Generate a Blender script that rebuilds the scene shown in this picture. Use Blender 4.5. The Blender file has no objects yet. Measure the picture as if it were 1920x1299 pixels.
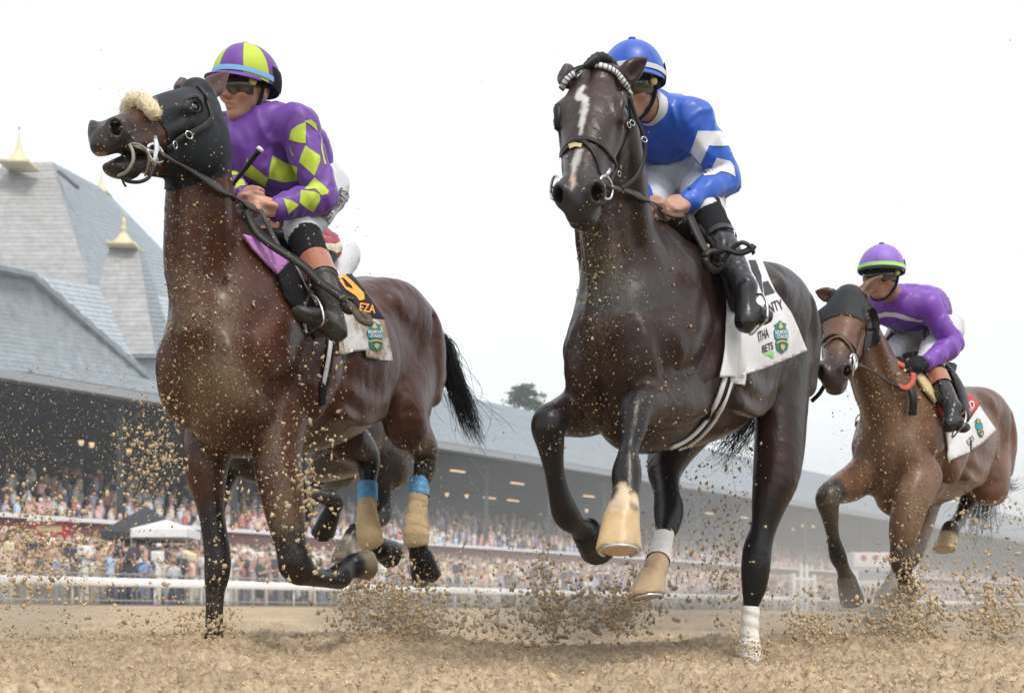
import bpy, bmesh, math, random, os
import numpy as np
from mathutils import Vector, Matrix
from mathutils.bvhtree import BVHTree

rng = np.random.default_rng(11)
random.seed(11)
SC = bpy.context.scene
COL = SC.collection

# ------------------------------------------------------------------ camera
FPX, U0, VH, CAMH = 2400.0, 960.0, 1154.0, 0.20      # focal length in photo pixels, horizon row, camera height
def W(u, v, Y):
    """a point of the place: seen at column u, row v of the photograph, Y metres away"""
    return np.array([(u - U0) * Y / FPX, Y, CAMH + (VH - v) * Y / FPX])
cam_d = bpy.data.cameras.new('camera'); cam = bpy.data.objects.new('camera', cam_d); COL.objects.link(cam)
cam.location = (0, 0, CAMH); cam.rotation_euler = (math.pi / 2, 0, 0)
cam_d.sensor_width = 36.0; cam_d.lens = 36.0 * FPX / 1920.0
cam_d.shift_y = (VH - 1299 / 2) / 1920.0
cam_d.clip_start = 0.05; cam_d.clip_end = 3000
cam_d.dof.use_dof = True; cam_d.dof.focus_distance = 4.7; cam_d.dof.aperture_fstop = 4.5
SC.camera = cam

# ------------------------------------------------------------------ sky, sun, exposure
wd = bpy.data.worlds.new('World'); SC.world = wd; wd.use_nodes = True
nt = wd.node_tree; nt.nodes.clear()
sky = nt.nodes.new('ShaderNodeTexSky'); sky.sky_type = 'NISHITA'; sky.sun_disc = False
SUN_EL, SUN_AZ = math.radians(58), math.radians(150)
sky.sun_elevation = SUN_EL; sky.sun_rotation = SUN_AZ; sky.dust_density = 6; sky.air_density = 1.5
bg1 = nt.nodes.new('ShaderNodeBackground'); bg1.inputs[1].default_value = 0.05
bg2 = nt.nodes.new('ShaderNodeBackground'); bg2.inputs[0].default_value = (0.955, 0.978, 1.0, 1); bg2.inputs[1].default_value = 0.86
add = nt.nodes.new('ShaderNodeAddShader'); wo = nt.nodes.new('ShaderNodeOutputWorld')
nt.links.new(sky.outputs[0], bg1.inputs[0]); nt.links.new(bg1.outputs[0], add.inputs[0])
nt.links.new(bg2.outputs[0], add.inputs[1]); nt.links.new(add.outputs[0], wo.inputs[0])
sun_d = bpy.data.lights.new('sun', 'SUN'); sun_d.energy = 1.5; sun_d.angle = math.radians(10); sun_d.color = (1, 0.96, 0.9)
sun = bpy.data.objects.new('sun', sun_d); COL.objects.link(sun)
# sun high, behind and to the right of the camera
_sd = Vector((math.sin(SUN_AZ) * math.cos(SUN_EL), math.cos(SUN_AZ) * math.cos(SUN_EL), math.sin(SUN_EL)))
sun.rotation_euler = (-_sd).to_track_quat('-Z', 'Y').to_euler()
SC.view_settings.view_transform = 'Standard'; SC.view_settings.look = 'None'
SC.view_settings.exposure = 0.22; SC.view_settings.gamma = 1.0; SC.view_settings.use_curve_mapping = False
SC.render.engine = 'CYCLES'
SC.cycles.use_denoising = True
SC.cycles.max_bounces = 4; SC.cycles.diffuse_bounces = 2; SC.cycles.glossy_bounces = 2
SC.cycles.transmission_bounces = 4; SC.cycles.volume_bounces = 0; SC.cycles.transparent_max_bounces = 8

# ------------------------------------------------------------------ objects
def tag(o, label=None, cat=None, group=None, kind=None):
    if label: o['label'] = label
    if cat: o['category'] = cat
    if group: o['group'] = group
    if kind: o['kind'] = kind
    return o
def empty(name, loc, label=None, cat=None, group=None):
    o = bpy.data.objects.new(name, None); COL.objects.link(o); o.location = loc; o.empty_display_size = 0.1
    return tag(o, label, cat, group)
def obj(name, me, parent=None, mat=None):
    o = bpy.data.objects.new(name, me); COL.objects.link(o)
    if mat is not None:
        me.materials.clear(); me.materials.append(mat)
    if parent is not None:
        o.parent = parent
        off = Vector((0, 0, 0)); q = parent      # meshes are built in world coordinates: keep them there
        while q is not None: off += q.location; q = q.parent
        me.transform(Matrix.Translation(-off))
    return o
def mesh(name, V, F, smooth=True, colors=None, attrs=None):
    me = bpy.data.meshes.new(name)
    V = np.asarray(V, np.float32)
    if isinstance(F, np.ndarray):
        n = F.shape[1]; nf = len(F)
        me.vertices.add(len(V)); me.vertices.foreach_set('co', V.ravel())
        me.loops.add(nf * n); me.loops.foreach_set('vertex_index', F.astype(np.int32).ravel())
        me.polygons.add(nf); me.polygons.foreach_set('loop_start', np.arange(0, nf * n, n, dtype=np.int32))
        try: me.polygons.foreach_set('loop_total', np.full(nf, n, np.int32))
        except Exception: pass
        me.update(calc_edges=True)
    else:
        me.from_pydata([tuple(map(float, p)) for p in V], [], F); me.update()
    if smooth:
        me.polygons.foreach_set('use_smooth', np.ones(len(me.polygons), bool))
    if colors is not None:
        a = me.attributes.new('Col', 'FLOAT_COLOR', 'POINT')
        c = np.ones((len(V), 4), np.float32); c[:, :3] = colors
        a.data.foreach_set('color', c.ravel())
    for k, val in (attrs or {}).items():
        a = me.attributes.new(k, 'FLOAT', 'POINT'); a.data.foreach_set('value', np.asarray(val, np.float32))
    return me
class MB:
    """collects simple shapes into one mesh"""
    def __init__(s): s.V = []; s.F = []; s.C = []
    def add(s, V, F, c=None):
        n = len(s.V); s.V += [tuple(map(float, p)) for p in V]; s.F += [tuple(i + n for i in f) for f in F]
        s.C += [c if c is not None else (1, 1, 1)] * len(V)
    def hexa(s, P, c=None):   # 8 corners: bottom ring 0-3, top ring 4-7
        s.add(P, [(3, 2, 1, 0), (4, 5, 6, 7), (0, 1, 5, 4), (1, 2, 6, 5), (2, 3, 7, 6), (3, 0, 4, 7)], c)
    def box(s, c0, c1, c=None):
        (x0, y0, z0), (x1, y1, z1) = c0, c1
        s.hexa([(x0, y0, z0), (x1, y0, z0), (x1, y1, z0), (x0, y1, z0), (x0, y0, z1), (x1, y0, z1), (x1, y1, z1), (x0, y1, z1)], c)
    def tube(s, pts, r, n=8, c=None, caps=True):
        pts = [np.asarray(p, float) for p in pts]; m = len(pts)
        rr = r if hasattr(r, '__len__') else [r] * m
        V = []; prev = None
        for i in range(m):
            t = pts[min(i + 1, m - 1)] - pts[max(i - 1, 0)]; t /= np.linalg.norm(t) + 1e-9
            if prev is None:
                a = np.array([0, 0, 1.]) if abs(t[2]) < .9 else np.array([1., 0, 0])
            else: a = prev
            x = a - t * (a @ t); x /= np.linalg.norm(x) + 1e-9; prev = x; y = np.cross(t, x)
            for k in range(n):
                th = 2 * math.pi * k / n; V.append(pts[i] + rr[i] * (math.cos(th) * x + math.sin(th) * y))
        F = [(i * n + k, i * n + (k + 1) % n, (i + 1) * n + (k + 1) % n, (i + 1) * n + k) for i in range(m - 1) for k in range(n)]
        if caps: F += [tuple(reversed(range(n))), tuple(range((m - 1) * n, m * n))]
        s.add(V, F, c)
    def build(s, name, mat, parent=None, smooth=False, color=False):
        me = mesh(name, s.V, s.F, smooth, colors=np.array(s.C) if color else None)
        return obj(name, me, parent, mat)

# ------------------------------------------------------------------ materials
def mat_new(name):
    m = bpy.data.materials.new(name); m.use_nodes = True
    return m, m.node_tree, m.node_tree.nodes['Principled BSDF']
def pmat(name, col, rough=0.6, metal=0.0, spec=0.5, bump=0.0, bscale=40.0, var=0.0, vscale=8.0, sheen=0.0, coat=0.0, vcol=False, emit=None, estr=0.0, detail=6):
    m, t, b = mat_new(name)
    b.inputs['Roughness'].default_value = rough; b.inputs['Metallic'].default_value = metal
    b.inputs['Specular IOR Level'].default_value = spec
    if sheen: b.inputs['Sheen Weight'].default_value = sheen
    if coat: b.inputs['Coat Weight'].default_value = coat; b.inputs['Coat Roughness'].default_value = 0.12
    if emit is not None:
        b.inputs['Emission Color'].default_value = (*emit, 1); b.inputs['Emission Strength'].default_value = estr
    tc = t.nodes.new('ShaderNodeTexCoord')
    src = None
    if vcol:
        a = t.nodes.new('ShaderNodeAttribute'); a.attribute_name = 'Col'; src = a.outputs['Color']
    if var:
        n = t.nodes.new('ShaderNodeTexNoise'); n.inputs['Scale'].default_value = vscale; n.inputs['Detail'].default_value = detail
        t.links.new(tc.outputs['Object'], n.inputs['Vector'])
        mr = t.nodes.new('ShaderNodeMapRange'); mr.inputs[1].default_value = .3; mr.inputs[2].default_value = .7
        mr.inputs[3].default_value = 1 - var; mr.inputs[4].default_value = 1 + var
        t.links.new(n.outputs['Fac'], mr.inputs[0])
        mx = t.nodes.new('ShaderNodeVectorMath'); mx.operation = 'SCALE'
        if src is not None: t.links.new(src, mx.inputs[0])
        else: mx.inputs[0].default_value = col
        t.links.new(mr.outputs[0], mx.inputs['Scale']); src = mx.outputs[0]
    if src is not None: t.links.new(src, b.inputs['Base Color'])
    else: b.inputs['Base Color'].default_value = (*col, 1)
    if bump:
        n = t.nodes.new('ShaderNodeTexNoise'); n.inputs['Scale'].default_value = bscale; n.inputs['Detail'].default_value = 5
        t.links.new(tc.outputs['Object'], n.inputs['Vector'])
        bp = t.nodes.new('ShaderNodeBump'); bp.inputs['Strength'].default_value = bump; bp.inputs['Distance'].default_value = 0.01
        t.links.new(n.outputs['Fac'], bp.inputs['Height']); t.links.new(bp.outputs[0], b.inputs['Normal'])
    return m

# ------------------------------------------------------------------ sculpting: distance fields on a grid, polygonised
def unit(a): a = np.asarray(a, float); return a / (np.linalg.norm(a) + 1e-12)
def catmull(P, n):
    P = np.asarray(P, float)
    if len(P) == 2:
        t = np.linspace(0, 1, n + 1)[:, None]; return P[0] * (1 - t) + P[1] * t
    Q = np.vstack([2 * P[0] - P[1], P, 2 * P[-1] - P[-2]]); out = []
    for i in range(1, len(Q) - 2):
        for k in range(n):
            t = k / n
            out.append(0.5 * ((2 * Q[i]) + (-Q[i - 1] + Q[i + 1]) * t + (2 * Q[i - 1] - 5 * Q[i] + 4 * Q[i + 1] - Q[i + 2]) * t * t
                              + (-Q[i - 1] + 3 * Q[i] - 3 * Q[i + 1] + Q[i + 2]) * t ** 3))
    out.append(Q[-2]); return np.array(out)
def loft_segs(ctrl, side, n=4):
    """ctrl rows: x y z rw rv; side: vector (or one per row) along which rw is measured"""
    C = np.asarray(ctrl, float)
    S = np.asarray(side, float)
    if S.ndim == 1: S = np.repeat(S[None], len(C), 0)
    A = catmull(np.hstack([C, S]), n)
    A[:, 3:5] = np.maximum(A[:, 3:5], 0.002)
    return A
def seg_dist(P, a, b):
    p0, p1 = a[:3], b[:3]; d = p1 - p0; L2 = d @ d + 1e-12; L = math.sqrt(L2); dh = d / L
    q = P - p0
    t = np.clip((q @ d) / L2, 0, 1)
    q = q - t[..., None] * d
    w = unit((a[5:8] + b[5:8]) * .5); w = unit(w - dh * (w @ dh)); v = np.cross(dh, w)
    rw = a[3] + (b[3] - a[3]) * t; rv = a[4] + (b[4] - a[4]) * t; rm = np.minimum(rw, rv)
    x = (q @ w) / rw; y = (q @ v) / rv; z = (q @ dh) / rm
    k0 = np.sqrt(x * x + y * y + z * z) + 1e-9
    k1 = np.sqrt((x / rw) ** 2 + (y / rv) ** 2 + (z / rm) ** 2) + 1e-9
    return k0 * (k0 - 1) / k1
def seg_at(P, A):
    """distance of loose points P to a loft A (for painting)"""
    d = np.full(len(P), 9.0)
    for i in range(len(A) - 1):
        d = np.minimum(d, seg_dist(P, A[i], A[i + 1]))
    return d
class Sculpt:
    def __init__(s, axes, R=None, o=(0, 0, 0)):
        """axes: three coordinate arrays of a local grid; R rows = local axes in the world, o = local origin"""
        s.ax = [np.asarray(a, float) for a in axes]; s.R = np.eye(3) if R is None else np.asarray(R, float); s.o = np.asarray(o, float)
        s.f = np.full([len(a) for a in s.ax], 0.3, np.float32)
    def loc(s, p): return (np.asarray(p, float) - s.o) @ s.R.T
    def dirl(s, d): return np.asarray(d, float) @ s.R.T
    def _box(s, lo, hi):
        sl = []
        for k in range(3):
            i0 = np.searchsorted(s.ax[k], lo[k]); i1 = np.searchsorted(s.ax[k], hi[k])
            if i1 <= i0: return None
            sl.append(slice(i0, i1))
        return tuple(sl)
    def _pts(s, sl):
        g = np.meshgrid(*[s.ax[k][sl[k]] for k in range(3)], indexing='ij')
        return np.stack(g, -1)
    def comb(s, sl, d, k, op):
        f = s.f[sl]
        if op == 'add':
            if k > 0:
                h = np.maximum(k - np.abs(f - d), 0) / k; s.f[sl] = np.minimum(f, d) - h * h * k * .25
            else: s.f[sl] = np.minimum(f, d)
        elif op == 'sub':
            d = -d
            if k > 0:
                h = np.maximum(k - np.abs(f - d), 0) / k; s.f[sl] = np.maximum(f, d) + h * h * k * .25
            else: s.f[sl] = np.maximum(f, d)
    def _dot(s, sl, w, p):
        a = [((s.ax[j][sl[j]] - p[j]) * w[j]).astype(np.float32) for j in range(3)]
        return (a[0][:, None, None] + a[1][None, :, None]) + a[2][None, None, :]
    def _seg(s, sl, a, b):
        p0 = a[:3]; d = b[:3] - p0; L = math.sqrt(d @ d + 1e-12); dh = d / L
        w = unit((a[5:8] + b[5:8]) * .5); w = unit(w - dh * (w @ dh)); v = np.cross(dh, w)
        e = s._dot(sl, dh, p0); x = s._dot(sl, w, p0); y = s._dot(sl, v, p0)
        t = np.clip(e * np.float32(1 / L), 0, 1); e -= t * np.float32(L)
        rw = np.float32(a[3]) + np.float32(b[3] - a[3]) * t; rv = np.float32(a[4]) + np.float32(b[4] - a[4]) * t; rm = np.minimum(rw, rv)
        x /= rw; y /= rv; e /= rm
        x2, y2, e2 = x * x, y * y, e * e
        k0 = np.sqrt(x2 + y2 + e2) + np.float32(1e-9); k1 = np.sqrt(x2 / (rw * rw) + y2 / (rv * rv) + e2 / (rm * rm)) + np.float32(1e-9)
        return k0 * (k0 - 1) / k1
    def loft(s, ctrl, side, k=.02, op='add', n=4, world=True):
        C = np.array(ctrl, float)
        S = np.asarray(side, float)
        if world: C[:, :3] = s.loc(C[:, :3]); S = s.dirl(S)
        A = loft_segs(C, S, n)
        mg = k + .02
        lo = (A[:, :3] - A[:, 3:5].max(1)[:, None]).min(0) - mg; hi = (A[:, :3] + A[:, 3:5].max(1)[:, None]).max(0) + mg
        sl = s._box(lo, hi)
        if sl is None: return
        d = np.full(s.f[sl].shape, 0.3, np.float32)
        for i in range(len(A) - 1):
            r = max(A[i, 3:5].max(), A[i + 1, 3:5].max()) + mg
            l2 = np.minimum(A[i, :3], A[i + 1, :3]) - r; h2 = np.maximum(A[i, :3], A[i + 1, :3]) + r
            s2 = s._box(l2, h2)
            if s2 is None: continue
            rel = tuple(slice(max(s2[j].start - sl[j].start, 0), max(s2[j].stop - sl[j].start, 0)) for j in range(3))
            absl = tuple(slice(sl[j].start + rel[j].start, min(sl[j].start + rel[j].stop, sl[j].stop)) for j in range(3))
            rel = tuple(slice(rel[j].start, rel[j].start + absl[j].stop - absl[j].start) for j in range(3))
            d[rel] = np.minimum(d[rel], s._seg(absl, A[i], A[i + 1]))
        s.comb(sl, d, k, op)
    def ell(s, c, r, R=None, k=.02, op='add', world=True):
        """ellipsoid; R rows = its axes"""
        c = s.loc(c) if world else np.asarray(c, float)
        R = np.eye(3) if R is None else np.asarray(R, float)
        if world: R = R @ s.R.T
        r = np.asarray(r, float)
        ext = np.sqrt(((R * r[:, None]) ** 2).sum(0)) + k + .03
        sl = s._box(c - ext, c + ext)
        if sl is None: return
        q = (s._pts(sl) - c) @ R.T
        k0 = np.sqrt(((q / r) ** 2).sum(-1)) + 1e-9; k1 = np.sqrt(((q / r ** 2) ** 2).sum(-1)) + 1e-9
        s.comb(sl, (k0 * (k0 - 1) / k1).astype(np.float32), k, op)
    def frustum(s, p0, p1, r0, r1, side, flat=1.0, k=.006, plane=None, world=True):
        """flat-ended cone (a hoof): p0 top centre, p1 sole centre; flat scales the radius across 'side'"""
        if world: p0, p1, side = s.loc(p0), s.loc(p1), s.dirl(side)
        d = p1 - p0; L = np.linalg.norm(d); dh = d / L
        pn = dh if plane is None else unit(s.dirl(plane))
        r = max(r0, r1) * max(flat, 1) + .05
        sl = s._box(np.minimum(p0, p1) - r, np.maximum(p0, p1) + r)
        if sl is None: return
        q = s._pts(sl) - p0
        t = q @ dh; w = unit(side - dh * (side @ dh)); v = np.cross(dh, w)
        rad = np.sqrt(((q @ w) / flat) ** 2 + (q @ v) ** 2)
        rr = r0 + (r1 - r0) * np.clip(t / L, -.3, 1.2)
        dd = np.maximum((rad - rr) * L / math.hypot(L, r1 - r0), np.maximum(-t, (q - d) @ pn))
        s.comb(sl, dd.astype(np.float32), k, 'add')
    def cut(s, p, n, world=True, k=0.0, R=None):
        """remove everything on the +n side of the plane"""
        if world: p = s.loc(p); n = s.dirl(n)
        sl = tuple(slice(0, len(a)) for a in s.ax)
        d = ((s._pts(sl) - p) @ unit(n)).astype(np.float32)
        s.f = np.maximum(s.f, d)
    def polygonise(s):
        f = s.f; X, Y, Z = f.shape
        neg = f < 0
        cnt = np.zeros((X - 1, Y - 1, Z - 1), np.uint8)
        for i in (0, 1):
            for j in (0, 1):
                for k in (0, 1):
                    cnt += neg[i:X - 1 + i, j:Y - 1 + j, k:Z - 1 + k]
        act = np.argwhere((cnt > 0) & (cnt < 8))
        idx = np.full(cnt.shape, -1, np.int32); idx[act[:, 0], act[:, 1], act[:, 2]] = np.arange(len(act))
        acc = np.zeros((len(act), 3)); num = np.zeros(len(act))
        cs = [(i, j, k) for i in (0, 1) for j in (0, 1) for k in (0, 1)]
        fv = {c: f[act[:, 0] + c[0], act[:, 1] + c[1], act[:, 2] + c[2]].astype(float) for c in cs}
        pos = [np.stack([s.ax[k][act[:, k]], s.ax[k][act[:, k] + 1]], 1) for k in range(3)]
        for a in cs:
            for ax in range(3):
                if a[ax] == 0:
                    b = list(a); b[ax] = 1; b = tuple(b)
                    fa, fb = fv[a], fv[b]; m = (fa < 0) != (fb < 0)
                    t = np.where(m, fa / (fa - fb + 1e-12), 0)
                    pa = np.stack([pos[k][:, a[k]] for k in range(3)], 1); pb = np.stack([pos[k][:, b[k]] for k in range(3)], 1)
                    acc += np.where(m[:, None], pa + t[:, None] * (pb - pa), 0); num += m
        V = acc / num[:, None]
        F = []
        for ax in range(3):
            o1, o2 = [(1, 2), (2, 0), (0, 1)][ax]
            sl0 = [slice(None)] * 3; sl1 = [slice(None)] * 3
            sl0[ax] = slice(0, f.shape[ax] - 1); sl1[ax] = slice(1, f.shape[ax])
            n0 = neg[tuple(sl0)]; n1 = neg[tuple(sl1)]
            e = np.argwhere(n0 != n1)
            e = e[(e[:, o1] > 0) & (e[:, o2] > 0) & (e[:, o1] < f.shape[o1] - 1) & (e[:, o2] < f.shape[o2] - 1)]
            if len(e) == 0: continue
            def at(d1, d2):
                q = e.copy(); q[:, o1] += d1; q[:, o2] += d2; return idx[q[:, 0], q[:, 1], q[:, 2]]
            quad = np.stack([at(-1, -1), at(0, -1), at(0, 0), at(-1, 0)], 1)
            inside = n0[e[:, 0], e[:, 1], e[:, 2]]
            quad[~inside] = quad[~inside][:, ::-1]
            F.append(quad)
        F = np.vstack(F); F = F[(F >= 0).all(1)]
        return V @ s.R + s.o, F
def vnormals(V, F):
    n = np.cross(V[F[:, 2]] - V[F[:, 0]], V[F[:, 3]] - V[F[:, 1]]); f = F.T.ravel(); m = len(V)
    N = np.stack([np.bincount(f, np.tile(n[:, k], F.shape[1]), m) for k in range(3)], 1)
    return N / (np.linalg.norm(N, axis=1)[:, None] + 1e-12)
def relax(V, F, it=2, lam=.5):
    m = len(V); a = F.T.ravel(); b = np.roll(F, -1, 1).T.ravel(); I = np.concatenate([a, b]); J = np.concatenate([b, a]); c = np.maximum(np.bincount(I, minlength=m), 1)[:, None]
    for _ in range(it):
        S = np.stack([np.bincount(I, V[J, k], m) for k in range(3)], 1); V = V + lam * (S / c - V)
    return V
def axis_range(lo, hi, step, fine=()):
    """coordinates from lo to hi; fine = (lo, hi, step) ranges sampled more closely"""
    out = [lo]
    while out[-1] < hi:
        st = step
        for (a, b, q) in fine:
            if a <= out[-1] <= b: st = min(st, q)
        out.append(out[-1] + st)
    return np.array(out)
# cheap smooth noise on points
_perm = rng.permutation(4096).astype(np.int64); _val = rng.uniform(-1, 1, 4096)
def noise3(P, scale):
    Q = np.asarray(P, float) * scale; I = np.floor(Q).astype(np.int64); f = Q - I; f = f * f * (3 - 2 * f)
    def h(a, b, c): return _val[_perm[(_perm[(_perm[a & 4095] + b) & 4095] + c) & 4095]]
    r = 0
    for i in (0, 1):
        for j in (0, 1):
            for k in (0, 1):
                w = (f[..., 0] if i else 1 - f[..., 0]) * (f[..., 1] if j else 1 - f[..., 1]) * (f[..., 2] if k else 1 - f[..., 2])
                r = r + w * h(I[..., 0] + i, I[..., 1] + j, I[..., 2] + k)
    return r
def fbm(P, scale, oct=4, gain=.5):
    a, r = 1.0, 0
    for o in range(oct): r = r + a * noise3(np.asarray(P) + o * 17.3, scale * 2 ** o); a *= gain
    return r
def sstep(x, a, b):
    t = np.clip((x - a) / (b - a), 0, 1); return t * t * (3 - 2 * t)
# ------------------------------------------------------------------ drawing on surfaces: straps, patches, lettering that follow a surface
class Skin:
    """a polygon surface that straps, patches and prints can be laid on"""
    def __init__(s, V, F): s.b = BVHTree.FromPolygons([tuple(p) for p in V], [tuple(map(int, f)) for f in F])
    def hit(s, u, v, off=0.0, deep=None):
        d = Vector(((u - U0) / FPX, 1.0, (VH - v) / FPX)).normalized()
        r = s.b.ray_cast(Vector((0, 0, CAMH)), d)
        if r[0] is None: return None, None
        n = np.array(r[1]); 
        if n @ np.array(d) > 0: n = -n
        return np.array(r[0]) + n * off, n
    def near(s, p, off=0.0):
        r = s.b.find_nearest(Vector(p)); n = np.array(r[1]); return np.array(r[0]) + n * off, n
def ribbon(P, N, width, thick, closed=False):
    """strap of rectangular section along points P with surface normals N"""
    P = np.asarray(P, float); N = np.asarray(N, float); m = len(P)
    wd_ = width if hasattr(width, '__len__') else [width] * m
    V = []
    for i in range(m):
        t = unit(P[min(i + 1, m - 1)] - P[max(i - 1, 0)]); n = unit(N[i] - t * (N[i] @ t)); b = np.cross(n, t); h = wd_[i] / 2
        for (x, y) in ((-h, 0), (-h * .92, thick), (h * .92, thick), (h, 0)): V.append(P[i] + b * x + n * y)
    F = [(i * 4 + k, i * 4 + (k + 1) % 4, i * 4 + 4 + (k + 1) % 4, i * 4 + 4 + k) for i in range(m - 1) for k in range(4)]
    F += [(3, 2, 1, 0), tuple(range(4 * m - 4, 4 * m))]
    return V, F
def strap_over(skin, px, width, thick, lift=.02, n=6):
    """strap stretched from point to point (u, v, Y), passing over whatever bulges out on the way"""
    C = catmull(np.asarray(px, float), n); P = []
    for c in C:
        p, nn = skin.hit(c[0], c[1]); y = c[2]
        if p is not None and p[1] - lift < y: y = p[1] - lift
        P.append(W(c[0], c[1], y))
    P = np.array(P)
    for _ in range(4): P[1:-1] = (P[:-2] + 2 * P[1:-1] + P[2:]) / 4
    return ribbon(P, np.repeat(np.array([[.15, -.85, .4]]), len(P), 0), width, thick)
def strap_on(skin, px, width, thick, off=.002, n=8, relaxn=2):
    """strap laid on a skin along photo points (u, v)"""
    C = catmull([(a, b, 0) for a, b in px], n); P, N = [], []
    for c in C:
        p, nn = skin.hit(c[0], c[1], off)
        if p is not None: P.append(p); N.append(nn)
    P = np.array(P); N = np.array(N)
    for _ in range(relaxn):
        if len(P) > 2:
            N[1:-1] = (N[:-2] + N[1:-1] + N[2:]) / 3; P[1:-1] = (P[:-2] + 2 * P[1:-1] + P[2:]) / 4
    return ribbon(P, N, width, thick)
def patch_on(skin, poly, off=.003, thick=.0, step=5.0, clipmax=None):
    """a piece of cloth or print laid on a skin: poly = outline in photo pixels"""
    poly = np.asarray(poly, float)
    bm = bmesh.new()
    vs = [bm.verts.new((p[0], p[1], 0)) for p in poly]
    bm.faces.new(vs)
    lo, hi = poly.min(0), poly.max(0)
    for axis, (a, b) in enumerate(zip(lo, hi)):
        x = a + step
        while x < b:
            co = [0, 0, 0]; no = [0, 0, 0]; co[axis] = x; no[axis] = 1
            bmesh.ops.bisect_plane(bm, geom=bm.verts[:] + bm.edges[:] + bm.faces[:], plane_co=co, plane_no=no)
            x += step
    bmesh.ops.triangulate(bm, faces=bm.faces[:])
    bm.verts.index_update()
    V = []; ok = []
    N = []
    for v in bm.verts:
        p, n = skin.hit(v.co.x, v.co.y, off); V.append(p if p is not None else np.zeros(3)); ok.append(p is not None); N.append(n if n is not None else np.zeros(3))
    F = [tuple(v.index for v in f.verts) for f in bm.faces if all(ok[v.index] for v in f.verts)]
    # drop faces stretched over a depth jump
    F2 = []
    for f in F:
        ys = [V[i][1] for i in f]
        if max(ys) - min(ys) < .05 + .025 * step: F2.append(f)
    bm.free()
    used = sorted({i for f in F2 for i in f}); mp = {i: k for k, i in enumerate(used)}
    V2 = [V[i] for i in used]; F2 = [tuple(mp[i] for i in f) for f in F2]
    # face towards the camera
    out = []
    for f in F2:
        a, b, c = (np.asarray(V2[i]) for i in f[:3]); n = np.cross(b - a, c - a)
        out.append(f if n @ (np.array([0, 0, CAMH]) - a) > 0 else tuple(reversed(f)))
    return V2, out
_text_cache = {}
def text_mesh(txt, bold=False):
    """flat triangles of a word: x from 0 to its width, y from 0 to 1 (cap height)"""
    cu = bpy.data.curves.new('t', 'FONT'); cu.body = txt; cu.resolution_u = 3
    if bold: cu.offset = 0.018
    o = bpy.data.objects.new('t', cu); COL.objects.link(o)
    dg = bpy.context.evaluated_depsgraph_get(); me = bpy.data.meshes.new_from_object(o.evaluated_get(dg))
    V = np.array([v.co[:] for v in me.vertices]); F = [tuple(p.vertices) for p in me.polygons]
    bpy.data.objects.remove(o); bpy.data.curves.remove(cu); bpy.data.meshes.remove(me)
    V[:, 0] -= V[:, 0].min(); V[:, 1] -= V[:, 1].min(); V /= V[:, 1].max()
    return V, F
def text_on(skin, txt, corner, right, up, off=.004, bold=False, flip=False):
    """lettering laid on a skin. corner: px of the lower left, right: px vector over the whole word, up: px vector of the cap height"""
    V, F = text_mesh(txt, bold); wmax = V[:, 0].max()
    P = []; ok = []
    for x, y, _ in V:
        q = np.asarray(corner) + np.asarray(right) * (x / wmax) + np.asarray(up) * y
        p, n = skin.hit(q[0], q[1], off); P.append(p if p is not None else np.zeros(3)); ok.append(p is not None)
    G = []
    for f in F:
        if all(ok[i] for i in f):
            a, b, c = (P[i] for i in f[:3])
            if max(P[i][1] for i in f) - min(P[i][1] for i in f) < .16:
                nn = np.cross(b - a, c - a); G.append(f if nn @ (np.array([0, 0, CAMH]) - a) > 0 else tuple(reversed(f)))
    return P, G

# ================================================================== the place: track, rail, apron, grandstand
DH = np.array([.604, .797, 0]); BK = np.array([-.797, .604, 0]); P0 = np.array([-16., 40., 0])
def G(a, b, z): return P0 + DH * a + BK * b + np.array([0, 0, z])       # a along the rail, b behind it
def track_z(X, Y):
    s = -(X * .797 - Y * .604); return .016 * np.clip(s, 0, 37.0)
def at_col(u, b):      # a such that G(a, b) is seen at column u
    k = (u - U0) / FPX; p = P0 + BK * b; return (k * p[1] - p[0]) / (DH[0] - k * DH[1])
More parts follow.
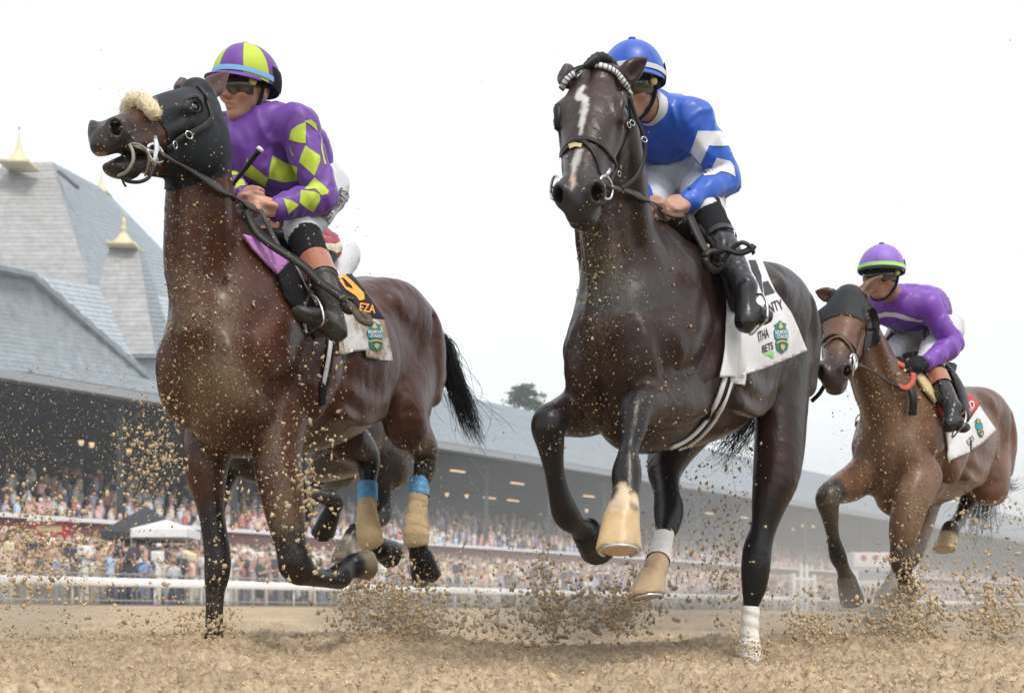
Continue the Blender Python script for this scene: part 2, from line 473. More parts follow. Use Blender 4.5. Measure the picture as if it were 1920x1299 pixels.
# ---- the dirt track, one sheet, finer towards the camera
def build_track():
    ys = np.concatenate([np.geomspace(1.6, 9, 430), np.geomspace(9.1, 130, 110)[1:]]); us = np.concatenate([np.linspace(-2600, -60, 60)[:-1], np.linspace(-60, 1980, 380), np.linspace(1980, 4500, 60)[1:]])
    Yg, Ug = np.meshgrid(ys, us, indexing='ij'); X = (Ug - U0) / FPX * Yg; Yw = Yg.copy()
    s = -(X * .797 - Yw * .604)
    over = np.clip(s - 36.2, 0, None); X = X + .797 * over; Yw = Yw - .604 * over          # stops at the rail
    z = track_z(X, Yw)
    P = np.stack([X, Yw, np.zeros_like(X)], -1); fade = np.clip(1.2 - Yg / 30, .25, 1)
    n = fbm(P, 1.1, 2) * .012 + fbm(P + 3, 5.0, 3) * .014 + np.abs(fbm(P + 7, 17., 3)) * .020 + sstep(fbm(P + 9, 42., 2), .0, .5) * .019 + sstep(fbm(P + 19, 95., 1), .1, .6) * .009
    z = z + n * fade - .040
    for (u, v, Y, r, hgt) in ((392, 1200, 4.60, .10, .030), (375, 1190, 4.95, .2, .04), (1400, 1240, 5.0, .22, -.03), (760, 1190, 5.6, .3, .035), (700, 1170, 6.0, .5, .03), (60, 1200, 4.6, .5, .05), (1560, 1195, 6.0, .5, .04), (1640, 1190, 6.3, .6, .04)):
        c = W(u, v, Y); z = z + hgt * np.exp(-((X - c[0]) ** 2 + ((Yw - c[1]) * .8) ** 2) / (2 * r * r)) * np.clip(1 + .35 * fbm(P, 9, 2), .6, 1.4)
    V = np.stack([X, Yw, z], -1).reshape(-1, 3); m = len(us)
    i = np.arange(len(ys) - 1)[:, None] * m + np.arange(m - 1)[None]; F = np.stack([i, i + 1, i + m + 1, i + m], -1).reshape(-1, 4)
    return mesh('dirt_track', V, F), (ys, us, z)
m_dirt, t_, b_ = mat_new('dirt')
def _dirt(t, b):
    tc = t.nodes.new('ShaderNodeTexCoord')
    n1 = t.nodes.new('ShaderNodeTexNoise'); n1.inputs['Scale'].default_value = 26; n1.inputs['Detail'].default_value = 8; n1.inputs['Roughness'].default_value = .7
    n2 = t.nodes.new('ShaderNodeTexNoise'); n2.inputs['Scale'].default_value = 1.3; n2.inputs['Detail'].default_value = 4
    cr = t.nodes.new('ShaderNodeValToRGB'); e = cr.color_ramp.elements
    e[0].position = .32; e[0].color = (.285, .212, .138, 1); e[1].position = .66; e[1].color = (.58, .463, .322, 1)
    mx = t.nodes.new('ShaderNodeMix'); mx.data_type = 'RGBA'; mx.blend_type = 'MULTIPLY'; mx.inputs[0].default_value = .5
    c2 = t.nodes.new('ShaderNodeValToRGB'); c2.color_ramp.elements[0].color = (.55, .52, .49, 1); c2.color_ramp.elements[1].color = (1.1, 1.08, 1.05, 1)
    c2.color_ramp.elements[0].position = .35; c2.color_ramp.elements[1].position = .65
    t.links.new(tc.outputs['Object'], n1.inputs['Vector']); t.links.new(tc.outputs['Object'], n2.inputs['Vector'])
    t.links.new(n1.outputs['Fac'], cr.inputs[0]); t.links.new(n2.outputs['Fac'], c2.inputs[0])
    t.links.new(cr.outputs[0], mx.inputs[6]); t.links.new(c2.outputs[0], mx.inputs[7]); t.links.new(mx.outputs[2], b.inputs['Base Color'])
    n3 = t.nodes.new('ShaderNodeTexNoise'); n3.inputs['Scale'].default_value = 70; n3.inputs['Detail'].default_value = 6
    bp = t.nodes.new('ShaderNodeBump'); bp.inputs['Strength'].default_value = .9; bp.inputs['Distance'].default_value = .012
    t.links.new(tc.outputs['Object'], n3.inputs['Vector']); t.links.new(n3.outputs['Fac'], bp.inputs['Height']); t.links.new(bp.outputs[0], b.inputs['Normal'])
    b.inputs['Roughness'].default_value = .95; b.inputs['Specular IOR Level'].default_value = .15
_dirt(t_, b_)
_tm, TRK = build_track()
tag(obj('dirt_track', _tm, None, m_dirt), kind='structure')
m_grass = pmat('infield', (.07, .10, .035), .9, var=.3, vscale=2)
_mb = MB(); _mb.add([(-3000, -3000, -.6), (3000, -3000, -.6), (3000, 3000, -.6), (-3000, 3000, -.6)], [(0, 1, 2, 3)])
tag(_mb.build('ground', m_grass), kind='structure')
# ---- the paved apron the crowd stands on, rising to the stand
m_pave = pmat('paving', (.22, .21, .20), .9, var=.15, vscale=3, bump=.3, bscale=20)
def apron_z(b): return .60 + .105 * max(0.0, b - 1.0)
_mb = MB(); steps = [(-.3 + 2.0 * i) for i in range(15)]
for i in range(14):
    b0, b1 = steps[i], steps[i + 1]; z = apron_z(b0)
    _mb.hexa([G(-60, b0, -.5), G(420, b0, -.5), G(420, b1, -.5), G(-60, b1, -.5), G(-60, b0, z), G(420, b0, z), G(420, b1, z), G(-60, b1, z)])
tag(_mb.build('apron', m_pave), kind='structure')
# ---- the white outside rail
m_white = pmat('white_paint', (.80, .80, .80), .45, var=.05, vscale=5)
m_grey = pmat('galvanised', (.30, .31, .32), .5, metal=.5)
rail = empty('track_rail', G(0, -.9, .55), 'long white rail running along the far side of the dirt track', 'rail')
def rail_bar(z0, z1, b0, b1):
    mb = MB(); n = 60
    prof = [(b0, z0 + .03), (b0 + .02, z0), (b1 - .02, z0), (b1, z0 + .03), (b1, z1 - .07), (b1 - .05, z1), (b0 + .05, z1), (b0, z1 - .07)]
    V = []; 
    for i in range(n + 1):
        a = -50 + 420 * i / n
        for b, z in prof: V.append(G(a, b, z + .01 * math.sin(a * .9)))
    k = len(prof); mb.add(V, [(i * k + j, i * k + (j + 1) % k, (i + 1) * k + (j + 1) % k, (i + 1) * k + j) for i in range(n) for j in range(k)]); return mb
rail_bar(1.18, 1.46, -1.02, -.80).build('top_rail', m_white, rail, True)
mb0 = MB(); mb0.tube([(0, 0, 0), (0, 0, .62)], .035, 8)
_pm = mesh('rail_post', mb0.V, mb0.F, True); _pm.materials.append(m_white)
for i in range(70):
    a = -14 + i * 3.2; p = G(a, -.86, .58)
    if i and not (-200 < U0 + FPX * p[0] / p[1] < 2100): continue
    o = bpy.data.objects.new('rail_post', _pm); COL.objects.link(o); o.parent = rail; o.location = Vector(p) - rail.location
# ---- crowd barrier just behind the rail: posts, top bar, uprights
fence = empty('crowd_barrier', G(0, .25, .6), 'grey metal crowd barrier standing behind the white rail', 'barrier')
for nm, z in (('top_bar', 1.62), ('lower_bar', .72)):
    mb = MB(); mb.tube([G(-40, .25, z), G(160, .25, z)], .028, 6); mb.build(nm, m_grey, fence, True)
_mbu = MB(); _mbu.tube([(0, 0, 0), (0, 0, 1.02)], .016, 5); _um = mesh('upright', _mbu.V, _mbu.F, True); _um.materials.append(m_grey)
_a0 = at_col(-20, .25)
for i in range(170):
    p = G(_a0 + i * .42, .25, .61); o = bpy.data.objects.new('upright', _um); COL.objects.link(o); o.parent = fence; o.location = Vector(p) - fence.location
# ---- grandstand
m_roof, t_, b_ = mat_new('slate')
def _slate(t, b):
    tc = t.nodes.new('ShaderNodeTexCoord'); a = t.nodes.new('ShaderNodeAttribute'); a.attribute_name = 'Col'
    n1 = t.nodes.new('ShaderNodeTexNoise'); n1.inputs['Scale'].default_value = 2.2; n1.inputs['Detail'].default_value = 6; n1.inputs['Roughness'].default_value = .65
    n2 = t.nodes.new('ShaderNodeTexVoronoi'); n2.inputs['Scale'].default_value = 2.5
    mp = t.nodes.new('ShaderNodeMapping'); mp.inputs['Scale'].default_value = (1, 1, .35)
    mr = t.nodes.new('ShaderNodeMapRange'); mr.inputs[1].default_value = .25; mr.inputs[2].default_value = .75; mr.inputs[3].default_value = .78; mr.inputs[4].default_value = 1.15
    t.links.new(tc.outputs['Object'], n1.inputs['Vector']); t.links.new(tc.outputs['Object'], mp.inputs['Vector']); t.links.new(mp.outputs[0], n2.inputs['Vector'])
    t.links.new(n1.outputs['Fac'], mr.inputs[0])
    sep = t.nodes.new('ShaderNodeSeparateColor'); t.links.new(n2.outputs['Color'], sep.inputs[0])
    m2 = t.nodes.new('ShaderNodeMapRange'); m2.inputs[3].default_value = .9; m2.inputs[4].default_value = 1.1; t.links.new(sep.outputs[0], m2.inputs[0])
    mu = t.nodes.new('ShaderNodeMath'); mu.operation = 'MULTIPLY'; t.links.new(mr.outputs[0], mu.inputs[0]); t.links.new(m2.outputs[0], mu.inputs[1])
    s = t.nodes.new('ShaderNodeVectorMath'); s.operation = 'SCALE'; t.links.new(a.outputs['Color'], s.inputs[0]); t.links.new(mu.outputs[0], s.inputs['Scale'])
    t.links.new(s.outputs[0], b.inputs['Base Color']); b.inputs['Roughness'].default_value = .75; b.inputs['Specular IOR Level'].default_value = .3
_slate(t_, b_)
def courses(mb, TL, TR, BR, BL, n, col, lift=.05, jit=.08, rag=0):
    """slate courses on a roof plane, each lapping over the one below"""
    TL, TR, BR, BL = (np.asarray(p, float) for p in (TL, TR, BR, BL)); nrm = np.cross(BR - TL, TR - BL); nrm = unit(nrm)
    if nrm[2] < 0: nrm = -nrm
    for i in range(n):
        a0, a1 = i / n, (i + 1.12) / n if i < n - 1 else 1.0
        p = [TL + (BL - TL) * a0, TR + (BR - TR) * a0, TR + (BR - TR) * a1, TL + (BL - TL) * a1]
        c = np.asarray(col) * (1 + jit * (rng.random() - .5) * 2)
        top = [p[0] + nrm * .01, p[1] + nrm * .01, p[2] + nrm * lift, p[3] + nrm * lift]
        mb.hexa([q - nrm * .12 for q in (p[3], p[2], p[1], p[0])] + [top[3], top[2], top[1], top[0]], tuple(c))
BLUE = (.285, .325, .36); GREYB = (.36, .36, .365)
stand = empty('grandstand', G(60, 34, 0), 'long slate roofed racecourse grandstand with gold finials, full of spectators', 'grandstand')
# long roof running away to the right
mb = MB(); aL, aR = at_col(330, 28), 330
courses(mb, G(aL - 10, 45, 22.3), G(aR, 45, 22.3), G(aR, 27.5, 13.7), G(aL - 10, 27.5, 13.7), 30, BLUE, .06, .03); mb.build('long_roof', m_roof, stand, False, True)
mb = MB(); mb.hexa([G(-60, 27.3, 13.15), G(aR, 27.3, 13.15), G(aR, 28.2, 13.15), G(-60, 28.2, 13.15), G(-60, 27.3, 13.62), G(aR, 27.3, 13.62), G(aR, 28.2, 13.62), G(-60, 28.2, 13.62)])
m_trim = pmat('eave_trim', (.30, .33, .36), .7); mb.build('eave', m_trim, stand)
# hipped end of the front roof at the left, with its lead hip
hT, hB = W(58, 516, 74), W(296, 724, 82)
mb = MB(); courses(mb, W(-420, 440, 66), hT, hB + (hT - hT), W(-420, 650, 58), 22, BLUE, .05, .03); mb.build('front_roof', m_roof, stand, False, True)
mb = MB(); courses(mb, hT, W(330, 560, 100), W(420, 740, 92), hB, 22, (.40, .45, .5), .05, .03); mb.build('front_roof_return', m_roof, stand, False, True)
m_lead = pmat('lead', (.22, .26, .29), .6, var=.2, vscale=2, bump=.4, bscale=4)
mb = MB(); mb.tube([W(-420, 434, 66), W(0, 503, 72.4), hT, hT * .55 + hB * .45, hB], .28, 6); mb.build('hip_flashing', m_lead, stand)
for i in range(9):
    t = (i + .5) / 9; p = hT + (hB - hT) * t; q = hT + (hB - hT) * (t + .05); mb = MB(); mb.tube([p, q], .36, 6); mb.build('flashing_cap', m_lead, stand)
# tall pyramid roof behind, with its ridge running back
A1, A2, Bk = W(8, 306, 96), W(98, 304, 98), W(196, 356, 118)
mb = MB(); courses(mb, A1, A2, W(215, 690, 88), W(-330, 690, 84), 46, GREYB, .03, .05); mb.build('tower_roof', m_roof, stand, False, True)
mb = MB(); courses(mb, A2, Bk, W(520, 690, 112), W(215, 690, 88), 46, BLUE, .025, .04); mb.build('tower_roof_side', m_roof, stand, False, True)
# gablet with its own cap in front of it
C1, C2 = W(207, 458, 86), W(258, 458, 86.5)
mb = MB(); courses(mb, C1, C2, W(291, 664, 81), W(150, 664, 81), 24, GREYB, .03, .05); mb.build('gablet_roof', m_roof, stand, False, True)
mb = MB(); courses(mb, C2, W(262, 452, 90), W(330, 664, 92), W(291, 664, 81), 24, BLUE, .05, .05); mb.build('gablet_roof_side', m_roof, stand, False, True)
mb = MB(); mb.hexa([W(140, 668, 81), W(296, 670, 81), W(330, 668, 92), W(140, 664, 92), W(140, 660, 81.1), W(296, 662, 81.1), W(330, 661, 92), W(140, 657, 92)]); mb.build('gablet_eave', m_lead, stand)
mb = MB(); mb.tube([W(110, 322, 97), W(124, 333, 96.5), W(146, 352, 96)], .16, 6); mb.build('roof_ladder', pmat('roof_iron', (.06, .07, .08), .6), stand)
m_gold = pmat('gilding', (.66, .58, .38), .55, metal=.1, var=.1, vscale=2)
def finial(u, vb, vt, Y, hw, name, rings=False):
    """gilded cap: flared square base, tall curved spike, ball"""
    s = Y / FPX; H = (vb - vt) * s; c = W(u, vb, Y); mb = MB(); prof = []
    for i in range(15):
        t = i / 14; r = hw * s * ((1 - t) ** 3.4 * .80 + .14 * (1 - t) + .012)
        if rings and .42 < t < .9: r = hw * s * (.10 + .16 * abs(math.sin((t - .42) * 14)) * (1 - t) * 1.6)
        prof.append((t * H, r))
    n = 8; V = []
    for zz, r in prof:
        for k in range(n):
            th = math.pi / 4 * k + math.pi / 8; V.append(c + np.array([r * 1.08 * math.cos(th), r * 1.08 * math.sin(th), zz]))
    F = [(i * n + k, i * n + (k + 1) % n, (i + 1) * n + (k + 1) % n, (i + 1) * n + k) for i in range(14) for k in range(n)]; mb.add(V, F)
    w = hw * s; mb.box(c - [w * 1.05, w * 1.05, .5 * w * .5], c + [w * 1.05, w * 1.05, 0.02])
    bm = bmesh.new(); bmesh.ops.create_icosphere(bm, subdivisions=2, radius=hw * s * .11); vs = [tuple(c + np.array(v.co) + [0, 0, H]) for v in bm.verts]; fs = [tuple(v.index for v in f.verts) for f in bm.faces]; bm.free(); mb.add(vs, fs)
    mb.build(name, m_gold, stand, True)
finial(36, 308, 240, 95, 26, 'finial'); finial(190, 362, 314, 117, 15, 'finial'); finial(232, 460, 402, 86, 25, 'finial', True)
# under the roof: back wall, ceiling, seating deck, columns, lamps
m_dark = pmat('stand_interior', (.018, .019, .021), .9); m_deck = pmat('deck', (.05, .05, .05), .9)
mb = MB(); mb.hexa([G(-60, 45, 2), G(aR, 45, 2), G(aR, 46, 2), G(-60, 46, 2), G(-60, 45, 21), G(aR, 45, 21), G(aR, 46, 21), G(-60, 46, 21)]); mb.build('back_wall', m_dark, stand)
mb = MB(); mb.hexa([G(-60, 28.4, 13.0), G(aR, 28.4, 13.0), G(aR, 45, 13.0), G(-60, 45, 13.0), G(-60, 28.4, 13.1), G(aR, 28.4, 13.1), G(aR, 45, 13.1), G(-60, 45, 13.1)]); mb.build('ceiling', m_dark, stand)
mb = MB()
for i in range(12):
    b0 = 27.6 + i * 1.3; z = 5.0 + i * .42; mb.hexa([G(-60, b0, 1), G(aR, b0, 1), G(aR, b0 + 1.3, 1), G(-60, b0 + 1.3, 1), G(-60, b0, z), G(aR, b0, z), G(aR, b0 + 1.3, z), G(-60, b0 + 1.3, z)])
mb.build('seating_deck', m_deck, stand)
m_brick = pmat('red_wall', (.17, .055, .05), .85, var=.2, vscale=3)
mb = MB(); mb.hexa([G(-60, 27.1, 1), G(aR, 27.1, 1), G(aR, 27.5, 1), G(-60, 27.5, 1), G(-60, 27.1, 5.55), G(aR, 27.1, 5.55), G(aR, 27.5, 5.55), G(-60, 27.5, 5.55)]); mb.build('front_wall', m_brick, stand)
mb = MB(); mb.hexa([G(-60, 26.9, 5.56), G(aR, 26.9, 5.56), G(aR, 27.6, 5.56), G(-60, 27.6, 5.56), G(-60, 26.9, 5.80), G(aR, 26.9, 5.80), G(aR, 27.6, 5.80), G(-60, 27.6, 5.80)]); mb.build('parapet', m_white, stand)
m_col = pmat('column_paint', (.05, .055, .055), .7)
mbc = MB(); mbc.box((-.16, -.16, 0), (.16, .16, 7.4)); mbc.tube([(0, 0, 5.8), (-1.2, -.9, 7.4)], .08, 5); mbc.tube([(0, 0, 5.8), (1.2, .9, 7.4)], .08, 5); mbc.box((-.32, -.32, 6.9), (.32, .32, 7.1))
_cm = mesh('column', mbc.V, mbc.F, False); _cm.materials.append(m_col)
m_lamp = pmat('lamp', (1, .8, .5), .5, emit=(1.0, .66, .38), estr=.9)
mbl = MB(); mbl.box((-.9, -.12, -.06), (.9, .12, .06)); _lm = mesh('ceiling_lamp', mbl.V, mbl.F, False); _lm.materials.append(m_lamp)
mbl = MB(); mbl.tube([(0, 0, -.16), (0, 0, .16)], [.13, .20], 8); _lm2 = mesh('bracket_lamp', mbl.V, mbl.F, True); _lm2.materials.append(m_lamp)
a0 = at_col(-30, 29)
for i in range(26):
    p = G(a0 + i * 9.0, 29.2, 5.6); u = U0 + FPX * p[0] / p[1]
    if u > 1990: break
    o = bpy.data.objects.new('column', _cm); COL.objects.link(o); o.parent = stand; o.location = Vector(p) - stand.location
for (u, v, b, k) in ((297, 783, 33, 0), (305, 796, 36, 0), (152, 830, 40, 1), (172, 834, 40, 1), (242, 846, 41, 1), (858, 883, 33, 0), (970, 906, 33, 0), (838, 927, 40, 1), (875, 930, 40, 1), (918, 933, 40, 0), (962, 938, 40, 0), (1104, 930, 34, 0), (1100, 957, 40, 1), (1330, 962, 34, 0), (1395, 970, 34, 0), (1487, 992, 38, 1), (1505, 985, 38, 1), (1525, 987, 38, 1), (1617, 993, 38, 0), (1328, 928, 33, 0), (60, 748, 34, 0)):
    a = at_col(u, b); q = G(a, b, 0); q[2] = CAMH + (VH - v) * q[1] / FPX
    o = bpy.data.objects.new('ceiling_lamp' if k == 0 else 'bracket_lamp', _lm if k == 0 else _lm2); COL.objects.link(o); o.parent = stand; o.location = Vector(q) - stand.location
    o.rotation_euler = (0, 0, math.atan2(DH[1], DH[0]))

# ================================================================== horses
class Horse:
    def __init__(h, wt, theta, vox=.008, fine=(), scale=1.0, lo=(-.55, -1.35, -.05), hi=(.55, 1.55, 2.25), zref=1.62, pitch=0.0):
        h.pitch = pitch
        h.wt = np.asarray(wt, float); th = math.radians(theta); h.k = scale
        h.S = np.array([math.sin(th), math.cos(th), 0]); h.L = np.array([math.cos(th), -math.sin(th), 0]); h.Z = np.array([0, 0, 1.])
        h.o = np.array([wt[0], wt[1], wt[2] - zref * scale]); R = np.array([h.L, h.S, h.Z])
        ax = [axis_range(lo[i], hi[i], vox, [(f[2 * i], f[2 * i + 1], f[6]) for f in fine]) for i in range(3)]
        h.sc = Sculpt(ax, R, h.o); h.paints = []
    def P(h, l, s, z):
        z = z + h.pitch * max(0.0, min(1.0, (s - .15) / .75)) ** 1.2 * (1.0 if z > 1.15 else max(0, (z - .7) / .45))
        return h.o + (h.L * l + h.S * s + h.Z * z) * h.k
    def tor(h, rows, k=.05, op='add', n=5, side=None):      # rows l s z rw rv in horse coordinates
        h.sc.loft([[*h.P(*r[:3]), r[3] * h.k, r[4] * h.k] for r in rows], h.L if side is None else side, k, op, n)
    def torso(h, deep=0.0):
        T = [(-.54, 1.10, .10, .12), (-.46, 1.12, .165, .21), (-.34, 1.16, .205, .30), (-.18, 1.19, .215, .355), (0, 1.195, .225, .37), (.2, 1.195, .262, .355),
             (.42, 1.205, .290, .335), (.62, 1.235, .284, .310), (.8, 1.285, .255, .275), (.98, 1.32, .24, .25), (1.15, 1.29, .215, .23), (1.28, 1.24, .15, .18), (1.36, 1.20, .08, .1)]
        h.tor([(0, s, z, a, b) for s, z, a, b in T], k=.02, n=4)
        h.tor([(0, -.22, 1.46, .05, .07), (0, -.05, 1.535, .04, .085), (0, .14, 1.51, .045, .075), (0, .4, 1.46, .07, .07), (0, .7, 1.50, .09, .06), (0, .95, 1.53, .09, .06), (0, 1.2, 1.45, .06, .05)], k=.10)
        h.tor([(0, -.50, 1.00, .09, .09), (0, -.40, .93 - deep, .11, .10), (0, -.24, .905 - deep * .7, .125, .10), (0, -.05, .895, .13, .085)], k=.06)                           # brisket
        for q in (-1, 1):
            h.tor([(q * .085, .02, 1.49, .035, .075), (q * .15, -.14, 1.35, .045, .105), (q * .185, -.32, 1.17, .052, .10), (q * .165, -.44, 1.09, .055, .085)], k=.035)   # shoulder blade
            h.tor([(q * .155, .05, 1.40, .045, .07), (q * .205, .04, 1.26, .045, .085), (q * .222, -.03, 1.13, .055, .12), (q * .205, -.15, 1.0, .056, .11)], k=.03)         # triceps
            h.tor([(q * .04, -.44, 1.27, .05, .05), (q * .092, -.515, 1.12, .085, .085), (q * .105, -.48, .98, .075, .11), (q * .10, -.36, .93, .07, .09)], k=.022)           # pectorals
            h.tor([(q * .235, .12, 1.02, .03, .07), (q * .24, .32, 1.0, .03, .06), (q * .22, .52, 1.03, .03, .05)], k=.06)                                                   # chest serrations
            h.tor([(q * .10, .60, 1.47, .07, .06), (q * .15, .82, 1.43, .12, .15), (q * .165, 1.04, 1.34, .125, .19), (q * .14, 1.24, 1.2, .105, .16)], k=.05)                # croup and buttock
            h.tor([(q * .215, .68, 1.455, .035, .035), (q * .225, .73, 1.41, .03, .05)], k=.07)                                                                                # point of hip
            h.tor([(q * .215, 1.06, 1.42, .05, .05), (q * .235, 1.10, 1.28, .05, .07), (q * .215, 1.14, 1.1, .05, .07)], k=.05)                                              # hamstrings
            h.sc.loft([[*h.P(q * .255, .13, 1.30), .018, .03], [*h.P(q * .268, .11, 1.14), .018, .03], [*h.P(q * .25, .06, 1.0), .018, .03]], h.L, .05, 'sub')                    # hollow behind the elbow
            h.sc.loft([[*h.P(q * .295, .66, 1.36), .02, .05], [*h.P(q * .295, .70, 1.24), .02, .06], [*h.P(q * .27, .72, 1.12), .02, .05]], h.L, .08, 'sub')                      # flank
    def neck(h, rows, k=.06):
        h.sc.loft(rows, h.L, k, 'add', 6); R_ = np.array(rows)
        for q in (-1, 1):           # jugular groove and the muscle band behind it
            g, b = [], []
            for i in range(1, len(R_) - 1):
                t = unit(R_[i + 1, :3] - R_[i - 1, :3]); f = np.cross(h.L, t); f = f if f @ h.S < 0 else -f; c, rw, rv = R_[i, :3], R_[i, 3], R_[i, 4]
                
                if i > 1: g.append([*(c + h.L * q * rw * .95 + f * rv * .62), .010 if i > 2 else .003, .016 if i > 2 else .004])
                b.append([*(c + h.L * q * rw * .78 + f * rv * .15), .028, rv * .26])
            h.sc.loft(b, h.L, .05, 'add', 4); h.sc.loft(g, h.L, .05, 'sub', 4)
    def grooves(h):
        for q in (-1, 1):
            for rows in ([(q * .155, -.585, 1.20), (q * .185, -.555, 1.08), (q * .18, -.50, .98)], [(q * .275, 1.02, 1.42), (q * .285, 1.0, 1.26), (q * .275, .95, 1.10)], [(q * .262, -.02, 1.38), (q * .285, -.12, 1.24), (q * .27, -.24, 1.10)], [(q * .26, .13, 1.02), (q * .285, .30, .985), (q * .28, .5, 1.0)]):
                h.sc.loft([[*h.P(*r), .013, .015] for r in rows], h.L, .05, 'sub', 4)
    def leg(h, rows, side=None, k=.03, n=4): h.sc.loft(rows, h.L if side is None else side, k, 'add', n)
    def hoof(h, p0, p1, r0, r1, plane=None, flat=1.0, k=.006): h.sc.frustum(p0, p1, r0, r1, h.L, flat, k, plane)
    def head(h, poll, tip, nrm, scale=1.0, jaw=0.0, wide=1.0):
        """horse's head: poll and lip positions in the world, nrm = way the face looks, jaw = mouth opening in radians"""
        poll, tip = np.asarray(poll, float), np.asarray(tip, float)
        x = unit(tip - poll); y = unit(np.asarray(nrm, float) - x * (np.asarray(nrm) @ x)); z = np.cross(x, y)
        L0 = np.linalg.norm(tip - poll) / .585 * 1.0; q = scale * L0
        h.hx, h.hy, h.hz, h.hp, h.hq = x, y, z, poll, q
        h.hw = wide
        def H(a, b, c): return poll + (x * a + y * (b * .5 * (1 + wide)) + z * (c * wide)) * q
        h.H = H; RR = np.array([x, y, z])
        def lo(rows, k=.02, op='add', side=z, n=4): h.sc.loft([[*H(*r[:3]), r[3] * q * wide, r[4] * q * .5 * (1 + wide)] for r in rows], side, k * q, op, n)
        def el(c, r, k=.02, op='add', rot=None):
            Q = RR
            if rot is not None:
                ca, sa = math.cos(rot), math.sin(rot); Q = np.array([x * ca + y * sa, -x * sa + y * ca, z])
            h.sc.ell(H(*c), np.asarray(r) * q, Q, k * q, op)
        # skull and nose: (x, y, z, half width, half depth)
        lo([(-.02, -.07, 0, .055, .062), (.05, -.076, 0, .074, .085), (.12, -.078, 0, .080, .092), (.21, -.076, 0, .078, .092), (.30, -.070, 0, .070, .080),
            (.39, -.064, 0, .058, .066), (.45, -.058, 0, .052, .058), (.50, -.054, 0, .050, .052), (.54, -.058, 0, .046, .046), (.562, -.066, 0, .036, .034)], k=.01, n=5)
        lo([(.03, -.03, 0, .05, .025), (.10, -.026, 0, .078, .028), (.16, -.026, 0, .086, .029), (.22, -.03, 0, .078, .03), (.30, -.034, 0, .056, .032), (.40, -.036, 0, .040, .031), (.47, -.036, 0, .034, .026)], k=.025)   # forehead and bridge of the nose
        cj, sj = math.cos(jaw), math.sin(jaw)
        def J(a, b, c):      # lower jaw turns about its hinge
            a0, b0 = a - .06, b + .12
            return (.06 + a0 * cj + b0 * sj, -.12 + b0 * cj - a0 * sj, c)
        for s in (-1, 1):
            lo([(.03, -.12, s * .054, .026, .07), (.08, -.155, s * .066, .028, .088), (.15, -.155, s * .068, .028, .088), (.23, -.135, s * .058, .024, .07)], k=.03)   # cheek
            lo([(*J(.10, -.225, s * .04), .024, .03), (*J(.20, -.212, s * .034), .024, .03), (*J(.30, -.178, s * .026), .022, .028), (*J(.40, -.145, s * .018), .02, .024)], k=.025)   # jaw bones
            lo([(.125, -.032, s * .080, .016, .018), (.150, -.022, s * .090, .016, .016), (.180, -.024, s * .090, .012, .014), (.205, -.040, s * .088, .013, .016)], k=.022)   # brow
            lo([(.20, -.075, s * .082, .012, .013), (.27, -.085, s * .074, .010, .011), (.35, -.082, s * .062, .007, .009)], k=.018)                                 # cheek ridge
            lo([(.05, -.035, s * .072, .012, .014), (.09, -.045, s * .082, .012, .014)], k=.01, op='sub')                                                           # temple
            def ring(c, nn, e1, ra, rb, th, k, m=9):
                nn = unit(nn); e1 = unit(np.asarray(e1) - nn * (np.asarray(e1) @ nn)); e2 = np.cross(nn, e1)
                P = [np.asarray(c) + e1 * ra * math.cos(2 * math.pi * i / m) + e2 * rb * math.sin(2 * math.pi * i / m) for i in range(m + 1)]
                h.sc.loft([[*H(*p), th * q, th * q] for p in P], z, k * q, 'add', 2)
            def bowl(c, nn, e1, r, k):
                nn = unit(nn); e1 = unit(np.asarray(e1) - nn * (np.asarray(e1) @ nn)); e2 = np.cross(nn, e1)
                B = np.array([nn, e1, e2]); h.sc.ell(H(*c), np.asarray(r) * q, B @ RR, k * q, 'sub')
            en = (.15, .42, s * .9)
            bowl((.172, -.038, s * .098), en, (1, 0, 0), (.016, .022, .0155), .004)                                      # eye socket
            ring((.172, -.038, s * .098), en, (1, 0, 0), .0225, .0165, .0055, .008)                                       # eyelids
            nc, nn = (.534, -.028, s * .045), (.66, .30, s * .68)
            el((.510, -.034, s * .042), (.045, .030, .028), .025)
            ring(nc, nn, (.55, -.75, s * .1), .028, .022, .010, .02)                                                   # nostril rim
            bowl(np.asarray(nc) + np.asarray(unit(nn)) * .004, nn, (.55, -.75, s * .1), (.034, .0245, .0175), .006)
            lo([(.33, -.105, s * .060, .012, .022), (.42, -.096, s * .054, .012, .020), (.49, -.090, s * .050, .012, .016)], k=.02)                                  # lips at the side
            lo([(.24, -.15, s * .048, .018, .05), (.33, -.125 - jaw * .1, s * .045, .014, .040), (.41, -.112 - jaw * .15, s * .042, .012, .030)], k=.02)                 # cheek down to the mouth corner
            lo([(.545, -.050, s * .022, .020, .020), (.572, -.068, s * .018, .018, .018), (.572, -.084, s * .018, .016, .012)], k=.012)                              # upper lip
        lo([(*J(.33, -.140, 0), .036, .026), (*J(.42, -.134, 0), .038, .028), (*J(.49, -.128, 0), .043, .036), (*J(.54, -.117, 0), .040, .028), (*J(.558, -.104, 0), .031, .014)], k=.014)   # lower lip, chin
        el(J(.478, -.150, 0), (.032, .018, .028), .015)
        if jaw < .05:
            for s in (-1, 1):
                lo([(.585, -.094, 0, .004, .004), (.56, -.0945, s * .036, .005, .004), (.50, -.094, s * .058, .006, .005), (.435, -.090, s * .064, .004, .004)], k=.004, op='sub')
        else:
            lo([(.62, -.096 - jaw * .29, 0, .042, .004 + .14 * jaw), (.54, -.096 - jaw * .23, 0, .055, .004 + .10 * jaw), (.48, -.095 - jaw * .18, 0, .07, .003 + .05 * jaw), (.445, -.094 - jaw * .15, 0, .08, .003)], k=.004, op='sub')
        h.J = J
